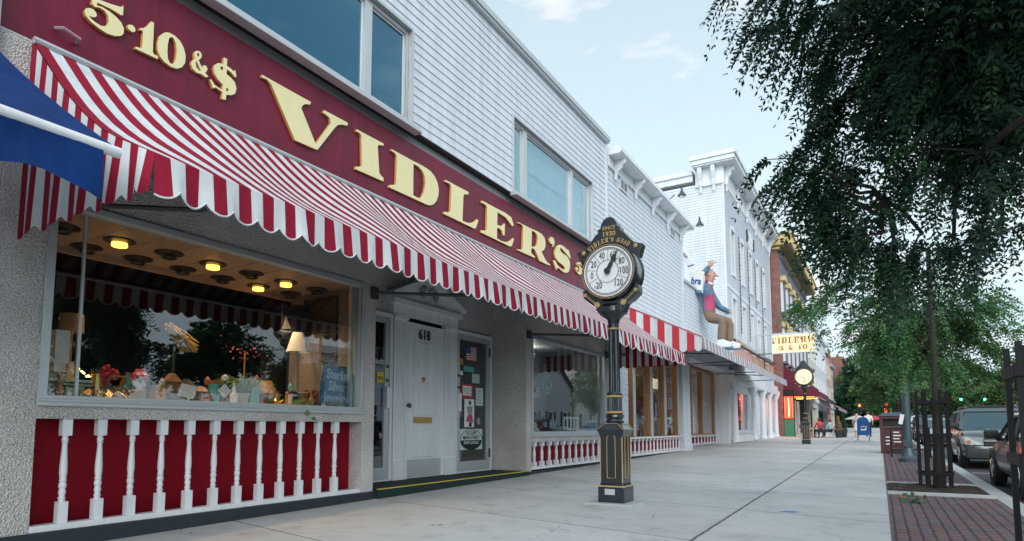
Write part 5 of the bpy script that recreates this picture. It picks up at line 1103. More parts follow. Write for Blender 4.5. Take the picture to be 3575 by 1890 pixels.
    for s_ in (-1, 1): q.plate([[(s_ * .42, -.34), (s_ * .43, -.23), (s_ * .36, -.20), (s_ * .20, -.36), (s_ * .08, -.44), (s_ * .08, -.60), (s_ * .20, -.575), (s_ * .24, -.47), (s_ * .33, -.42)]], (cx, cy + .06, hc), (1, 0, 0), (0, 0, 1), .18)
    q.box(cx - .17, cx + .17, cy - .13, cy + .13, hc - .60, hc - .38); q.build('scroll_cradle', 'black_paint', t, bevel=.008)
    for s_ in (-1, 1):
        q = MB(); q.lathe([(.03, -.012), (.045, 0), (.03, .012)], (cx + s_ * .20, yf + .08, hc - .46), 14, axis='y'); q.lathe([(.02, -.012), (.03, 0), (.02, .012)], (cx + s_ * .385, yf + .08, hc - .30), 12, axis='y')
        for k in range(5): q.obox((cx + s_ * (.25 + .028 * k), yf + .085, hc - .42 + .026 * k), (.018, .01, .06), (0, s_ * .7, 0))
        q.lathe([(.022, -.01), (.034, 0), (.022, .01)], (cx + s_ * .40, cy - .145, hc + .335), 12, axis='y'); q.build('gold_scroll', 'gold_paint', t)
    return t, hc
emis('clock_lit', (1.0, 0.82, 0.50), 0.46, (.35, .32, .25))
CX, CY = -3.275, 8.40
c1, hc = post_clock('post_thermometer', 'black and gold post thermometer with white dial standing on the near pavement', CX, CY, 'thermo')
yf = CY - .2125
def dial_pt(r, deg): return (CX + r * math.sin(R(deg)), yf, hc + r * math.cos(R(deg)))
q = MB()
for r_ in (.165, .325, .342): q.tube([(CX + r_ * math.cos(2 * math.pi * k / 60), yf, hc + r_ * math.sin(2 * math.pi * k / 60)) for k in range(61)], .0032, 4, cap=False)
for d in (-118, -82, -40, 2, 42, 82, 115): q.tube([dial_pt(.17, d), dial_pt(.325, d)], .0026, 4)
for d in (-135, -100, -60, -20, 22, 62, 98, 135): q.tube([dial_pt(.165, d), dial_pt(.18, d)], .005, 4)
q.build('dial_marks', 'black_text', c1)
for tx, d in (('-20', -143), ('0', -100), ('20', -60), ('40', -20), ('60', 20), ('80', 60), ('100', 96), ('120', 139)):
    p = dial_pt(.247, d); text_mesh(tx, .135, .002, .70, name='numeral', parent=c1, o=(p[0], yf + .002, p[2]), u=(1, 0, 0))
q = MB(); q.lathe([(.045, -.02), (.045, .02)], (CX, yf - .01, hc), 20, axis='y'); d = R(29); u_ = Vector((math.sin(d), 0, math.cos(d))); v_ = Vector((math.cos(d), 0, -math.sin(d)))
q.plate([[(-.028, 0), (-.03, .12), (-.012, .15), (-.045, .20), (-.012, .26), (0, .345), (.012, .26), (.045, .20), (.012, .15), (.03, .12), (.028, 0)]], (CX, yf - .006, hc), v_, u_, .012); q.build('pointer', 'black_paint', c1)
yp = CY - .145
text_mesh('SINCE', .078, .002, .95, bold=.001, mat='gold_paint', name='lettering', parent=c1, o=(CX, yp, hc + .655), u=(1, 0, 0))
glyph_digits = {}
text_mesh('1930', .10, .002, 1.05, bold=.002, mat='gold_paint', name='lettering', parent=c1, o=(CX, yp, hc + .565), u=(1, 0, 0))
def arc_text(txt, parent, cx, y, cz_, r0, h, span, mat):
    m_ = MB(); n_ = len(txt); ws_ = [{'I': .55, "'": .35, ' ': .5, '&': 1.1, '1': .7, 'V': 1.15, 'D': 1.1, 'R': 1.1}.get(ch, 1.0) for ch in txt]; tot = sum(ws_); acc = 0
    for ch, w_ in zip(txt, ws_):
        h0 = h
        a = R(-span / 2 + span * (acc + w_ / 2) / tot); acc += w_
        if ch == ' ': continue
        o_ = Vector((cx + r0 * math.sin(a), y, cz_ + r0 * math.cos(a))); u_ = Vector((math.cos(a), 0, -math.sin(a))); v_ = Vector((math.sin(a), 0, math.cos(a)))
        if ch == '&': text_mesh('&', h * 1.35, .006, .9, o=o_ + v_ * h * .5, u=u_, v=v_, mb=m_); continue
        glyph_word(ch, h if ch != "'" else h * .45, None, o_ + (v_ * h * .6 if ch == "'" else Vector()), u_, v_, None, depth=.006, xs=(.36 if ch in "VIDLERS" else 1.0 if ch == '&' else .80), mb=m_)
    return m_.build('lettering', mat, parent, fix=False)
arc_text("VIDLER'S 5&10", c1, CX, yp, hc, .442, .072, 84, 'gold_paint')
q = MB(); q.box(CX - .09, CX + .06, CY - .2, CY - .196, gz(CY) + .13, gz(CY) + .21); q.build('maker_plate', 'alu', c1)
c2, hc2 = post_clock('post_clock', 'black post clock with a glowing cream face further along the pavement', -3.12, 33.5, 'clock')
y2 = 33.5 - .2125
for tx, d in (('XII', 0), ('III', 90), ('VI', 180), ('IX', 270)): text_mesh(tx, .10, .002, .8, name='numeral', parent=c2, o=(-3.12 + .28 * math.sin(R(d)), y2, hc2 + .28 * math.cos(R(d))), u=(1, 0, 0))
q = MB()
for d, l in ((-95, .20), (172, .27)): q.tube([(-3.12, y2 - .005, hc2), (-3.12 + l * math.sin(R(d)), y2 - .005, hc2 + l * math.cos(R(d)))], .010, 5)
q.build('clock_hands', 'black_text', c2)

# ------------------------------------------------------------------ mailbox, litter bin, lamp post, cages
mbx = thing('mailbox', 'blue arched collection mailbox on four legs on the pavement', 'mailbox', (-.80, 39.6, gz(39.6)))
y, zg = 39.6, gz(39.6); w = .30
q = MB(); q.prism([(-.80 - w, zg + .34), (-.80 + w, zg + .34), (-.80 + w, zg + 1.05)] + [(-.80 + w * math.cos(t), zg + 1.05 + w * math.sin(t)) for t in [math.pi * k / 14 for k in range(1, 14)]] + [(-.80 - w, zg + 1.05)], 'y', y - .3, y + .3); q.build('body', 'mail_blue', mbx, bevel=.02)
q = MB(); q.box(-.80 - .22, -.80 + .22, y - .335, y - .30, zg + 1.0, zg + 1.12); q.build('chute_door', 'mail_blue', mbx, bevel=.01)
for a in (-1, 1):
    for b_ in (-1, 1): q = MB(); q.box(-.80 + a * w - .035 * (a > 0), -.80 + a * w + .035 * (a < 0) , y + b_ * .3 - .04 * (b_ > 0), y + b_ * .3 + .04 * (b_ < 0), zg, zg + .36); q.build('leg', 'mail_blue', mbx)
q = MB(); q.prism([(-.92, zg + .60), (-.66, zg + .60), (-.62, zg + .84), (-.88, zg + .84)], 'y', y - .306, y - .30); q.build('emblem_plate', 'paper', mbx)
q = MB(); q.prism([(-.895, zg + .68), (-.73, zg + .68), (-.65, zg + .80), (-.70, zg + .815), (-.86, zg + .80)], 'y', y - .31, y - .306); q.build('emblem', 'flag_blue', mbx)
q = MB(); q.box(-1.3, -.3, y - .42, y + .42, zg - .05, zg + .03); q.build('concrete_pad', 'curb_stone', mbx)
bn = thing('litter_bin', 'brown slatted litter bin with a grey hip roof by the lamp post', 'litter bin', (.45, 25.6, gz(25.6)))
bx, by, bz = .42, 25.8, gz(25.8)
q = MB()
for k in range(5):
    a = bx - .40 + .16 * k
    q.box(a, a + .15, by - .36, by - .33, bz + .06, bz + .86)
q.box(bx - .42, bx + .42, by - .33, by + .34, bz + .05, bz + .88); q.build('body', 'bin_brown', bn, bevel=.006)
for a in (-1, 1):
    for b_ in (-1, 1): q = MB(); q.box(bx + a * .38 - .045, bx + a * .38 + .045, by + b_ * .32 - .045, by + b_ * .32 + .045, bz, bz + 1.26); q.build('corner_post', 'bin_brown', bn)
q = MB(); q.box(bx - .44, bx + .44, by - .38, by + .38, bz + .86, bz + .94); q.box(bx - .44, bx + .44, by - .38, by + .38, bz + 1.20, bz + 1.30); q.build('rail', 'bin_brown', bn, bevel=.006)
q = MB(); q.box(bx - .33, bx + .33, by - .2, by - .19, bz + .94, bz + 1.2); q.build('dark_opening', 'black_text', bn)
q = MB(); 
for (ax, ay) in ((-1, -1),): 
    a_ = [(bx - .47, by - .42, bz + 1.30), (bx + .47, by - .42, bz + 1.30), (bx + .47, by + .42, bz + 1.30), (bx - .47, by + .42, bz + 1.30)]; b_ = [(bx - .28, by - .2, bz + 1.43), (bx + .28, by - .2, bz + 1.43), (bx + .28, by + .2, bz + 1.43), (bx - .28, by + .2, bz + 1.43)]
    for k in range(4): q.face([a_[k], a_[(k + 1) % 4], b_[(k + 1) % 4], b_[k]])
    q.face(b_); q.face(a_[::-1])
q.build('hip_roof', 'lamp_steel', bn)
for k in range(4): q = MB(); q.box(bx - .03 + .0 * k, bx + .20 - .05 * (k % 2), by - .364, by - .362, bz + .38 + .11 * k, bz + .42 + .11 * k); q.build('printed_line', 'paper', bn)
for k in range(3): q = MB(); q.box(bx - .26, bx - .14, by - .364, by - .362, bz + .30 + .12 * k, bz + .34 + .12 * k); q.build('printed_line', 'paper', bn)
rk = thing('bike_rail', 'low black steel hoop rail in front of the litter bin', 'rail', (.55, 23, gz(23)))
q = MB(); zz = gz(23.0)
q.tube([(.28, 23.0, zz), (.28, 23.0, zz + .92), (1.30, 23.0, zz + .92), (1.30, 23.0, zz)], .035, 8); q.build('hoop', 'black_paint', rk); q = MB(); q.tube([(.28, 23.0, zz + .25), (1.30, 23.0, zz + .25)], .03, 8); q.build('cross_bar', 'black_paint', rk)
lp = thing('lamp_post', 'blue-grey fluted street lamp post with a flower basket and a paper tag', 'lamp post', (.645, 20.5, gz(20.5)))
lx, ly, lz = .645, 20.5, gz(20.5)
q = MB(); q.lathe([(.25, 0), (.25, .10), (.20, .14), (.17, .22), (.135, .34), (.125, .38)], (lx, ly, lz), 20); q.build('base', 'lamp_steel', lp, smooth=True)
q = MB(); q.lathe([(.115, .36), (.105, 2.0), (.088, 4.6), (.075, 5.2)], (lx, ly, lz), 24, flute=.05, nf=1); q.build('shaft', 'lamp_steel', lp, smooth=True)
q = MB(); q.lathe([(.09, 5.2), (.14, 5.25), (.10, 5.32), (.16, 5.40)], (lx, ly, lz), 16); q.build('lantern_seat', 'lamp_steel', lp, smooth=True); q = MB(); q.lathe([(.15, 5.98), (.23, 6.02), (.10, 6.2), (.03, 6.4)], (lx, ly, lz), 12); q.build('lantern_cap', 'lamp_steel', lp, smooth=True)
q = MB(); q.lathe([(.12, 5.40), (.20, 5.7), (.16, 6.0)], (lx, ly, lz), 12); q.build('lantern', 'dial_white', lp, smooth=True)
q = MB(); q.tube([(lx, ly, lz + 3.5), (lx + .45, ly, lz + 3.5)], .02, 6); q.build('basket_arm', 'lamp_steel', lp)
q = MB(); q.box(lx - .10, lx + .10, ly - .118, ly - .085, lz + .42, lz + .62); q.build('hatch', 'lamp_steel', lp)
q = MB(); q.obox((lx - .12, ly - .12, lz + 1.18), (.10, .02, .28), (0, .22, 0)); tag(q.build('paper_tag', 'paper'), 'white paper tag tied to the lamp post', 'tag')
fbk = thing('flower_basket', 'hanging basket of purple petunias on the lamp post', 'flower basket', (lx + .38, ly, lz + 2.6))
q = MB(); q.lathe([(.05, 2.55), (.14, 2.62), (.20, 2.80), (.22, 2.85)], (lx + .34, ly, lz), 14); q.build('pot', 'neutral_grey', fbk, smooth=True)
def petals(mb, c_, n_, rad, size, seed):
    rr = random.Random(seed)
    for _ in range(n_):
        p = Vector(c_) + Vector((rr.gauss(0, rad), rr.gauss(0, rad), rr.gauss(0, rad * .6))); u_ = Vector((rr.uniform(-1, 1), rr.uniform(-1, 1), rr.uniform(-1, 1))).normalized(); v_ = u_.orthogonal().normalized()
        s_ = size * rr.uniform(.6, 1.3); mb.face([p - u_ * s_, p - v_ * s_ * .7, p + u_ * s_, p + v_ * s_ * .7])
q = MB(); petals(q, (lx + .34, ly, lz + 2.95), 420, .18, .045, 3); q.build('foliage', 'leaf_mid', fbk, fix=False)
pm('petunia', (0.30, 0.10, 0.50), 0.6, 0.3, 9); q = MB(); petals(q, (lx + .30, ly - .14, lz + 2.98), 130, .20, .038, 5); q.build('blossoms', 'petunia', fbk, fix=False)
pm('guard_black', (0.005, 0.006, 0.008), 0.6, 0.2, 5, spec=0.25)
def tree_cage(cx, cy, label):
    zg_ = gz(cy); t = thing('tree_guard', label, 'tree guard', (cx, cy, zg_), 'black tree guards')
    for a in (-1, 1):
        for b_ in (-1, 1):
            q_ = MB(); q_.box(cx + a * .215 - .017, cx + a * .215 + .017, cy + b_ * .215 - .017, cy + b_ * .215 + .017, zg_, zg_ + 1.64); q_.build('corner_post', 'guard_black', t)
            q_ = MB(); q_.box(cx + a * .105 - .027, cx + a * .105 + .027, cy + b_ * .215 - .012, cy + b_ * .215 + .012, zg_, zg_ + 1.66); q_.build('slat', 'guard_black', t)
    for z in (.22, .86, 1.42):
        q_ = MB()
        for b_ in (-1, 1): q_.box(cx - .245, cx + .245, cy + b_ * .237 - .01, cy + b_ * .237 + .01, zg_ + z, zg_ + z + .06); q_.box(cx + b_ * .237 - .01, cx + b_ * .237 + .01, cy - .227, cy + .227, zg_ + z, zg_ + z + .075)
        q_.build('hoop_band', 'guard_black', t)
    return t
tree_cage(.775, 12.75, 'square black steel guard round the slim young tree')
tree_cage(.985, 5.15, 'near black steel guard cut off by the right edge of the photo')

# ------------------------------------------------------------------ cars
pm('suv_paint', (0.085, 0.105, 0.11), 0.22, 0.05, 2, metal=0.5, coat=0.8); pm('sedan_paint', (0.010, 0.011, 0.013), 0.25, 0.1, 2, metal=0.0, coat=0.3); pm('silver_paint', (0.36, 0.40, 0.42), 0.3, 0.05, 2, metal=0.5, coat=0.7)
pm('white_car', (0.62, 0.66, 0.68), 0.35, 0.04, 2, coat=0.6); pm('black_car', (0.015, 0.017, 0.02), 0.25, 0.1, 2, coat=1.0); pm('plastic_dark', (0.03, 0.033, 0.036), 0.6, 0.15, 6); pm('lens_clear', (0.55, 0.57, 0.58), 0.12, 0.15, 14, metal=0.4, coat=1.0)
pm('tail_red', (0.25, .008, .01), .25, .1); pm('amber', (0.55, 0.16, 0.02), 0.3, 0.1)
CAR = {
 'suv': dict(L=4.75, Wd=1.82, H=1.66, wr=.36, wb=(0.95, 3.75), nose=[(0, .34, .62, .86), (.10, .30, .82, .95), (.35, .26, .96, 1.0), (.8, .24, 1.04, 1.0)], hood=1.30, belt=1.06, ws=(1.22, 1.90), roof=(1.90, 4.35), rear=4.68),
 'sedan': dict(L=4.6, Wd=1.76, H=1.42, wr=.32, wb=(0.90, 3.60), nose=[(0, .30, .50, .80), (.10, .24, .66, .90), (.35, .20, .76, .98), (.8, .20, .82, 1.0)], hood=1.25, belt=.92, ws=(1.25, 2.05), roof=(2.05, 3.15), rear=3.95)}
def car(name, label, kind, paint, cx, y_front, dirn, group='cars parked along the street', rack=False):
    """dirn -1: front faces the camera; body built nose at s=0 and running to s=L"""
    P = CAR[kind]; zg_ = gz(y_front) - .15; Wd = P['Wd'] / 2
    t = thing(name, label, 'car', (cx, y_front - dirn * P['L'] / 2 * -1 if dirn > 0 else y_front + P['L'] / 2, zg_), group)
    sgn = 1 if dirn < 0 else -1
    def W_(x, s_, z): return (cx + x * sgn * 1.0, y_front + sgn * s_, zg_ + z)
    L_ = P['L']; bt = P['belt']
    st_ = [(s_, lo, hi, k) for s_, lo, hi, k in P['nose']] + [(P['hood'], .22, bt - .02, 1.0), (P['wb'][0] + 1.1, .2, bt, 1.0), (L_ * .55, .2, bt + .01, 1.0), (P['wb'][1] - .2, .22, bt + .02, 1.0), (L_ - .55, .26, bt + .03, .99), (L_ - .12, .32, bt - .02, .95), (L_, .40, bt - .14, .88)]
    q_ = MB(); rings = []
    for s_, lo, hi, k in st_:
        w_ = Wd * k; ring_ = [(0, lo), (w_ * .86, lo), (w_ * .97, lo + .10), (w_, lo + (hi - lo) * .45), (w_ * .985, lo + (hi - lo) * .72), (w_ * .93, hi - .03), (w_ * .80, hi), (0, hi + .02)]
        rings.append([W_(a, s_, b_) for a, b_ in ring_] + [W_(-a, s_, b_) for a, b_ in ring_[-2:0:-1]])
    for a, b_ in zip(rings[:-1], rings[1:]):
        n_ = len(a)
        for k in range(n_): q_.face([a[k], a[(k + 1) % n_], b_[(k + 1) % n_], b_[k]])
    q_.face(rings[0]); q_.face(rings[-1])
    body = q_.build('body', paint, t, smooth=True)
    # greenhouse: pillars and roof, glass between
    w0, w1 = Wd * .93, Wd * .76; a0, a1 = P['ws']; r1, r2 = P['roof'][1], P['rear']; zr = P['H']
    low = [(-w0, a0, bt - .02), (w0, a0, bt - .02), (w0, r2, bt), (-w0, r2, bt)]; top = [(-w1, a1, zr - .08), (w1, a1, zr - .08), (w1, r1, zr - .08), (-w1, r1, zr - .08)]
    g_ = MB(); lw = [W_(*p) for p in low]; tp = [W_(*p) for p in top]
    ws_g = MB(); ws_g.face([lw[0], lw[1], tp[1], tp[0]]); ws_g.build('windshield', 'car_glass', t, fix=False)
    rg = MB(); rg.face([lw[2], lw[3], tp[3], tp[2]]); rg.build('rear_window', 'car_glass', t, fix=False)
    for s_ in (0, 1):
        sg_ = MB(); sg_.face([lw[0], lw[3], tp[3], tp[0]] if s_ else [lw[1], lw[2], tp[2], tp[1]]); sg_.build('side_window', 'car_glass', t, fix=False)
    for a, b_ in ((0, 0), (1, 1), (2, 2), (3, 3)): pl = MB(); pl.tube([lw[a], tp[b_]], .04, 6); pl.build('pillar', paint, t)
    for x_ in (-1, 1):
        for f_ in (.36, .68):
            A = Vector(W_(x_ * w0, a0 + (r2 - a0) * f_ , bt)); B = Vector(W_(x_ * w1, a1 + (r1 - a1) * (f_ * .95), zr - .08)); pl = MB(); pl.tube([A, B], .035, 6); pl.build('pillar', paint, t)
    rf = MB(); ring = []
    for (k, dz) in ((1.03, -.10), (1.04, -.06), (.97, -.02), (.80, 0)):
        ring.append([W_(-w1 * k, a1 - (.05 if dz < -.05 else -.04 - dz), zr + dz), W_(w1 * k, a1 - (.05 if dz < -.05 else -.04 - dz), zr + dz), W_(w1 * k, r1 + (.05 if dz < -.05 else -.05), zr + dz), W_(-w1 * k, r1 + (.05 if dz < -.05 else -.05), zr + dz)])
    for a, b_ in zip(ring[:-1], ring[1:]):
        for k in range(4): rf.face([a[k], a[(k + 1) % 4], b_[(k + 1) % 4], b_[k]])
    rf.face(ring[-1]); rf.build('roof', paint, t, smooth=True)
    ins = MB(); c0 = [W_(-w0 * .9, a0 + .5, bt - .05), W_(w0 * .9, a0 + .5, bt - .05), W_(w0 * .9, r2 - .1, bt - .05), W_(-w0 * .9, r2 - .1, bt - .05)]; ins.face(c0)
    for x_ in (-.4, .4): 
        v0 = Vector(W_(x_ * Wd * 1.0, a0 + 1.15, bt + .15)); ins.obox(v0, (.46, .12, .62), (0, 0, 0))
    ins.build('cabin', 'plastic_dark', t)
    # wheels and arches
    for s_ in P['wb']:
        for x_ in (-1, 1):
            c_ = W_(x_ * (Wd - .12), s_, P['wr']); wr = P['wr']
            ar = MB(); ar.lathe([(wr + .07, -.02), (wr + .07, .135)], (W_(x_ * (Wd - .12), s_, wr)[0] + (-.02 if x_ * sgn > 0 else -.115), c_[1], c_[2]), 24, axis='x'); ar.build('wheel_arch', 'plastic_dark', t)
            w_ = MB(); w_.lathe([(wr * .62, -.10), (wr * .9, -.11), (wr, -.07), (wr, .07), (wr * .9, .11), (wr * .62, .10)], (c_[0] + x_ * sgn * .035, c_[1], c_[2]), 28, axis='x'); ty = w_.build('wheel', 'tyre', t, smooth=True)
            rm = MB(); xr = c_[0] + x_ * sgn * .125; rm.lathe([(wr * .64, -.02), (wr * .66, .0), (wr * .60, .012), (wr * .52, -.005)], (xr, c_[1], c_[2]), 24, axis='x', cap=False)
            for k in range(6):
                a = 2 * math.pi * k / 6; rm.tube([(xr, c_[1], c_[2]), (xr, c_[1] + wr * .6 * math.cos(a), c_[2] + wr * .6 * math.sin(a))], .026, 6)
            rm.lathe([(.06, -.01), (.06, .03)], (xr, c_[1], c_[2]), 12, axis='x'); rm.build('rim', 'chrome', ty)
    # front face
    for x_ in (-1, 1):
        h_ = MB(); zh = P['nose'][1][2]
        fr_ = [W_(x_ * Wd * .52, -.05, zh - .17), W_(x_ * Wd * .93, .03, zh - .17), W_(x_ * Wd * .95, .05, zh + .05), W_(x_ * Wd * .52, -.02, zh + .01)]; bk_ = [W_(x_ * Wd * .52, .22, zh - .17), W_(x_ * Wd * 1.02, .40, zh - .15), W_(x_ * Wd * 1.01, .42, zh + .06), W_(x_ * Wd * .52, .30, zh + .03)]
        h_.face(fr_); h_.face(bk_)
        for k in range(4): h_.face([fr_[k], fr_[(k + 1) % 4], bk_[(k + 1) % 4], bk_[k]])
        hl_ = h_.build('headlight', 'lens_clear', t)
        am = MB(); am.obox(W_(x_ * Wd * .86, .00, zh - .10), (.08, .03, .08), (0, 0, 0)); am.build('indicator', 'amber', hl_)
        fg = MB(); fg.lathe([(.06, -.02), (.06, .02)], W_(x_ * Wd * .66, .04, .46), 12, axis='y'); fg.build('fog_lamp', 'black_text', t)
        mr = MB(); p = W_(x_ * (Wd + .09), a0 + .45, bt + .09); mr.obox(p, (.23, .12, .16), (0, 0, 0)); mr.build('side_mirror', 'plastic_dark', t, bevel=.04, smooth=True); mr = MB(); mr.tube([W_(x_ * (Wd + .05), a0 + .45, bt + .05), W_(x_ * Wd * .90, a0 + .42, bt - .02)], .035, 6); mr.build('mirror_arm', 'plastic_dark', t)
        tl_ = MB(); p = W_(x_ * Wd * .84, L_ - .02, bt - .14); tl_.obox(p, (.20, .10, .24), (0, 0, 0)); tl_.build('tail_light', 'tail_red', t)
    gr = MB(); gr.obox(W_(0, -.02, P['nose'][1][2] - .09), (Wd * 1.0, .08, .19), (0, 0, 0)); gr.build('grille', 'black_text', t)
    gb = MB(); gb.obox(W_(0, -.07, P['nose'][1][2] - .06), (Wd * 1.02, .04, .055), (0, 0, 0)); gb.build('grille_bar', 'chrome', t)
    bp = MB(); bp.obox(W_(0, .05, .42), (Wd * 1.86, .24, .26), (0, 0, 0)); bp.build('bumper', 'plastic_dark', t, bevel=.05, smooth=True)
    np_ = MB(); np_.obox(W_(0, L_ + .01, .62), (.32, .02, .15), (0, 0, 0)); np_.build('number_plate', 'paper', t)
    wp = MB()
    for x_ in (-.55, .1): wp.tube([W_(x_ * Wd, a0 + .04, bt + .01), W_(x_ * Wd + .55, a0 + .10, bt + .05)], .010, 4)
    wp.build('wiper', 'black_text', t)
    if rack:
        rr_ = MB()
        for x_ in (-1, 1): rr_.tube([W_(x_ * w1 * .86, a1 + .15, zr), W_(x_ * w1 * .86, a1 + .25, zr + .07), W_(x_ * w1 * .86, r1 - .3, zr + .07), W_(x_ * w1 * .86, r1 - .15, zr)], .022, 6)
        for f_ in (.25, .75): rr_.tube([W_(-w1 * .86, a1 + (r1 - a1) * f_, zr + .07), W_(w1 * .86, a1 + (r1 - a1) * f_, zr + .07)], .018, 6)
        rr_.build('roof_rack', 'black_paint', t)
    return t
car('parked_car', 'grey-green sport utility car with roof rack facing the camera', 'suv', 'suv_paint', 2.78, 20.2, -1, rack=True)
car('parked_car', 'near black sedan half hidden at the right edge, nose away from the camera', 'sedan', 'sedan_paint', 2.80, 16.6, 1)
car('parked_car', 'silver sedan parked behind the grey utility car', 'sedan', 'silver_paint', 2.75, 36.5, -1)
car('parked_car', 'black car seen just behind the lamp post and bin', 'suv', 'black_car', 2.72, 44.0, -1)
car('parked_car', 'pale blue-white van-like car furthest back in the kerb row', 'suv', 'white_car', 2.75, 51.5, -1)
for k, (y_, kd, pt_, lb) in enumerate(((44.0, 'suv', 'white_car', 'white utility car across the road, mirrored in the tall wood framed window'), (51.0, 'sedan', 'silver_paint', 'silver sedan across the road, mirrored in the shop glass'), (31.0, 'sedan', 'sedan_paint', 'dark sedan parked across the road opposite the shop door'))):
    car('parked_car', lb, kd, pt_, 11.7, y_, 1)
# ------------------------------------------------------------------ traffic lights, far signs, umbrella
emis('green_lamp', (0.02, 1.0, 0.35), 14.0); emis('red_lamp', (1.0, 0.05, 0.01), 14.0)
def signal(x_, y_, z_, lit, label, pole=None):
    t = thing('traffic_light', label, 'traffic light', (x_, y_, z_), 'traffic lights over the crossing')
    q_ = MB(); q_.box(x_ - .18, x_ + .18, y_ - .12, y_ + .15, z_ - .25, z_ + .95); q_.build('housing', 'dark_metal', t, bevel=.02)
    for k, nm in enumerate(('green_lamp', 'amber', 'red_lamp')):
        q_ = MB(); zc = z_ + .35 * k; q_.lathe([(.001, -.05), (.10, -.03), (.13, 0)], (x_, y_ - .12, zc), 14, axis='y'); q_.build('lens', nm if nm == lit else 'black_text', t)
        q_ = MB(); q_.lathe([(.15, -.22), (.15, 0)], (x_, y_ - .12, zc), 14, axis='y', cap=False); q_.build('visor', 'dark_metal', t)
    q_ = MB()
    if pole: q_.tube([(x_, y_ + .02, gz(y_)), (x_, y_ + .02, z_ - .25)], .06, 8)
    else: q_.tube([(x_, y_, z_ + .95), (x_, y_, z_ + 1.6)], .03, 6)
    q_.build('hanger', 'dark_metal', t); return t
signal(9.34, 100, 4.91, 'green_lamp', 'green traffic light hung left of its twin over the road'); signal(11.82, 100, 4.86, 'green_lamp', 'green traffic light hung right of its twin over the road')
q = MB(); q.tube([(-7, 100, 7.0), (3, 100, 6.6), (10, 100, 6.45), (18, 100, 6.9)], .03, 5); tag(q.build('span_wire', 'dark_metal'), 'dark wire across the road carrying the two green lights', 'wire')
signal(-1.86, 80, 2.99, 'red_lamp', 'red traffic light on a pole straight along the pavement', pole=1)
sp_ = thing('walk_signal', 'red lit pedestrian signs clustered on a grey pole behind the litter bin', 'pedestrian signal', (.66, 45, gz(45)))
q = MB(); q.tube([(.66, 45, gz(45)), (.62, 45, 3.0)], .05, 8); q.build('pole', 'neutral_grey', sp_)
emis('sign_red_lit', (1.0, 0.06, 0.03), 1.1)
for x_, z_, w_, h_ in ((.40, 2.62, .18, .26), (.98, 2.55, .20, .42), (.36, 2.12, .14, .50)):
    q = MB(); q.box(x_ - w_ / 2, x_ + w_ / 2, 44.9, 44.98, z_ - h_ / 2, z_ + h_ / 2); q.build('lit_panel', 'sign_red_lit', sp_, bevel=.02)
um = thing('cafe_umbrella', 'red and cream cafe umbrella far along the pavement', 'umbrella', (-.6, 70, gz(70)))
q = MB(); q.lathe([(1.35, 1.95), (1.30, 1.98), (.7, 2.22), (.05, 2.42)], (-.75, 70, 0), 16, mi=0); q.build('canopy', 'sign_red', um); q = MB(); q.tube([(-.75, 70, gz(70)), (-.75, 70, 2.4)], .025, 6); q.build('pole', 'neutral_grey', um)
um = thing('cafe_umbrella', 'cream cafe umbrella left of the red one behind the walkers', 'umbrella', (-1.9, 72, gz(72)))
q = MB(); q.lathe([(1.25, 2.05), (1.20, 2.08), (.6, 2.30), (.05, 2.48)], (-2.0, 73, 0), 16, mi=0); q.build('canopy', 'cream_wall', um); q = MB(); q.tube([(-2.0, 73, gz(73)), (-2.0, 73, 2.4)], .025, 6); q.build('pole', 'neutral_grey', um)

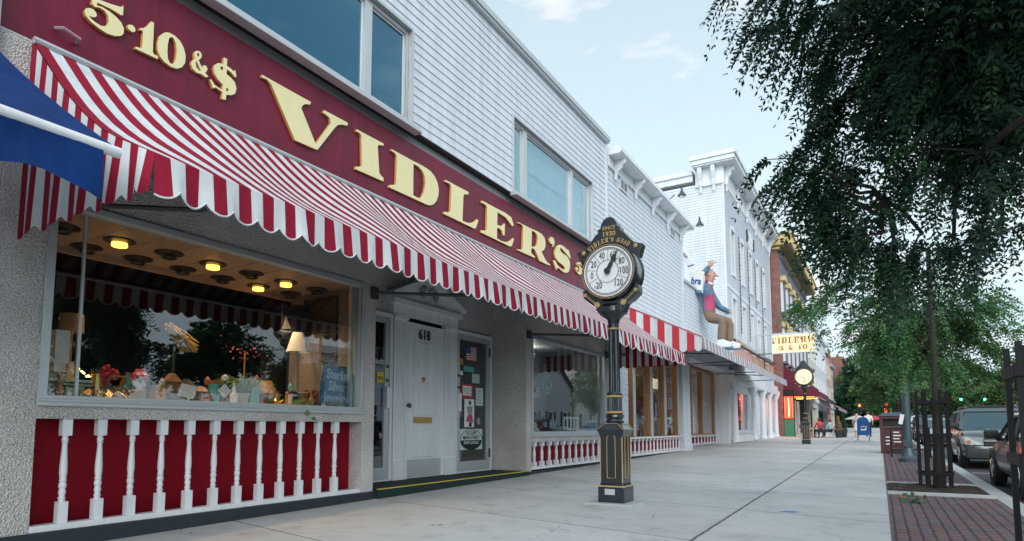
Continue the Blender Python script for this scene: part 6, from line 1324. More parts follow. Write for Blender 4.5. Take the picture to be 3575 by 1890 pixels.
# ------------------------------------------------------------------ people
pm('white_cloth', (0.72, 0.72, 0.72), 0.8, 0.06, 9); pm('plaid', (0.40, 0.36, 0.40), 0.8, 0.55, 14, detail=1); pm('dark_cloth', (0.035, 0.035, 0.045), 0.8, 0.2, 9); pm('red_shirt', (0.62, 0.045, 0.06), 0.75, 0.12, 6); pm('aqua_shirt', (0.40, 0.58, 0.60), 0.75, 0.1, 6); pm('blond', (0.50, 0.40, 0.28), 0.7, 0.2, 20)
def person(label, x_, y_, h, face, top, bottom, shoes, hair, skirt=False, stride=.12, sit=False, bare=False, lean=0.0):
    """standing / walking (or seated) figure, facing angle measured from +y towards +x"""
    zg_ = gz(y_); k = h / 1.72; ca, sa = math.cos(R(face)), math.sin(R(face))
    def P(a, f_, z): return (x_ + (a * ca + f_ * sa) * k, y_ + (-a * sa + f_ * ca) * k, zg_ + z * k)   # a: to the figure's right, f: forwards
    zh = .93 if not sit else .50
    def up(z): return z if not sit else z - .43
    J_ = dict(pelvis=(P(0, 0, zh), .145 * k), waist=(P(0, .01 + lean * .3, up(1.10)), .13 * k), chest=(P(0, .01 + lean * .7, up(1.30)), .155 * k), neck=(P(0, .02 + lean, up(1.46)), .06 * k), head=(P(0, .05 + lean, up(1.57)), .092 * k), crown=(P(0, .04 + lean, up(1.66)), .075 * k))
    E_ = [('pelvis', 'waist'), ('waist', 'chest'), ('chest', 'neck'), ('neck', 'head'), ('head', 'crown')]
    for n_, s_ in (('L', -1), ('R', 1)):
        st2 = stride * s_
        J_['hip' + n_] = (P(s_ * .095, 0, zh - .05), .105 * k)
        if sit:
            J_['knee' + n_] = (P(s_ * .14, .44, .50), .075 * k); J_['ank' + n_] = (P(s_ * .14, .46, .09), .048 * k); J_['toe' + n_] = (P(s_ * .15, .62, .05), .04 * k)
        else:
            J_['knee' + n_] = (P(s_ * .10, st2 * .6 + .03, .49), .068 * k); J_['ank' + n_] = (P(s_ * .10, st2, .09), .045 * k); J_['toe' + n_] = (P(s_ * .11, st2 + .16, .04), .04 * k)
        J_['sh' + n_] = (P(s_ * .19, lean * .8, up(1.38)), .062 * k); J_['el' + n_] = (P(s_ * .25, -.04 - st2 * .3 + lean * .8 + (.14 if sit else 0), up(1.12)), .048 * k)
        J_['wr' + n_] = (P(s_ * (.25 if not sit else .14), .06 - st2 * .6 + lean + (.36 if sit else 0), up(.90 if not sit else 1.12)), .034 * k); J_['hand' + n_] = (P(s_ * (.25 if not sit else .09), .09 - st2 * .7 + lean + (.44 if sit else 0), up(.81 if not sit else 1.13)), .034 * k)
        E_ += [('pelvis', 'hip' + n_), ('hip' + n_, 'knee' + n_), ('knee' + n_, 'ank' + n_), ('ank' + n_, 'toe' + n_), ('chest', 'sh' + n_), ('sh' + n_, 'el' + n_), ('el' + n_, 'wr' + n_), ('wr' + n_, 'hand' + n_)]
    def rg_(a, b_, t, c_):
        if a in ('neck', 'head') or b_.startswith('hand') or a.startswith('el') and t > .1: return 0
        if a.startswith('ank'): return 3
        if a.startswith('knee') and bare: return 0
        if a.startswith('hip') or a.startswith('knee') or b_.startswith('hip'): return 2
        if a == 'pelvis' and t < .4: return 2
        return 1
    t = thing('person', label, 'person', (x_, y_, zg_)); skin_figure('body', J_, E_, 2, t, rg_, ('skin', top, bottom, shoes), Vector((x_, y_, zg_)))
    q_ = MB(); hp = Vector(J_['head'][0]); q_.lathe([(.001, -.10 * k), (.075 * k, -.08 * k), (.105 * k, 0), (.098 * k, .06 * k), (.05 * k, .115 * k), (.001, .12 * k)], hp + Vector((-sa * .03 * k, -ca * .03 * k, .035 * k)), 12); q_.build('hair', hair, t, smooth=True)
    for s_ in (-1, 1):
        q_ = MB(); e_ = P(s_ * .035, .05 + lean + .085, up(1.585)); q_.lathe([(.001, -.006), (.012, 0), (.001, .006)], e_, 6); q_.build('eye', 'black_text', t)
    q_ = MB(); q_.obox(P(0, .05 + lean + .10, up(1.555)), (.025 * k, .03 * k, .045 * k), (0, 0, -R(face))); q_.build('nose', 'skin', t, bevel=.004)
    if skirt:
        q_ = MB(); q_.lathe([(.13 * k, 1.06), (.19 * k, .85), (.22 * k, .60), (.235 * k, .46)], (x_, y_, zg_), 18, cap=False); q_.build('skirt', bottom, t, smooth=True)
    return t
person('woman walking away in a plaid shirt and white skirt', -1.37, 49.2, 1.62, 0, 'plaid', 'white_cloth', 'white_cloth', 'blond', skirt=True, bare=True)
person('man in a white shirt walking away behind the blue mailbox', -.68, 49.6, 1.78, 4, 'white_cloth', 'dark_cloth', 'dark_cloth', 'hair_brown')
person('seated man in a bright red shirt with his back to the street', -3.45, 46.6, 1.80, -35, 'red_shirt', 'dark_cloth', 'dark_cloth', 'hair_brown', sit=True, lean=.12)
person('seated person in a pale aqua shirt to the right of the red shirt', -2.95, 48.0, 1.68, -70, 'aqua_shirt', 'dark_cloth', 'dark_cloth', 'hair_brown', sit=True)
person('seated person with bare legs half hidden by the lit post clock', -4.45, 46.8, 1.70, 60, 'plaid', 'dark_cloth', 'white_cloth', 'blond', sit=True, bare=True)
tb = thing('cafe_table', 'small round dark cafe table between the seated people', 'table', (-3.9, 47.5, gz(47.5)))
q = MB(); q.lathe([(.42, .72), (.42, .75)], (-3.9, 47.6, gz(47.6)), 20); q.build('tabletop', 'dark_metal', tb); q = MB(); q.lathe([(.25, 0), (.22, .03), (.04, .06), (.035, .72)], (-3.9, 47.6, gz(47.6)), 14); q.build('stand', 'dark_metal', tb)
def folding_chair(x_, y_, face, label, first=None):
    if first:
        c_ = copy_tree(first); c_.location = (x_, y_, gz(y_)); c_.rotation_euler = (0, 0, -R(face)); c_['label'] = label; return c_
    t = thing('folding_chair', label, 'chair', (0, 0, 0), 'folding chairs at the cafe')
    q_ = MB()
    for k in range(5): q_.box(-.21, .21, -.20 + .085 * k, -.13 + .085 * k, .44, .46)
    q_.build('seat', 'dark_metal', t); q_ = MB()
    for k in range(2): q_.box(-.21, .21, -.24, -.22, .68 + .12 * k, .76 + .12 * k)
    q_.build('backrest', 'dark_metal', t)
    for s_ in (-1, 1):
        q_ = MB(); q_.tube([(s_ * .22, .24, 0), (s_ * .22, -.23, .92)], .014, 5); q_.build('leg', 'dark_metal', t); q_ = MB(); q_.tube([(s_ * .20, -.26, 0), (s_ * .20, .20, .45)], .014, 5); q_.build('leg', 'dark_metal', t)
    t.location = (x_, y_, gz(y_)); t.rotation_euler = (0, 0, -R(face)); return t
fc = folding_chair(-2.72, 47.7, -70, 'dark folding chair nearest the planters')
folding_chair(-3.45, 46.5, -35, 'dark folding chair under the red shirted man', fc); folding_chair(-4.50, 46.8, 60, 'dark folding chair behind the lit post clock', fc)
for (x_, y_, hh, mt, lb) in ((-2.42, 47.2, .95, 'hair_brown', 'black planter with dry brownish grass by the cafe chairs'), (-2.15, 48.3, 1.05, 'leaf_deep', 'black planter with a small dark conifer behind the brown one')):
    t = thing('planter', lb, 'planter', (x_, y_, gz(y_)), 'planters at the cafe'); zz = gz(y_)
    q = MB(); q.lathe([(.17, 0), (.24, .48), (.26, .50), (.23, .50)], (x_, y_, zz), 14); q.build('pot', 'black_canvas', t); q = MB(); rr = random.Random(int(y_ * 10))
    for k in range(520):
        a, r_, hgt = rr.uniform(0, 6.28), rr.random() ** .5 * .24, rr.random() * hh; wd = (1 - hgt / hh) * .9 + .25; p = Vector((x_ + r_ * wd * math.cos(a), y_ + r_ * wd * math.sin(a), zz + .48 + hgt)); u_ = Vector((rr.gauss(0, .3), rr.gauss(0, .3), 1)).normalized() * .07; v_ = u_.orthogonal().normalized() * .02
        q.face([p - u_, p - v_, p + u_, p + v_])
    q.build('foliage', 'dry_grass' if mt == 'hair_brown' else mt, t, fix=False) if mt != 'hair_brown' else q.build('foliage', pm('dry_grass', (0.20, 0.13, 0.06), .9, .3), t, fix=False)
# ------------------------------------------------------------------ pixel ray helper: a photo pixel seen at a chosen wall depth gives the place where a thing stands
_f, _vx, _hz, _py, _px = 2150., 3072., 1495., 1315., 1787.5
_p = math.atan((_hz - _py) / _f); _s = math.atan((_vx - _px) / _f * math.cos(_p))
_F = Vector((-math.sin(_s) * math.cos(_p), math.cos(_s) * math.cos(_p), math.sin(_p))); _R = Vector((math.cos(_s), math.sin(_s), 0)); _U = _R.cross(_F)
def ray(px, py): return _F + _R * ((px - _px) / _f) + _U * ((_py - py) / _f)
def on_x(px, py, x): d = ray(px, py); return Vector((0, 0, H0)) + d * (x / d.x)
def at_depth(px, py, dep): return Vector((0, 0, H0)) + ray(px, py) * dep

# ------------------------------------------------------------------ display window of the store
q = MB(); q.box(-8.9, -6.80, 2.3, 7.0, 1.30, 1.40); q.build('display_floor', 'cream_wall', store)
q = MB()
for k in range(34):
    y = 2.3 + .138 * k; q.box(-8.42, -6.82, y, y + .134, 3.352 + .002 * (k % 3), 3.40)
q.build('display_ceiling', 'wood_board', store)
q = MB(); q.box(-8.50, -8.42, 2.3, 7.0, 3.28, 3.42); q.build('ceiling_trim', 'wood_board', store)
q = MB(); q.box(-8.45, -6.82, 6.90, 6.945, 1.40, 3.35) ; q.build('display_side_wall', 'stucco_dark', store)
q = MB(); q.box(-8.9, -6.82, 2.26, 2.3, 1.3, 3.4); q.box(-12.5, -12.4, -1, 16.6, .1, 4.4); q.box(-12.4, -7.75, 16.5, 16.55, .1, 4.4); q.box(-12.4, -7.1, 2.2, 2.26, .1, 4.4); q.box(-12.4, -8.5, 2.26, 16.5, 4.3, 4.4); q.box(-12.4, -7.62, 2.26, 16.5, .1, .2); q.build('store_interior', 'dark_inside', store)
emis('lamp_lit', (1.0, 0.44, 0.07), 2.4)
pm('lamp_plate', (0.06, 0.05, 0.045), 0.4, 0.2, 5, metal=0.5); pm('lamp_inner', (0.22, 0.20, 0.17), 0.3, 0.1, 5, metal=0.5)
def ceiling_lamp(x, y, lit, k):
    t = thing('ceiling_lamp', ('lit' if lit else 'unlit') + ' round ceiling spotlight over the display, ' + k, 'ceiling light', (x, y, 3.35), 'ceiling spotlights in the display window')
    q_ = MB(); q_.lathe([(.165, 0), (.17, -.012), (.09, -.03)], (x, y, 3.35), 24); q_.build('plate', 'lamp_plate', t, smooth=True)
    q_ = MB(); q_.lathe([(.082, -.02), (.085, -.07), (.077, -.075), (.07, -.03)], (x, y, 3.35), 22, cap=False); q_.build('rim', 'lamp_lit' if lit else 'lamp_plate', t, smooth=True)
    q_ = MB(); q_.lathe([(.001, -.05), (.05, -.055), (.08, -.03)], (x, y, 3.35), 16); q_.build('bulb', 'lamp_lit' if lit else 'lamp_inner', t, smooth=True)
    if lit:
        l_ = bpy.data.lights.new('spotlight_bulb', 'SPOT'); l_.energy = SPOT_W; l_.color = (1.0, .60, .28); l_.spot_size = R(125); l_.spot_blend = .8; l_.shadow_soft_size = .06
        o_ = bpy.data.objects.new('spotlight_bulb', l_); COL.objects.link(o_); o_.location = (x, y, 3.24)
SPOT_W = 42.0
ordn = ('first', 'second', 'third', 'fourth', 'fifth', 'sixth', 'seventh')
for k in range(7): ceiling_lamp(-7.60, 3.14 + .593 * k, k in (1, 3, 5), ordn[k] + ' of the front row from the left')
for k in range(6): ceiling_lamp(-8.20, 3.66 + .603 * k, k in (4,), ordn[k] + ' of the rear row from the left')
GRP = 'goods in the display window'
def good(name, label, cat, parts, group=GRP):
    """parts: (part name, MB, material)"""
    v = parts[0][1].v; xs = [p[0] for p in v]; ys = [p[1] for p in v]; zs = [p[2] for p in v]
    t = thing(name, label, cat, (sum(xs) / len(xs), sum(ys) / len(ys), min(zs)), group)
    for n_, m_, mt in parts: m_.build(n_, mt, t, smooth=n_ in ('shade', 'jar', 'ball', 'pot', 'vase'))
    return t
def gbox(p0, p1, x, dep=.25):
    a, b_ = on_x(*p0, x), on_x(*p1, x); m_ = MB(); m_.box(x - dep, x, a.y, b_.y, max(1.402, b_.z), a.z); return m_
pm('pale_green', (0.42, 0.50, 0.34), 0.6, 0.08, 4); pm('burlap', (0.30, 0.16, 0.07), 0.85, 0.4, 12); pm('wicker', (0.30, 0.17, 0.07), 0.8, 0.5, 30); pm('berry', (0.52, 0.01, 0.03), 0.35, 0.2, 8); pm('pink_wax', (0.70, 0.10, 0.16), 0.4, 0.1, 5)
pm('straw', (0.50, 0.32, 0.12), 0.8, 0.4, 25); pm('blue_card', (0.008, 0.10, 0.20), 0.5, 0.1, 3); pm('blue_text', (0.33, 0.50, 0.60), 0.5, 0.05, 3); pm('navy', (0.012, 0.015, 0.035), 0.8, 0.2, 4); pm('yellow_petal', (0.75, 0.45, 0.02), 0.6, 0.2, 8); pm('tin_red', (0.40, 0.07, 0.04), 0.4, 0.3, 6)
pm('orange_shade', (0.70, 0.34, 0.08), 0.8, 0.15, 8); pm('slate', (0.03, 0.035, 0.035), 0.7, 0.3, 4); pm('crate_wood', (0.36, 0.20, 0.10), 0.7, 0.3, 5)
g1 = gbox((142, 1300), (232, 1335), -7.25, .45); g2 = gbox((140, 1335), (218, 1424), -7.25, .40); g3 = MB(); c_ = on_x(165, 1395, -7.245); g3.lathe([(.001, .012), (.10, .006), (.11, 0)], (-7.25, c_.y + .03, c_.z + .03), 14, axis='x')
good('gift_box', 'pale green lidded box stack in the left corner of the display', 'box', [('body', g2, 'pale_green'), ('lid', g1, 'pale_green'), ('cut_out', g3, 'slate')])
good('tall_carton', 'tall narrow white carton standing on the green boxes', 'carton', [('carton', gbox((197, 1150), (238, 1301), -7.40, .18), 'paper')])
a = on_x(252, 1098, -7.75); b_ = on_x(252, 1163, -7.75); w_ = (on_x(295, 1130, -7.75).y - on_x(208, 1130, -7.75).y) / 2
s1 = MB(); s1.lathe([(w_ * .9, a.z), (w_ * .98, b_.z)], (-7.75, a.y, 0), 24, cap=False); s2 = MB(); s2.tube([(-7.75, a.y, 1.40), (-7.75, a.y, a.z)], .02, 8); s2.lathe([(.14, 1.40), (.12, 1.44), (.03, 1.48)], (-7.75, a.y, 0), 14)
good('table_lamp', 'table lamp with a brown patterned drum shade behind the white carton', 'lamp', [('shade', s1, 'burlap'), ('stand', s2, 'wood')])
good('gift_box', 'low pale green box with cut-out notch right of the tall stack', 'box', [('body', gbox((228, 1350), (292, 1422), -7.20, .35), 'pale_green'), ('lid', gbox((222, 1338), (322, 1350), -7.19, .4), 'pale_green')])
good('flat_box', 'flat white box lying on the low green box', 'box', [('box', gbox((250, 1325), (324, 1337), -7.22, .3), 'paper')])
good('grey_book', 'grey book leaning upright behind the flat white box', 'book', [('cover', gbox((233, 1261), (256, 1330), -7.55, .05), 'neutral_grey')])
m1 = MB(); rr = random.Random(4)
for k in range(85):
    c_ = on_x(372 + rr.gauss(0, 15), 1312 + rr.gauss(0, 11), -7.35 + rr.uniform(-.12, .06)); m1.lathe([(.001, -.028), (.026, -.01), (.026, .01), (.001, .028)], c_, 7)
c_ = on_x(370, 1345, -7.38); m2 = MB(); m2.lathe([(.05, 1.402), (.075, 1.46), (.05, 1.55), (.06, c_.z + .02)], (-7.4, c_.y, 0), 14)
good('berry_bunch', 'bunch of glossy red berries in a glass vase', 'ornament', [('berries', m1, 'berry'), ('vase', m2, 'neutral_grey')])
c_ = on_x(425, 1395, -7.2); m1 = MB(); m1.lathe([(.10, 1.402), (.14, 1.55), (.15, 1.60), (.135, 1.60)], (-7.25, c_.y, 0), 16); m2 = MB(); m2.tube([(-7.25, c_.y - .14, 1.6), (-7.25, c_.y - .1, 1.72), (-7.25, c_.y + .1, 1.72), (-7.25, c_.y + .14, 1.6)], .012, 6)
good('wicker_basket', 'brown wicker basket on the display floor', 'basket', [('basket', m1, 'wicker'), ('handle', m2, 'wicker')])
c_ = on_x(370, 1390, -7.05); m1 = MB(); 
for k in range(40): p = Vector((-7.05 + rr.uniform(-.1, .1), c_.y + rr.uniform(-.16, .16), 1.405 + rr.random() ** 2 * .12)); m1.obox(p, (.10, .015, .06), (rr.uniform(0, 3), rr.uniform(0, 3), rr.uniform(0, 3)))
good('gold_tinsel', 'heap of gold tinsel in front of the berry vase', 'ornament', [('tinsel', m1, 'brass')])
c_ = on_x(488, 1310, -7.3); m1 = MB(); m1.lathe([(.06, 1.402), (.06, c_.z - .10), (.085, c_.z - .06), (.09, c_.z), (.05, c_.z + .04), (.04, c_.z + .07)], (-7.3, c_.y, 0), 16); m2 = MB(); d_ = on_x(484, 1340, -7.18); m2.obox((-7.18, d_.y, d_.z), (.006, .13, .11), (.5, 0, 0))
good('pink_candle', 'pink candle jar with a white price tag', 'candle', [('jar', m1, 'pink_wax'), ('price_tag', m2, 'paper')])
m1 = MB(); c_ = on_x(455, 1340, -7.3); m1.obox((-7.3, c_.y, c_.z), (.03, .20, .13), (-.25, .3, 0)); good('picture_book', 'orange picture book propped beside the pink candle', 'book', [('cover', m1, 'orange')])
m1 = MB(); c_ = on_x(445, 1385, -7.05); m1.obox((-7.05, c_.y + .1, 1.49), (.03, .18, .17), (.2, .3, 0)); good('leaning_frame', 'small orange framed picture leaning in front of the basket', 'picture', [('frame', m1, 'crate_wood')])
for k, (px_, py_, mt, lb, hh) in enumerate(((600, 1330, 'burlap', 'dark brown bonnet doll left of the black pots', .42), (650, 1330, 'slate', 'black lidded pot with an orange band', .36), (560, 1360, 'slate', 'low black pot among the small goods', .22), (700, 1360, 'crate_wood', 'brown wooden figurine behind the white card', .28))):
    c_ = on_x(px_, py_, -7.45); m1 = MB(); m1.lathe([(.09, 1.402), (.13, 1.402 + hh * .35), (.10, 1.402 + hh * .7), (.12, 1.402 + hh * .75), (.03, 1.402 + hh)], (-7.45, c_.y, 0), 14); m2 = MB(); m2.lathe([(.115, 1.402 + hh * .64), (.123, 1.402 + hh * .68)], (-7.45, c_.y, 0), 14); good('shelf_ornament', lb, 'ornament', [('pot', m1, mt), ('band', m2, 'orange' if k == 1 else mt)])
m1 = MB()
for k in range(70):
    a = on_x(575 + rr.uniform(0, 28), 1128 + rr.uniform(0, 22), -7.5 + rr.uniform(-.05, .05)); b_ = on_x(628 + rr.uniform(0, 66), 1196 + rr.uniform(0, 36), -7.5 + rr.uniform(-.08, .08)); m1.tube([a, (a + b_) / 2 + Vector((0, 0, .02)), b_], .008, 4)
m2 = MB(); a = on_x(612, 1180, -7.52); m2.tube([(-7.55, a.y, 1.40), a], .02, 6); good('straw_fan', 'tilted straw fan on a dark stand in the middle of the display', 'ornament', [('straw', m1, 'straw'), ('stand', m2, 'slate')])
m1 = MB(); c_ = on_x(655, 1366, -7.0); m1.obox((-7.0, c_.y, c_.z), (.008, .20, .15), (-.2, .2, 0)); good('price_card', 'white handwritten price card leaning near the glass', 'card', [('card', m1, 'paper')])
c_ = on_x(786, 1320, -7.1); d_ = on_x(780, 1366, -7.05); m1 = MB(); m1.lathe([(.001, -.045), (.04, -.02), (.045, 0), (.04, .02), (.001, .045)], c_, 14); m2 = MB(); m2.tube([(-7.1, c_.y - .03, 1.4), c_], .012, 6); m3 = MB(); m3.obox((-7.03, d_.y, d_.z), (.006, .13, .13), (.785, 0, 0))
good('snowball_ornament', 'white ball ornament on a wire with a diamond price tag', 'ornament', [('ball', m1, 'paper'), ('wire', m2, 'slate'), ('price_tag', m3, 'paper')])
c_ = on_x(845, 1385, -7.5); m1 = MB(); m1.lathe([(.12, 1.402), (.16, 1.60), (.175, 1.62), (.15, 1.62)], (-7.5, c_.y, 0), 16); m2 = MB()
for k in range(260):
    a0 = rr.uniform(0, 6.28); l_ = rr.uniform(.14, .34); p = Vector((-7.5 + .08 * math.cos(a0), c_.y + .08 * math.sin(a0), 1.6)); e_ = p + Vector((l_ * .8 * math.cos(a0), l_ * 1.1 * math.sin(a0), l_ * rr.uniform(.25, .9))); md = (p + e_) / 2 + Vector((0, 0, .12)); s_ = Vector((.006, .008, 0)); m2.face([p - s_, p + s_, md + s_, md - s_]); m2.face([md - s_, md + s_, e_])
good('potted_grass', 'pot of arching green grass in the display', 'potted plant', [('pot', m1, 'cream_wall'), ('blades', m2, 'leaf_light')])
c_ = on_x(930, 1350, -7.35); m1 = MB(); m1.lathe([(.07, c_.z + .08), (.14, c_.z - .10)], (-7.35, c_.y, 0), 20, cap=False); m2 = MB(); m2.lathe([(.08, 1.402), (.09, 1.45), (.05, 1.52), (.02, c_.z - .08)], (-7.35, c_.y, 0), 14); good('bedside_lamp', 'small lamp with an orange cone shade', 'lamp', [('shade', m1, 'orange_shade'), ('base', m2, 'terracotta')])
c_ = on_x(1036, 1385, -7.4); m1 = MB(); m1.lathe([(.16, 1.402), (.17, 1.52), (.16, 1.66)], (-7.4, c_.y, 0), 18); m2 = MB(); m2.lathe([(.155, 1.66), (.155, 1.68)], (-7.4, c_.y, 0), 18); m3 = MB(); m3.lathe([(.172, 1.47), (.172, 1.49)], (-7.4, c_.y, 0), 18, cap=False); good('wooden_keg', 'little wooden keg with a pale lid', 'keg', [('keg', m1, 'crate_wood'), ('lid', m2, 'paper'), ('hoop', m3, 'slate')])
m1 = gbox((1066, 1362), (1110, 1420), -7.3, .05); m2 = MB(); c_ = on_x(1088, 1378, -7.29); m2.tube([(-7.29, c_.y - .1, c_.z), (-7.29, c_.y - .03, c_.z + .05), (-7.29, c_.y + .02, c_.z - .02), (-7.29, c_.y + .1, c_.z + .04)], .010, 5); good('tin_sign', 'rusty red tin sign left of the blue card', 'sign', [('plate', m1, 'tin_red'), ('script', m2, 'straw')])
P0 = [on_x(*p, -6.95) for p in ((1130, 1272), (1247, 1286), (1222, 1424), (1112, 1424))]; m1 = MB(); m1.prism([(p.y, p.z) for p in P0], 'x', -6.97, -6.95); bs = good('jewelry_sign', 'dark blue card sign reading Sterling Silver Jewelry inside the glass', 'sign', [('card', m1, 'blue_card')])
for tx, (px_, py_) in (('Sterling', (1184, 1312)), ('Silver', (1178, 1352)), ('Jewelry', (1174, 1392))):
    c_ = on_x(px_, py_, -6.945); text_mesh(tx, .20, .004, .80, bold=.006, mat='blue_text', name='lettering', parent=bs, o=c_, u=(0, 1, -.05), v=(0, .05, 1))
c_ = on_x(985, 1407, -6.9); m1 = MB(); petals(m1, (-6.9, c_.y, 1.43), 60, .05, .04, 8); m2 = MB(); petals(m2, (-6.88, c_.y + .3, 1.42), 60, .10, .05, 9); petals(m2, (-6.88, c_.y + .9, 1.44), 60, .08, .05, 10); good('silk_flowers', 'yellow silk flower with green leaves lying along the sill', 'flower', [('petals', m1, 'yellow_petal'), ('leaves', m2, 'leaf_light')])
m1 = MB(); petals(m1, on_x(855, 1232, -7.9), 40, .12, .018, 11); m2 = MB(); a = on_x(855, 1232, -7.9); m2.tube([(-7.9, a.y, 1.4), a], .012, 5); good('dried_flowers', 'spray of pinkish dried flowers above the potted grass', 'flowers', [('blossoms', m1, 'skirt_pink'), ('stem', m2, 'wood')])
P0 = [on_x(*p, -8.0) for p in ((985, 1062), (1090, 1070), (1090, 1192), (985, 1185))]; m1 = MB(); m1.prism([(p.y, p.z) for p in P0], 'x', -8.01, -8.0); m2 = MB(); P1 = [on_x(*p, -7.995) for p in ((998, 1103), (1008, 1132), (1018, 1150), (985, 1148))]; m2.prism([(p.y, p.z) for p in P1], 'x', -8.0, -7.99); m3 = MB(); P1 = [on_x(*p, -7.995) for p in ((978, 1153), (1022, 1156), (1012, 1162), (988, 1160))]; m3.prism([(p.y, p.z) for p in P1], 'x', -8.0, -7.99); good('sailboat_flag', 'navy flag with a pale sailing boat hung at the back', 'flag', [('cloth', m1, 'navy'), ('sail', m2, 'neutral_grey'), ('hull', m3, 'neutral_grey')])
for (xa, xb, z0, z1, lb) in ((-8.05, -7.35, 2.72, 3.22, 'larger dark chalkboard on the display side wall'), (-7.62, -7.35, 2.22, 2.62, 'smaller dark chalkboard low on the display side wall')):
    m1 = MB(); m1.box(xa, xb, 6.87, 6.895, z0, z1); m2 = MB(); frame_rect(m2, 0, 1, 0, 1, 0, 1, .1) if 0 else None
    for (a0, a1, b0, b1) in ((xa - .03, xb + .03, z0 - .03, z0), (xa - .03, xb + .03, z1, z1 + .03), (xa - .03, xa, z0, z1), (xb, xb + .03, z0, z1)): m2.box(a0, a1, 6.86, 6.897, b0, b1)
    good('chalkboard', lb, 'chalkboard', [('board', m1, 'black_text'), ('frame', m2, 'bark')])
c_ = on_x(1236, 1250, -6.98); m1 = MB(); m1.lathe([(.075, c_.z - .22), (.06, c_.z + .02), (.085, c_.z + .04), (.085, c_.z + .06), (.05, c_.z + .07), (.05, c_.z + .15), (.07, c_.z + .16), (.001, c_.z + .24)], (-6.98, c_.y, 0), 12); m2 = MB(); m2.tube([(-6.98, c_.y, 1.4), (-6.98, c_.y, c_.z - .2)], .012, 6); good('model_lighthouse', 'white model lighthouse above the right edge of the blue sign', 'model', [('tower', m1, 'paper'), ('stand', m2, 'neutral_grey')])
c_ = on_x(1040, 1203, -7.6); m1 = MB(); m1.lathe([(.08, c_.z + .18), (.17, c_.z - .12)], (-7.6, c_.y, 0), 18, cap=False); m2 = MB(); m2.tube([(-7.6, c_.y, 1.4), (-7.6, c_.y, c_.z + .15)], .025, 6); good('table_lamp', 'tall lamp with a pale white shade near the chalkboards', 'lamp', [('shade', m1, 'paper'), ('stand', m2, 'neutral_grey')])
emis('fairy_light', (1.0, .55, .15), 8.0); m1 = MB()
for k in range(9): c_ = on_x(272 + 6 * k + rr.uniform(-3, 3), 1290 + 3.5 * k + rr.uniform(-8, 8), -7.5); m1.lathe([(.001, -.012), (.011, 0), (.001, .012)], c_, 6)
m2 = MB(); m2.tube([on_x(268, 1285, -7.51), on_x(300, 1305, -7.51), on_x(325, 1325, -7.51)], .004, 4); tag(m1.build('fairy_lights', 'fairy_light'), 'short string of tiny warm fairy lights beside the berries', 'fairy lights', GRP)
shp = ('bottle', 'figurine', 'jar', 'card', 'box', 'bell'); mcol = (('crate_wood', 'brown'), ('paper', 'white'), ('terracotta', 'russet'), ('aqua', 'aqua'), ('brass', 'brass'), ('skirt_pink', 'pink'), ('slate', 'black'), ('orange', 'orange'))
for k in range(34):
    y_ = 3.05 + .108 * k + rr.uniform(-.03, .03); x_ = -7.12 - .16 * (k % 3) - rr.uniform(0, .1); hh = rr.uniform(.12, .34) + .10 * (k % 3); kd = shp[(k * 5) % 6]; mt, cn = mcol[(k * 3 + k // 5) % 8]; m1 = MB(); m2 = MB()
    if kd == 'bottle': m1.lathe([(.045, 0), (.05, hh * .55), (.02, hh * .72), (.018, hh)], (x_, y_, 1.402), 12); m2.lathe([(.024, hh), (.024, hh + .03)], (x_, y_, 1.402), 10)
    elif kd == 'figurine': m1.lathe([(.055, 0), (.04, hh * .4), (.05, hh * .62), (.02, hh * .72)], (x_, y_, 1.402), 12); m2.lathe([(.001, hh * .68), (.035, hh * .78), (.035, hh * .9), (.001, hh)], (x_, y_, 1.402), 10)
    elif kd == 'jar': m1.lathe([(.06, 0), (.07, hh * .3), (.06, hh * .8)], (x_, y_, 1.402), 14); m2.lathe([(.064, hh * .8), (.064, hh * .92)], (x_, y_, 1.402), 14)
    elif kd == 'card': m1.obox((x_, y_, 1.402 + hh * .5), (.008, .11, hh), (rr.uniform(-.2, .2), .2, 0)); m2.obox((x_ + .008, y_, 1.402 + hh * .55), (.004, .07, hh * .4), (0, .2, 0))
    elif kd == 'box': m1.box(x_ - .06, x_ + .06, y_ - .06, y_ + .06, 1.402, 1.402 + hh * .6); m2.box(x_ - .065, x_ + .065, y_ - .065, y_ + .065, 1.402 + hh * .6, 1.402 + hh * .7)
    else: m1.lathe([(.07, 0), (.045, hh * .4), (.03, hh * .6)], (x_, y_, 1.402), 12); m2.tube([(x_, y_, 1.402 + hh * .6), (x_, y_, 1.402 + hh)], .012, 6)
    w1 = ('front', 'middle', 'rear')[k % 3]; good('trinket_' + kd, f'{cn} {kd}, trinket {ordn[k // 3] if k // 3 < 7 else ("eighth", "ninth", "tenth", "eleventh", "last")[k // 3 - 7]} from the left in the {w1} row of display trinkets', 'trinket', [('body', m1, mt), ('top', m2, mcol[(k * 5 + 2) % 8][0])], 'trinkets along the display floor')
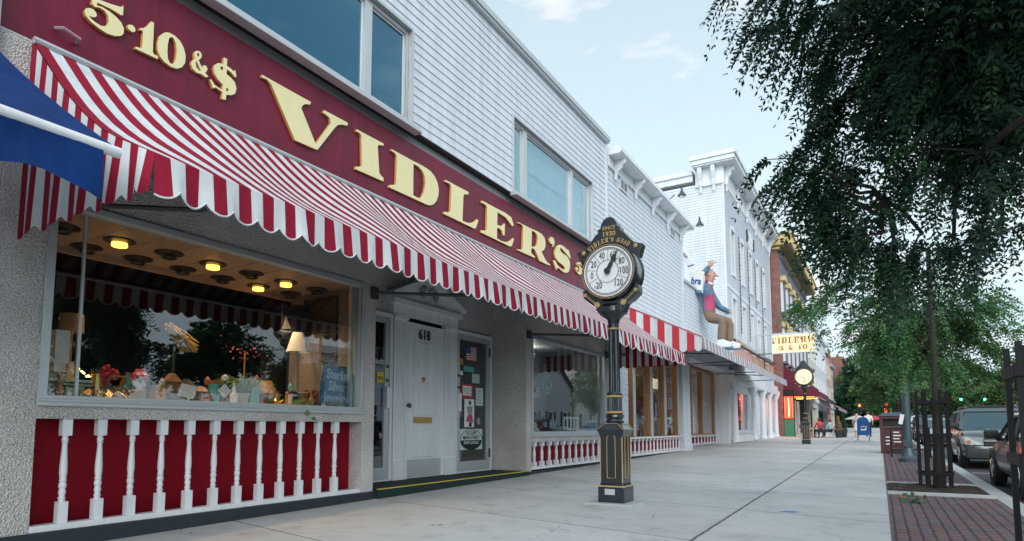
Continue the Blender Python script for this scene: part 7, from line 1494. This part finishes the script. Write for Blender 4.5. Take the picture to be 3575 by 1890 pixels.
# second display window: shelves of toys behind reflections
q = MB(); q.box(-8.6, -6.82, 12.1, 16.45, .95, 1.02); q.box(-8.7, -8.6, 12.1, 16.45, .95, 3.4); q.box(-8.6, -6.82, 12.06, 12.1, .95, 3.4); q.box(-8.6, -6.82, 12.1, 16.45, 3.3, 3.4); q.build('display_box', 'grey_siding', store)
GR2 = 'toys in the second display window'
def flag2(o=None):
    m1 = MB(); a, b_ = on_x(1862, 1352, -7.0), on_x(1884, 1392, -7.0); m1.box(-7.01, -7.0, a.y, b_.y, b_.z, a.z); t = good('toy_flag', 'small striped flag inside the second shop window', 'flag', [('cloth', m1, 'paper')], GR2); flagx(t, -7.0, a.y, b_.y, b_.z, a.z)
flag2()
for k, (p0, p1, mt, lb, nm) in enumerate((((1935, 1490), (1953, 1518), 'leaf_light', 'lime green bucket on the second display floor', 'bucket'), ((2045, 1485), (2062, 1516), 'flag_blue', 'blue bucket on the second display floor', 'bucket'), ((2015, 1502), (2040, 1514), 'skirt_pink', 'pink box on the second display floor', 'box'), ((1965, 1455), (2018, 1516), 'white_paint', 'white slatted toy crate in the second window', 'crate'), ((1862, 1470), (1885, 1516), 'paper', 'white plush animal at the left of the second window', 'plush toy'), ((1890, 1465), (1932, 1516), 'navy', 'dark heap of toys behind the lime bucket', 'toy'), ((2065, 1492), (2090, 1516), 'paper', 'white carton on the second display floor', 'carton'))):
    a, b_ = on_x(*p0, -7.2), on_x(*p1, -7.2); m1 = MB(); yc = (a.y + b_.y) / 2; w_ = (b_.y - a.y) / 2
    if nm == 'bucket': m1.lathe([(w_ * .75, 1.022), (w_, a.z), (w_ * 1.05, a.z), (w_ * .92, a.z - .01)], (-7.2, yc, 0), 16); ex = MB(); ex.tube([(-7.2, yc - w_, a.z), (-7.2, yc, a.z + .1), (-7.2, yc + w_, a.z)], .008, 5); prt = [('pot', m1, mt), ('handle', ex, 'alu')]
    elif nm == 'crate':
        for j in range(5): m1.box(-7.2, -7.17, a.y + (b_.y - a.y) * j / 4.4, a.y + (b_.y - a.y) * j / 4.4 + .05, 1.022, a.z)
        m1.box(-7.2, -7.16, a.y, b_.y, a.z - .05, a.z); m1.box(-7.2, -7.16, a.y, b_.y, 1.1, 1.15); prt = [('slats', m1, mt)]
    elif nm in ('plush toy', 'toy'):
        m1.lathe([(.001, 1.022), (w_, 1.08), (w_ * .9, a.z - .2), (w_ * .5, a.z - .14), (w_ * .6, a.z - .07), (.001, a.z)], (-7.3, yc, 0), 14); prt = [('pot', m1, mt)]
    else: m1.box(-7.4, -7.2, a.y, b_.y, 1.022, a.z); prt = [('box', m1, mt)]
    good(nm.replace(' ', '_'), lb, nm, prt, GR2)
m1 = MB(); c_ = on_x(1910, 1345, -7.1); m1.tube([(-7.1, c_.y + .22 * math.cos(t), c_.z + .22 * math.sin(t)) for t in [2 * math.pi * k / 20 for k in range(21)]], .018, 5); m1.tube([(-7.1, c_.y, c_.z - .22), (-7.1, c_.y, c_.z + .22)], .016, 5)
for s_ in (-1, 1): m1.tube([(-7.1, c_.y, c_.z), (-7.1, c_.y + s_ * .155, c_.z - .155)], .016, 5)
good('peace_ornament', 'aqua ring peace emblem hanging in the second window', 'ornament', [('ring', m1, 'aqua')], GR2)
# goods and signs in the framed annex window
GR3 = 'goods in the wood framed annex window'
pm('lime_sign', (0.62, 0.72, 0.02), 0.5, 0.05); pm('purple_card', (0.16, 0.13, 0.35), 0.6, 0.1)
c_ = on_x(2352, 1455, -6.95); m1 = MB(); m1.obox((-6.95, c_.y, c_.z), (.012, .62, .62), (.785, 0, 0)); m2 = MB(); m2.box(-6.956, -6.944, c_.y - .28, c_.y + .28, c_.z - .62, c_.z - .38); m3 = MB(); m3.tube([(-6.94, c_.y, c_.z - .2), (-6.94, c_.y, c_.z + .2)], .02, 5); m3.tube([(-6.94, c_.y - .14, c_.z - .02), (-6.94, c_.y, c_.z + .2), (-6.94, c_.y + .14, c_.z - .02)], .02, 5); good('warning_sign', 'bright lime diamond sign in the annex window', 'sign', [('diamond', m1, 'lime_sign'), ('lower_plate', m2, 'lime_sign'), ('arrow', m3, 'black_text')], GR3)
good('purple_card', 'purple card in the third pane of the annex window', 'card', [('card', gbox((2284, 1438), (2304, 1456), -7.0, .01), 'purple_card')], GR3)
m1 = gbox((2286, 1365), (2312, 1408), -7.1, .012); good('poster', 'pale green poster high in the third annex pane', 'poster', [('sheet', m1, 'mint_paper')], GR3)
for (px_, py_, col, lb) in ((2190, 1410, 'orange', 'cluster of orange paper lanterns in the first annex pane'), (2228, 1415, 'skirt_pink', 'pink paper lantern in the first annex pane')):
    m1 = MB(); c_ = on_x(px_, py_, -7.6); 
    for k in range(30 if col == 'orange' else 1): d_ = Vector((rr.gauss(0, .1), rr.gauss(0, .28), rr.gauss(0, .2))) if col == 'orange' else Vector(); r_ = .07 if col == 'orange' else .2; m1.lathe([(.001, -r_), (r_ * .8, -r_ * .5), (r_, 0), (r_ * .8, r_ * .5), (.001, r_)], c_ + d_, 8)
    good('paper_lantern', lb, 'lantern', [('ball', m1, col)], GR3)
for k in range(9):
    y_ = 18.7 + .6 * k; hh = rr.uniform(.3, .9); m1 = MB(); m1.box(-7.9, -7.5, y_, y_ + .42, .84, .84 + hh); m2 = MB(); m2.box(-7.92, -7.48, y_ - .02, y_ + .44, .84 + hh, .88 + hh); good('stacked_goods', ordn[k] + ' heap of boxed goods along the annex window from the left' if k < 7 else ('eighth' if k == 7 else 'ninth') + ' heap of boxed goods along the annex window from the left', 'goods', [('box', m1, ('lit_tan_goods', 'tin_red', 'navy', 'burlap')[k % 4]), ('lid', m2, ('paper', 'orange', 'aqua')[k % 3])], GR3)
for k in range(7):
    y_ = 26.6 + .9 * k; hh = rr.uniform(.5, 2.1); m1 = MB(); m1.lathe([(.25, .8), (.32, .8 + hh * .5), (.2, .8 + hh)], (-8.2, y_, 0), 10); m2 = MB(); petals(m2, (-8.1, y_, .9 + hh), 90, .25, .08, 40 + k); good('alcove_goods', ordn[k] + ' tall heap of toys in the alcove window from the left', 'goods', [('pot', m1, ('lit_tan_goods', 'burlap', 'tin_red', 'navy')[k % 4]), ('trimming', m2, ('skirt_pink', 'paper', 'orange', 'denim_blue')[k % 4])], 'toys in the alcove window')
def glow(x, y, z, e_, col, r_=.15):
    l_ = bpy.data.lights.new('shop_lamp', 'POINT'); l_.energy = e_; l_.color = col; l_.shadow_soft_size = r_; o_ = bpy.data.objects.new('shop_lamp', l_); COL.objects.link(o_); o_.location = (x, y, z)
for y_ in (19.6, 22.6): glow(-8.4, y_, 3.7, 16, (1, .62, .32))
for y_ in (28, 31.5): glow(-8.6, y_, 3.7, 14, (1, .66, .40))
glow(-7.9, 14.2, 3.1, 10, (1, .85, .7)); glow(-5.2, 55, 3.2, 120, (1, .55, .28)); glow(-7.6, 66, 3.0, 60, (1, .6, .3))

# ------------------------------------------------------------------ across the road (mirrored in the glass)
pm('pale_siding', (0.50, 0.54, 0.57), .6, .08, 2)
def across(label, y0, y1, h, mat, trim, nw, x=17.6, gable=None):
    t = thing('opposite_building', label, 'building', (x, (y0 + y1) / 2, gz(y0)), 'buildings across the road')
    zs_ = [(1.2, 3.0)] + ([(4.4, 6.3)] if h > 6.4 else []); ws_ = [(y0 + (y1 - y0) * (k + .3) / nw, y0 + (y1 - y0) * (k + .7) / nw) for k in range(nw)]
    hl = [(a, b2, z0, z1) for a, b2 in ws_ for z0, z1 in zs_]
    q_ = MB(); wall_with_holes(q_, y0, y1, -.3, h, x, x + .3, hl); q_.box(x + .3, x + 10, y0, y0 + .2, -.3, h); q_.box(x + .3, x + 10, y1 - .2, y1, -.3, h)
    if gable: q_.prism([(y0, h), (y1, h), ((y0 + y1) / 2, gable)], 'x', x, x + .3)
    q_.build('wall', mat, t)
    q_ = MB()
    if gable:
        m_ = (y0 + y1) / 2; q_.prism([(y0 - .4, h - .25), (m_, gable + .1), (m_, gable + .3), (y0 - .4, h - .05)], 'x', x - .4, x + 10); q_.prism([(y1 + .4, h - .25), (m_, gable + .1), (m_, gable + .3), (y1 + .4, h - .05)], 'x', x - .4, x + 10)
    else: q_.box(x - .4, x + 10, y0 - .1, y1 + .1, h, h + .5)
    q_.build('roof', 'roof_dark' if gable else trim, t)
    for a, b2 in ws_:
        for z0, z1 in zs_:
            f_ = MB(); frame_rect(f_, a, b2, z0, z1, x - .06, x + .1, .12); f_.box(x, x + .06, a, b2, (z0 + z1) / 2 - .04, (z0 + z1) / 2 + .04); w = f_.build('window', trim, t); g_ = MB(); g_.box(x + .12, x + .15, a + .1, b2 - .1, z0 + .1, z1 - .1); g_.build('pane', 'upper_glass', w)
            if gable:
                for sx in (a - .45, b2 + .05): s_ = MB(); s_.box(x - .07, x, sx, sx + .4, z0, z1); s_.build('shutter', 'slate', w)
    return t
across('pale low shop building across the road opposite the big display window', 25, 40, 6.0, 'white_siding', 'white_paint', 4)
across('grey clapboard house with a street gable mirrored in the second shop window', 55, 66, 5.6, 'pale_siding', 'white_paint', 3, gable=9.2)
across('cream flat-roofed building right of the mirrored gable house', 67, 76, 8.5, 'cream_wall', 'white_paint', 3)
across('red brick block across the road mirrored in the framed annex window', 78, 108, 9.0, 'red_brick', 'white_paint', 8)
across('brown brick building seen at the right edge beyond the cars', 130, 160, 9.5, 'red_brick', 'cream_wall', 6, x=19.5)
# ------------------------------------------------------------------ trees
def leaf_mesh(name, P, A, rng, parent, mats, ls=.05, lw=.4, n=6, L=.2, droop=.6, jit=.12, shares=None):
    """pinnate sprays: P (k,3) origins, A (k,3) directions; 2n+1 leaflets on each"""
    k = len(P); A = A / np.linalg.norm(A, axis=1, keepdims=True)
    ref = rng.normal(size=(k, 3)) * .6 + np.array([0, 0, 1.0]); B = np.cross(A, ref); B /= np.linalg.norm(B, axis=1, keepdims=True)
    Lk = L * rng.uniform(.6, 1.3, size=(k, 1)); V = []; NS = np.cross(A, B)
    for i in range(n):
        t = (i + .6) / n
        C = P + A * Lk * t - np.array([0, 0, 1.0]) * (droop * Lk * t * t)
        for s_ in (-1, 1):
            D = A * .55 + B * s_ * .85 - np.array([0, 0, .30]) + rng.normal(size=(k, 3)) * jit
            D /= np.linalg.norm(D, axis=1, keepdims=True)
            N = np.cross(NS + rng.normal(size=(k, 3)) * .35, D); N /= np.linalg.norm(N, axis=1, keepdims=True)
            l_ = ls * rng.uniform(.7, 1.25, size=(k, 1)); w_ = l_ * lw * .5
            V.append(np.stack([C, C + D * l_ * .5 + N * w_, C + D * l_, C + D * l_ * .5 - N * w_], axis=1))
    V = np.concatenate(V, axis=0); m_ = len(V); co = V.reshape(-1, 3)
    off = OFF.get(parent.name, Vector()); co = co - np.array([off.x, off.y, off.z])
    me = bpy.data.meshes.new(name); me.vertices.add(m_ * 4); me.vertices.foreach_set('co', co.astype(np.float32).ravel()); me.loops.add(m_ * 4); me.loops.foreach_set('vertex_index', np.arange(m_ * 4, dtype=np.int32))
    me.polygons.add(m_); me.polygons.foreach_set('loop_start', np.arange(0, m_ * 4, 4, dtype=np.int32)); me.polygons.foreach_set('loop_total', np.full(m_, 4, dtype=np.int32))
    for x_ in mats: me.materials.append(M[x_])
    per = np.tile(rng.choice(len(mats), size=k, p=shares), 2 * n); me.polygons.foreach_set('material_index', per.astype(np.int32)); me.update(); me.validate()
    o = bpy.data.objects.new(name, me); COL.objects.link(o); o.parent = parent; OFF[o.name] = off; return o
def tree(name, label, base, fork, trunk_r, blobs, sprays, mats, shares, seed, *a_, limbs=(), **k_):
    return _tree_(name, label, base, fork, trunk_r, blobs, sprays, mats, shares, seed, *a_, limbs=limbs, **k_)
def _tree_(name, label, base, fork, trunk_r, blobs, sprays, mats, shares, seed, group=None, ls=.05, L=.2, n=6, droop=.6, twig=True, lw=.4, core=.35, shrink=0.0, limbs=(), clump=7, csz=1.0):
    """blobs: (centre, radius); sprays are spread over the blobs by volume, most of them near the outside"""
    rng = np.random.default_rng(seed); t = thing(name, label, 'tree', base, group); b0 = Vector(base); f0 = Vector(fork)
    tr = MB(); tr.tube([b0 - Vector((0, 0, .1)), b0 + (f0 - b0) * .12, b0 + (f0 - b0) * .5 + Vector((.02, .03, 0)), f0], [trunk_r * 1.5, trunk_r * 1.05, trunk_r * .9, trunk_r * .75], 10)
    tr.build('trunk', 'bark', t, smooth=True)
    br = MB(); Ps, As = [], []; w_ = np.array([b_[1] ** 2.2 * (b_[2] if len(b_) > 2 else 1) for b_ in blobs]); blobs = [b_[:2] for b_ in blobs]; w_ /= w_.sum(); cen = sum((Vector(c_) for c_, r_ in blobs), Vector()) / len(blobs)
    done = [(f0, trunk_r * .7), (b0 + (f0 - b0) * .88, trunk_r * .6), (b0 + (f0 - b0) * .78, trunk_r * .6)]; rr2 = random.Random(seed)
    for (c_, r_), ww in sorted(zip(blobs, w_), key=lambda q_: (Vector(q_[0][0]) - f0).length):
        c_ = Vector(c_); par, pr = min(done, key=lambda q_: (q_[0] - c_).length + (0.25 * abs(q_[0].z - c_.z))); r0 = max(.008, pr * .58); ln = (c_ - par).length
        m1_ = par * .66 + c_ * .34 + Vector((rr2.uniform(-1, 1), rr2.uniform(-1, 1), .9)) * .09 * ln; m2_ = par * .3 + c_ * .7 + Vector((rr2.uniform(-1, 1), rr2.uniform(-1, 1), .7)) * .08 * ln
        br.tube([par, m1_, m2_, c_], [r0, r0 * .85, r0 * .7, r0 * .55], 6); done.append((c_, r0 * .6))
        r_ = max(r_ - shrink, r_ * .3); k = max(6, int(sprays * ww)); u = rng.normal(size=(k, 3)); u /= np.linalg.norm(u, axis=1, keepdims=True); rad = np.where(rng.random((k, 1)) < core, rng.random((k, 1)) ** .5, rng.uniform(.75, 1.08, size=(k, 1))) * r_
        p = np.array(c_) + u * rad * np.array([1, 1, .8]); kc = max(3, k // clump); ci = rng.integers(0, kc, size=k); p = p[ci] + rng.normal(size=(k, 3)) * np.array([1, 1, .8]) * min(.12 * csz, r_ * .5); u = u[ci]; Ps.append(p); out = np.array(c_ - f0); out = out / max(np.linalg.norm(out), .1)
        As.append(u * .8 + out * .5 + rng.normal(size=(k, 3)) * .35 - np.array([0, 0, .25]))
        if twig:
            for j in range(0, k, max(1, k // 9)): e_ = Vector(p[j]); br.tube([c_, (c_ + e_) / 2 + Vector((0, 0, .06 * r_)), e_], [min(r0 * .35, .012), .007, .003], 4)
    for (s_, e_, cnt, spr) in limbs:
        s_, e_ = Vector(s_), Vector(e_); ln = (e_ - s_).length; par, pr = min(done, key=lambda q_: (q_[0] - s_).length); br.tube([par, par.lerp(s_, .5) + Vector((0, 0, .05)), s_, s_.lerp(e_, .05)], [.02, .018, .016, .015], 6); bow = Vector((rr2.uniform(-.5, .5), rr2.uniform(-.5, .5), 1)) * .10 * ln
        path = [s_.lerp(e_, q_) + bow * math.sin(math.pi * q_) for q_ in (0, .2, .4, .6, .8, 1)]; br.tube(path, [.016, .013, .010, .008, .006, .003], 5)
        tt = .15 + .85 * rng.random(max(3, cnt // 5)) ** .8; ci = rng.integers(0, len(tt), size=cnt); tt = np.clip(tt[ci] + rng.normal(size=cnt) * .012, 0, 1); base_p = np.array([list(s_.lerp(e_, q_) + bow * math.sin(math.pi * q_)) for q_ in tt]); d_ = np.array((e_ - s_).normalized())
        off_ = (rng.normal(size=(cnt, 3))[ci] + rng.normal(size=(cnt, 3)) * .35) * spr * np.array([1, 1, .55]) * (1.15 - .75 * tt)[:, None]; Ps.append(base_p + off_); As.append(d_ * .6 + off_ / (spr + 1e-6) * .35 + rng.normal(size=(cnt, 3)) * .3 - np.array([0, 0, .35]))
    br.build('branches', 'bark', t, smooth=True)
    leaf_mesh('crown', np.concatenate(Ps), np.concatenate(As), rng, t, mats, ls=ls, L=L, n=n, droop=droop, shares=shares, lw=lw); return t
def pb(px, py, rp, dep, wt=1.0): c_ = at_depth(px, py, dep); return (tuple(c_), rp * dep / 2150., wt)
near = [pb(*b_) for b_ in ((3200, 60, 300, 6.2), (3480, 60, 420, 5.8), (3080, -20, 130, 6.4), (3140, 220, 120, 6.0), (3290, 330, 240, 5.7), (3540, 380, 280, 5.4), (3170, 440, 120, 5.9, .7), (3190, 630, 120, 5.7, .4), (3340, 630, 140, 5.5, .45), (3500, 640, 120, 5.4, .45), (3250, 520, 160, 5.4, .8), (3430, 540, 160, 5.2, .8), (3620, 300, 330, 5.5), (3320, 180, 280, 5.2), (3090, 700, 70, 5.9, .35), (3340, 20, 300, 5.4))]
near += [((1.2, 5.0, 5.6), 1.5), ((2.6, 5.6, 5.2), 1.5), ((0.6, 3.2, 6.0), 1.3), ((1.9, 3.6, 6.8), 1.5), ((3.6, 4.4, 5.8), 1.3), ((2.2, 7.2, 5.8), 1.4), ((1.8, 1.8, 6.2), 1.3)]
def lim(pts, d0, up=0): return [(at_depth(a, b_ - up, d0 - .2), at_depth(c_, d_ - up, d0 + (k % 3 - 1) * .25), n_, sp_ * d0 / 2150.) for k, (a, b_, c_, d_, n_, sp_) in enumerate(pts)]
near_l = lim(((3000, -40, 2535, 0, 37, 24), (2980, 0, 2700, 30, 43, 32), (2980, 60, 2640, 150, 46, 27), (3000, 60, 2760, 130, 43, 32), (3020, 140, 2770, 270, 40, 27), (3040, 200, 2850, 330, 37, 30), (3060, 250, 2880, 300, 37, 36), (3080, 330, 2845, 455, 37, 26), (3080, 400, 2900, 420, 37, 32), (3100, 480, 2930, 560, 37, 29),
              (3060, 600, 2950, 640, 37, 32), (3000, 690, 2660, 605, 43, 19), (3000, 720, 2790, 640, 43, 30), (3020, 740, 2700, 715, 40, 21), (3040, 770, 2810, 735, 50, 32), (3060, 790, 2835, 770, 46, 27), (3070, 820, 2890, 840, 43, 27), (3080, 840, 2940, 880, 43, 30), (3080, 860, 2960, 910, 37, 29), (3130, 860, 3060, 935, 37, 29), (3220, 860, 3180, 930, 37, 32), (3330, 860, 3300, 920, 37, 32), (3430, 840, 3420, 890, 37, 32), (3500, 820, 3520, 870, 31, 29), (3120, 880, 3110, 990, 31, 24), (2990, 540, 2890, 500, 25, 24)), 6.0, 45)
tree('street_tree', 'large dark street tree overhanging the upper right of the photo', (1.25, 5.25, gz(5.2)), (1.2, 5.3, 3.3), .10, near, 13000, ('leaf_deep', 'leaf_mid'), (.85, .15), 16, 'street trees', ls=.064, L=.32, n=10, droop=1.0, core=.4, shrink=.16, lw=.38, limbs=near_l)
yt = [pb(*b_) for b_ in ((3240, 1120, 60, 12.5), (3120, 1140, 45, 12.2), (3340, 1150, 55, 12.7), (3220, 1240, 45, 12.5))]
yt_l = lim(((3230, 1200, 2694, 1110, 59, 20), (3230, 1190, 2770, 1080, 59, 26), (3230, 1180, 2850, 1040, 56, 29), (3230, 1180, 2925, 1150, 74, 37), (3230, 1150, 2960, 1000, 56, 34), (3230, 1130, 3060, 975, 68, 39), (3230, 1110, 3180, 955, 68, 39), (3235, 1110, 3310, 965, 68, 39), (3240, 1130, 3420, 1000, 68, 37), (3240, 1150, 3510, 1050, 62, 31), (3240, 1180, 3570, 1090, 56, 26), (3240, 1200, 3560, 1170, 56, 27), (3240, 1230, 3500, 1235, 62, 29), (3240, 1250, 3420, 1300, 50, 29), (3235, 1230, 3060, 1225, 81, 37), (3235, 1220, 2960, 1215, 62, 31), (3230, 1210, 2870, 1170, 62, 29), (3235, 1260, 3130, 1310, 50, 31), (3240, 1260, 3330, 1330, 43, 29), (3235, 1150, 3080, 1080, 68, 42), (3240, 1150, 3390, 1100, 68, 42)), 12.4, 12)
tree('street_tree', 'slim young street tree growing inside the square black guard', (.80, 12.75, gz(12.7)), (.86, 12.85, 4.3), .050, yt, 700, ('leaf_fresh', 'leaf_light', 'leaf_mid'), (.5, .3, .2), 12, 'street trees', ls=.078, L=.36, n=8, droop=.7, core=.5, shrink=.1, limbs=yt_l)
def round_tree(label, x, y, h, r, seed, mats, shares, group, n_bl=14, sprays=1400, ls=.30, z0=None, trunk=.22, name='tree', conic=False):
    rr_ = random.Random(seed); g_ = gz(y); bl = []
    for k in range(n_bl):
        a = rr_.uniform(0, 6.28); v = rr_.random() if not conic else (k + .5) / n_bl; zc = g_ + h * (.30 + .62 * v) if not conic else g_ + h * (.08 + .86 * v); q_ = (1 - abs(2 * v - .8) * .45) if not conic else (1 - v) * 1.0 + .05
        d_ = r * .62 * q_ * rr_.uniform(.3, 1); bl.append(((x + d_ * math.cos(a), y + d_ * math.sin(a), zc), r * (.36 if not conic else .5) * max(.25, q_) * rr_.uniform(.75, 1.25)))
    return tree(name, label, (x, y, g_), (x, y, g_ + h * .28), trunk, bl, sprays, mats, shares, seed, group, ls=ls, L=ls * 2.4, n=4, droop=.5, twig=False, lw=.6, csz=ls * 9)
far_m, far_s = ('leaf_far', 'leaf_mid', 'leaf_far_light'), (.5, .3, .2)
round_tree('street tree further along by the litter bin and mailbox', .75, 34, 7.2, 2.4, 21, far_m, far_s, 'street trees', sprays=2600, ls=.13, trunk=.09, name='street_tree')
for k, (x, y, h, r, lb, cn) in enumerate(((-1.5, 128, 14, 5.5, 'tall round tree at the end of the pavement behind the walkers', 0), (5.5, 134, 16, 6.5, 'biggest round tree closing the street behind the litter bin', 0), (12.5, 138, 13, 6.5, 'broad tree behind the left green traffic light', 0), (20, 136, 11, 6.5, 'low broad tree behind the right green traffic light', 0), (27, 132, 12, 6, 'tree at the right edge beyond the brown brick building', 0), (-3.8, 119, 13, 3.2, 'dark narrow conifer beside the end of the row', 1), (1.6, 117, 8, 3.4, 'small bushy tree left of the red pedestrian signs', 0), (9, 120, 7.5, 4.0, 'bushy tree low behind the young street tree', 0), (15.5, 121, 6.8, 3.6, 'light green bushy tree under the green lights', 0))):
    round_tree(lb, x, y, h, r, 31 + k, ('leaf_deep', 'leaf_mid') if cn else (far_m if k != 8 else ('leaf_far_light', 'leaf_far')), (.7, .3) if cn else (far_s if k != 8 else (.6, .4)), 'trees closing the street', sprays=2400, ls=.42, conic=bool(cn))
for k, (x, y, h, r, lb) in enumerate(((14.8, 12.6, 9.5, 3.6, 'tree across the road mirrored at the left of the big shop window'), (14.9, 18.6, 8.5, 3.0, 'tree across the road mirrored left of centre in the big shop window'), (15.0, 23.5, 5.2, 1.8, 'small tree across the road mirrored right of centre in the big window'), (14.8, 46, 7, 2.6, 'tree across the road mirrored in the glass of the second window'), (14.6, 82, 8, 3.2, 'tree across the road mirrored in the framed annex window'))):
    round_tree(lb, x, y, h, r, 61 + k, ('leaf_deep', 'leaf_mid'), (.6, .4), 'trees across the road', sprays=2200, ls=.19, trunk=.12)
hl = MB()
for i in range(40):
    for j in range(8):
        def P(a, b_): x = -220 + 440 * a / 40; y = 175 + 120 * b_ / 8; return (x, y, gz(y) - .3 + (9 + 4 * math.sin(x * .021) + 2 * math.sin(x * .06 + 1)) * math.sin(math.pi * .5 * b_ / 8))
        hl.face([P(i, j), P(i + 1, j), P(i + 1, j + 1), P(i, j + 1)])
pm('wooded_hill', (0.045, 0.085, 0.035), 0.95, 0.5, 0.25, detail=10); tag(hl.build('hill', 'wooded_hill', smooth=True), kind='structure')
# small leavings on the ground
q = MB(); petals(q, (.36, 10.3, gz(10.3) + .04), 26, .07, .04, 77); tag(q.build('weed', 'leaf_mid', fix=False), 'green weed growing between the paving bricks', 'weed')
q = MB(); petals(q, (.25, 10.85, gz(10.85) + .02), 10, .05, .04, 78); tag(q.build('dry_leaves', 'burlap', fix=False), 'few dry brown leaves lying on the paving bricks', 'leaves')
pm('blue_spray', (0.05, 0.25, 0.55), 0.8, 0.2, 20); q = MB(); q.face([(-1.15, 8.55, gz(8.55) + .004), (-.98, 8.55, gz(8.55) + .004), (-.90, 8.66, gz(8.66) + .004), (-1.07, 8.68, gz(8.68) + .004)]); tag(q.build('paint_mark', 'blue_spray', fix=False), 'small blue spray paint mark on the pavement', 'paint mark')
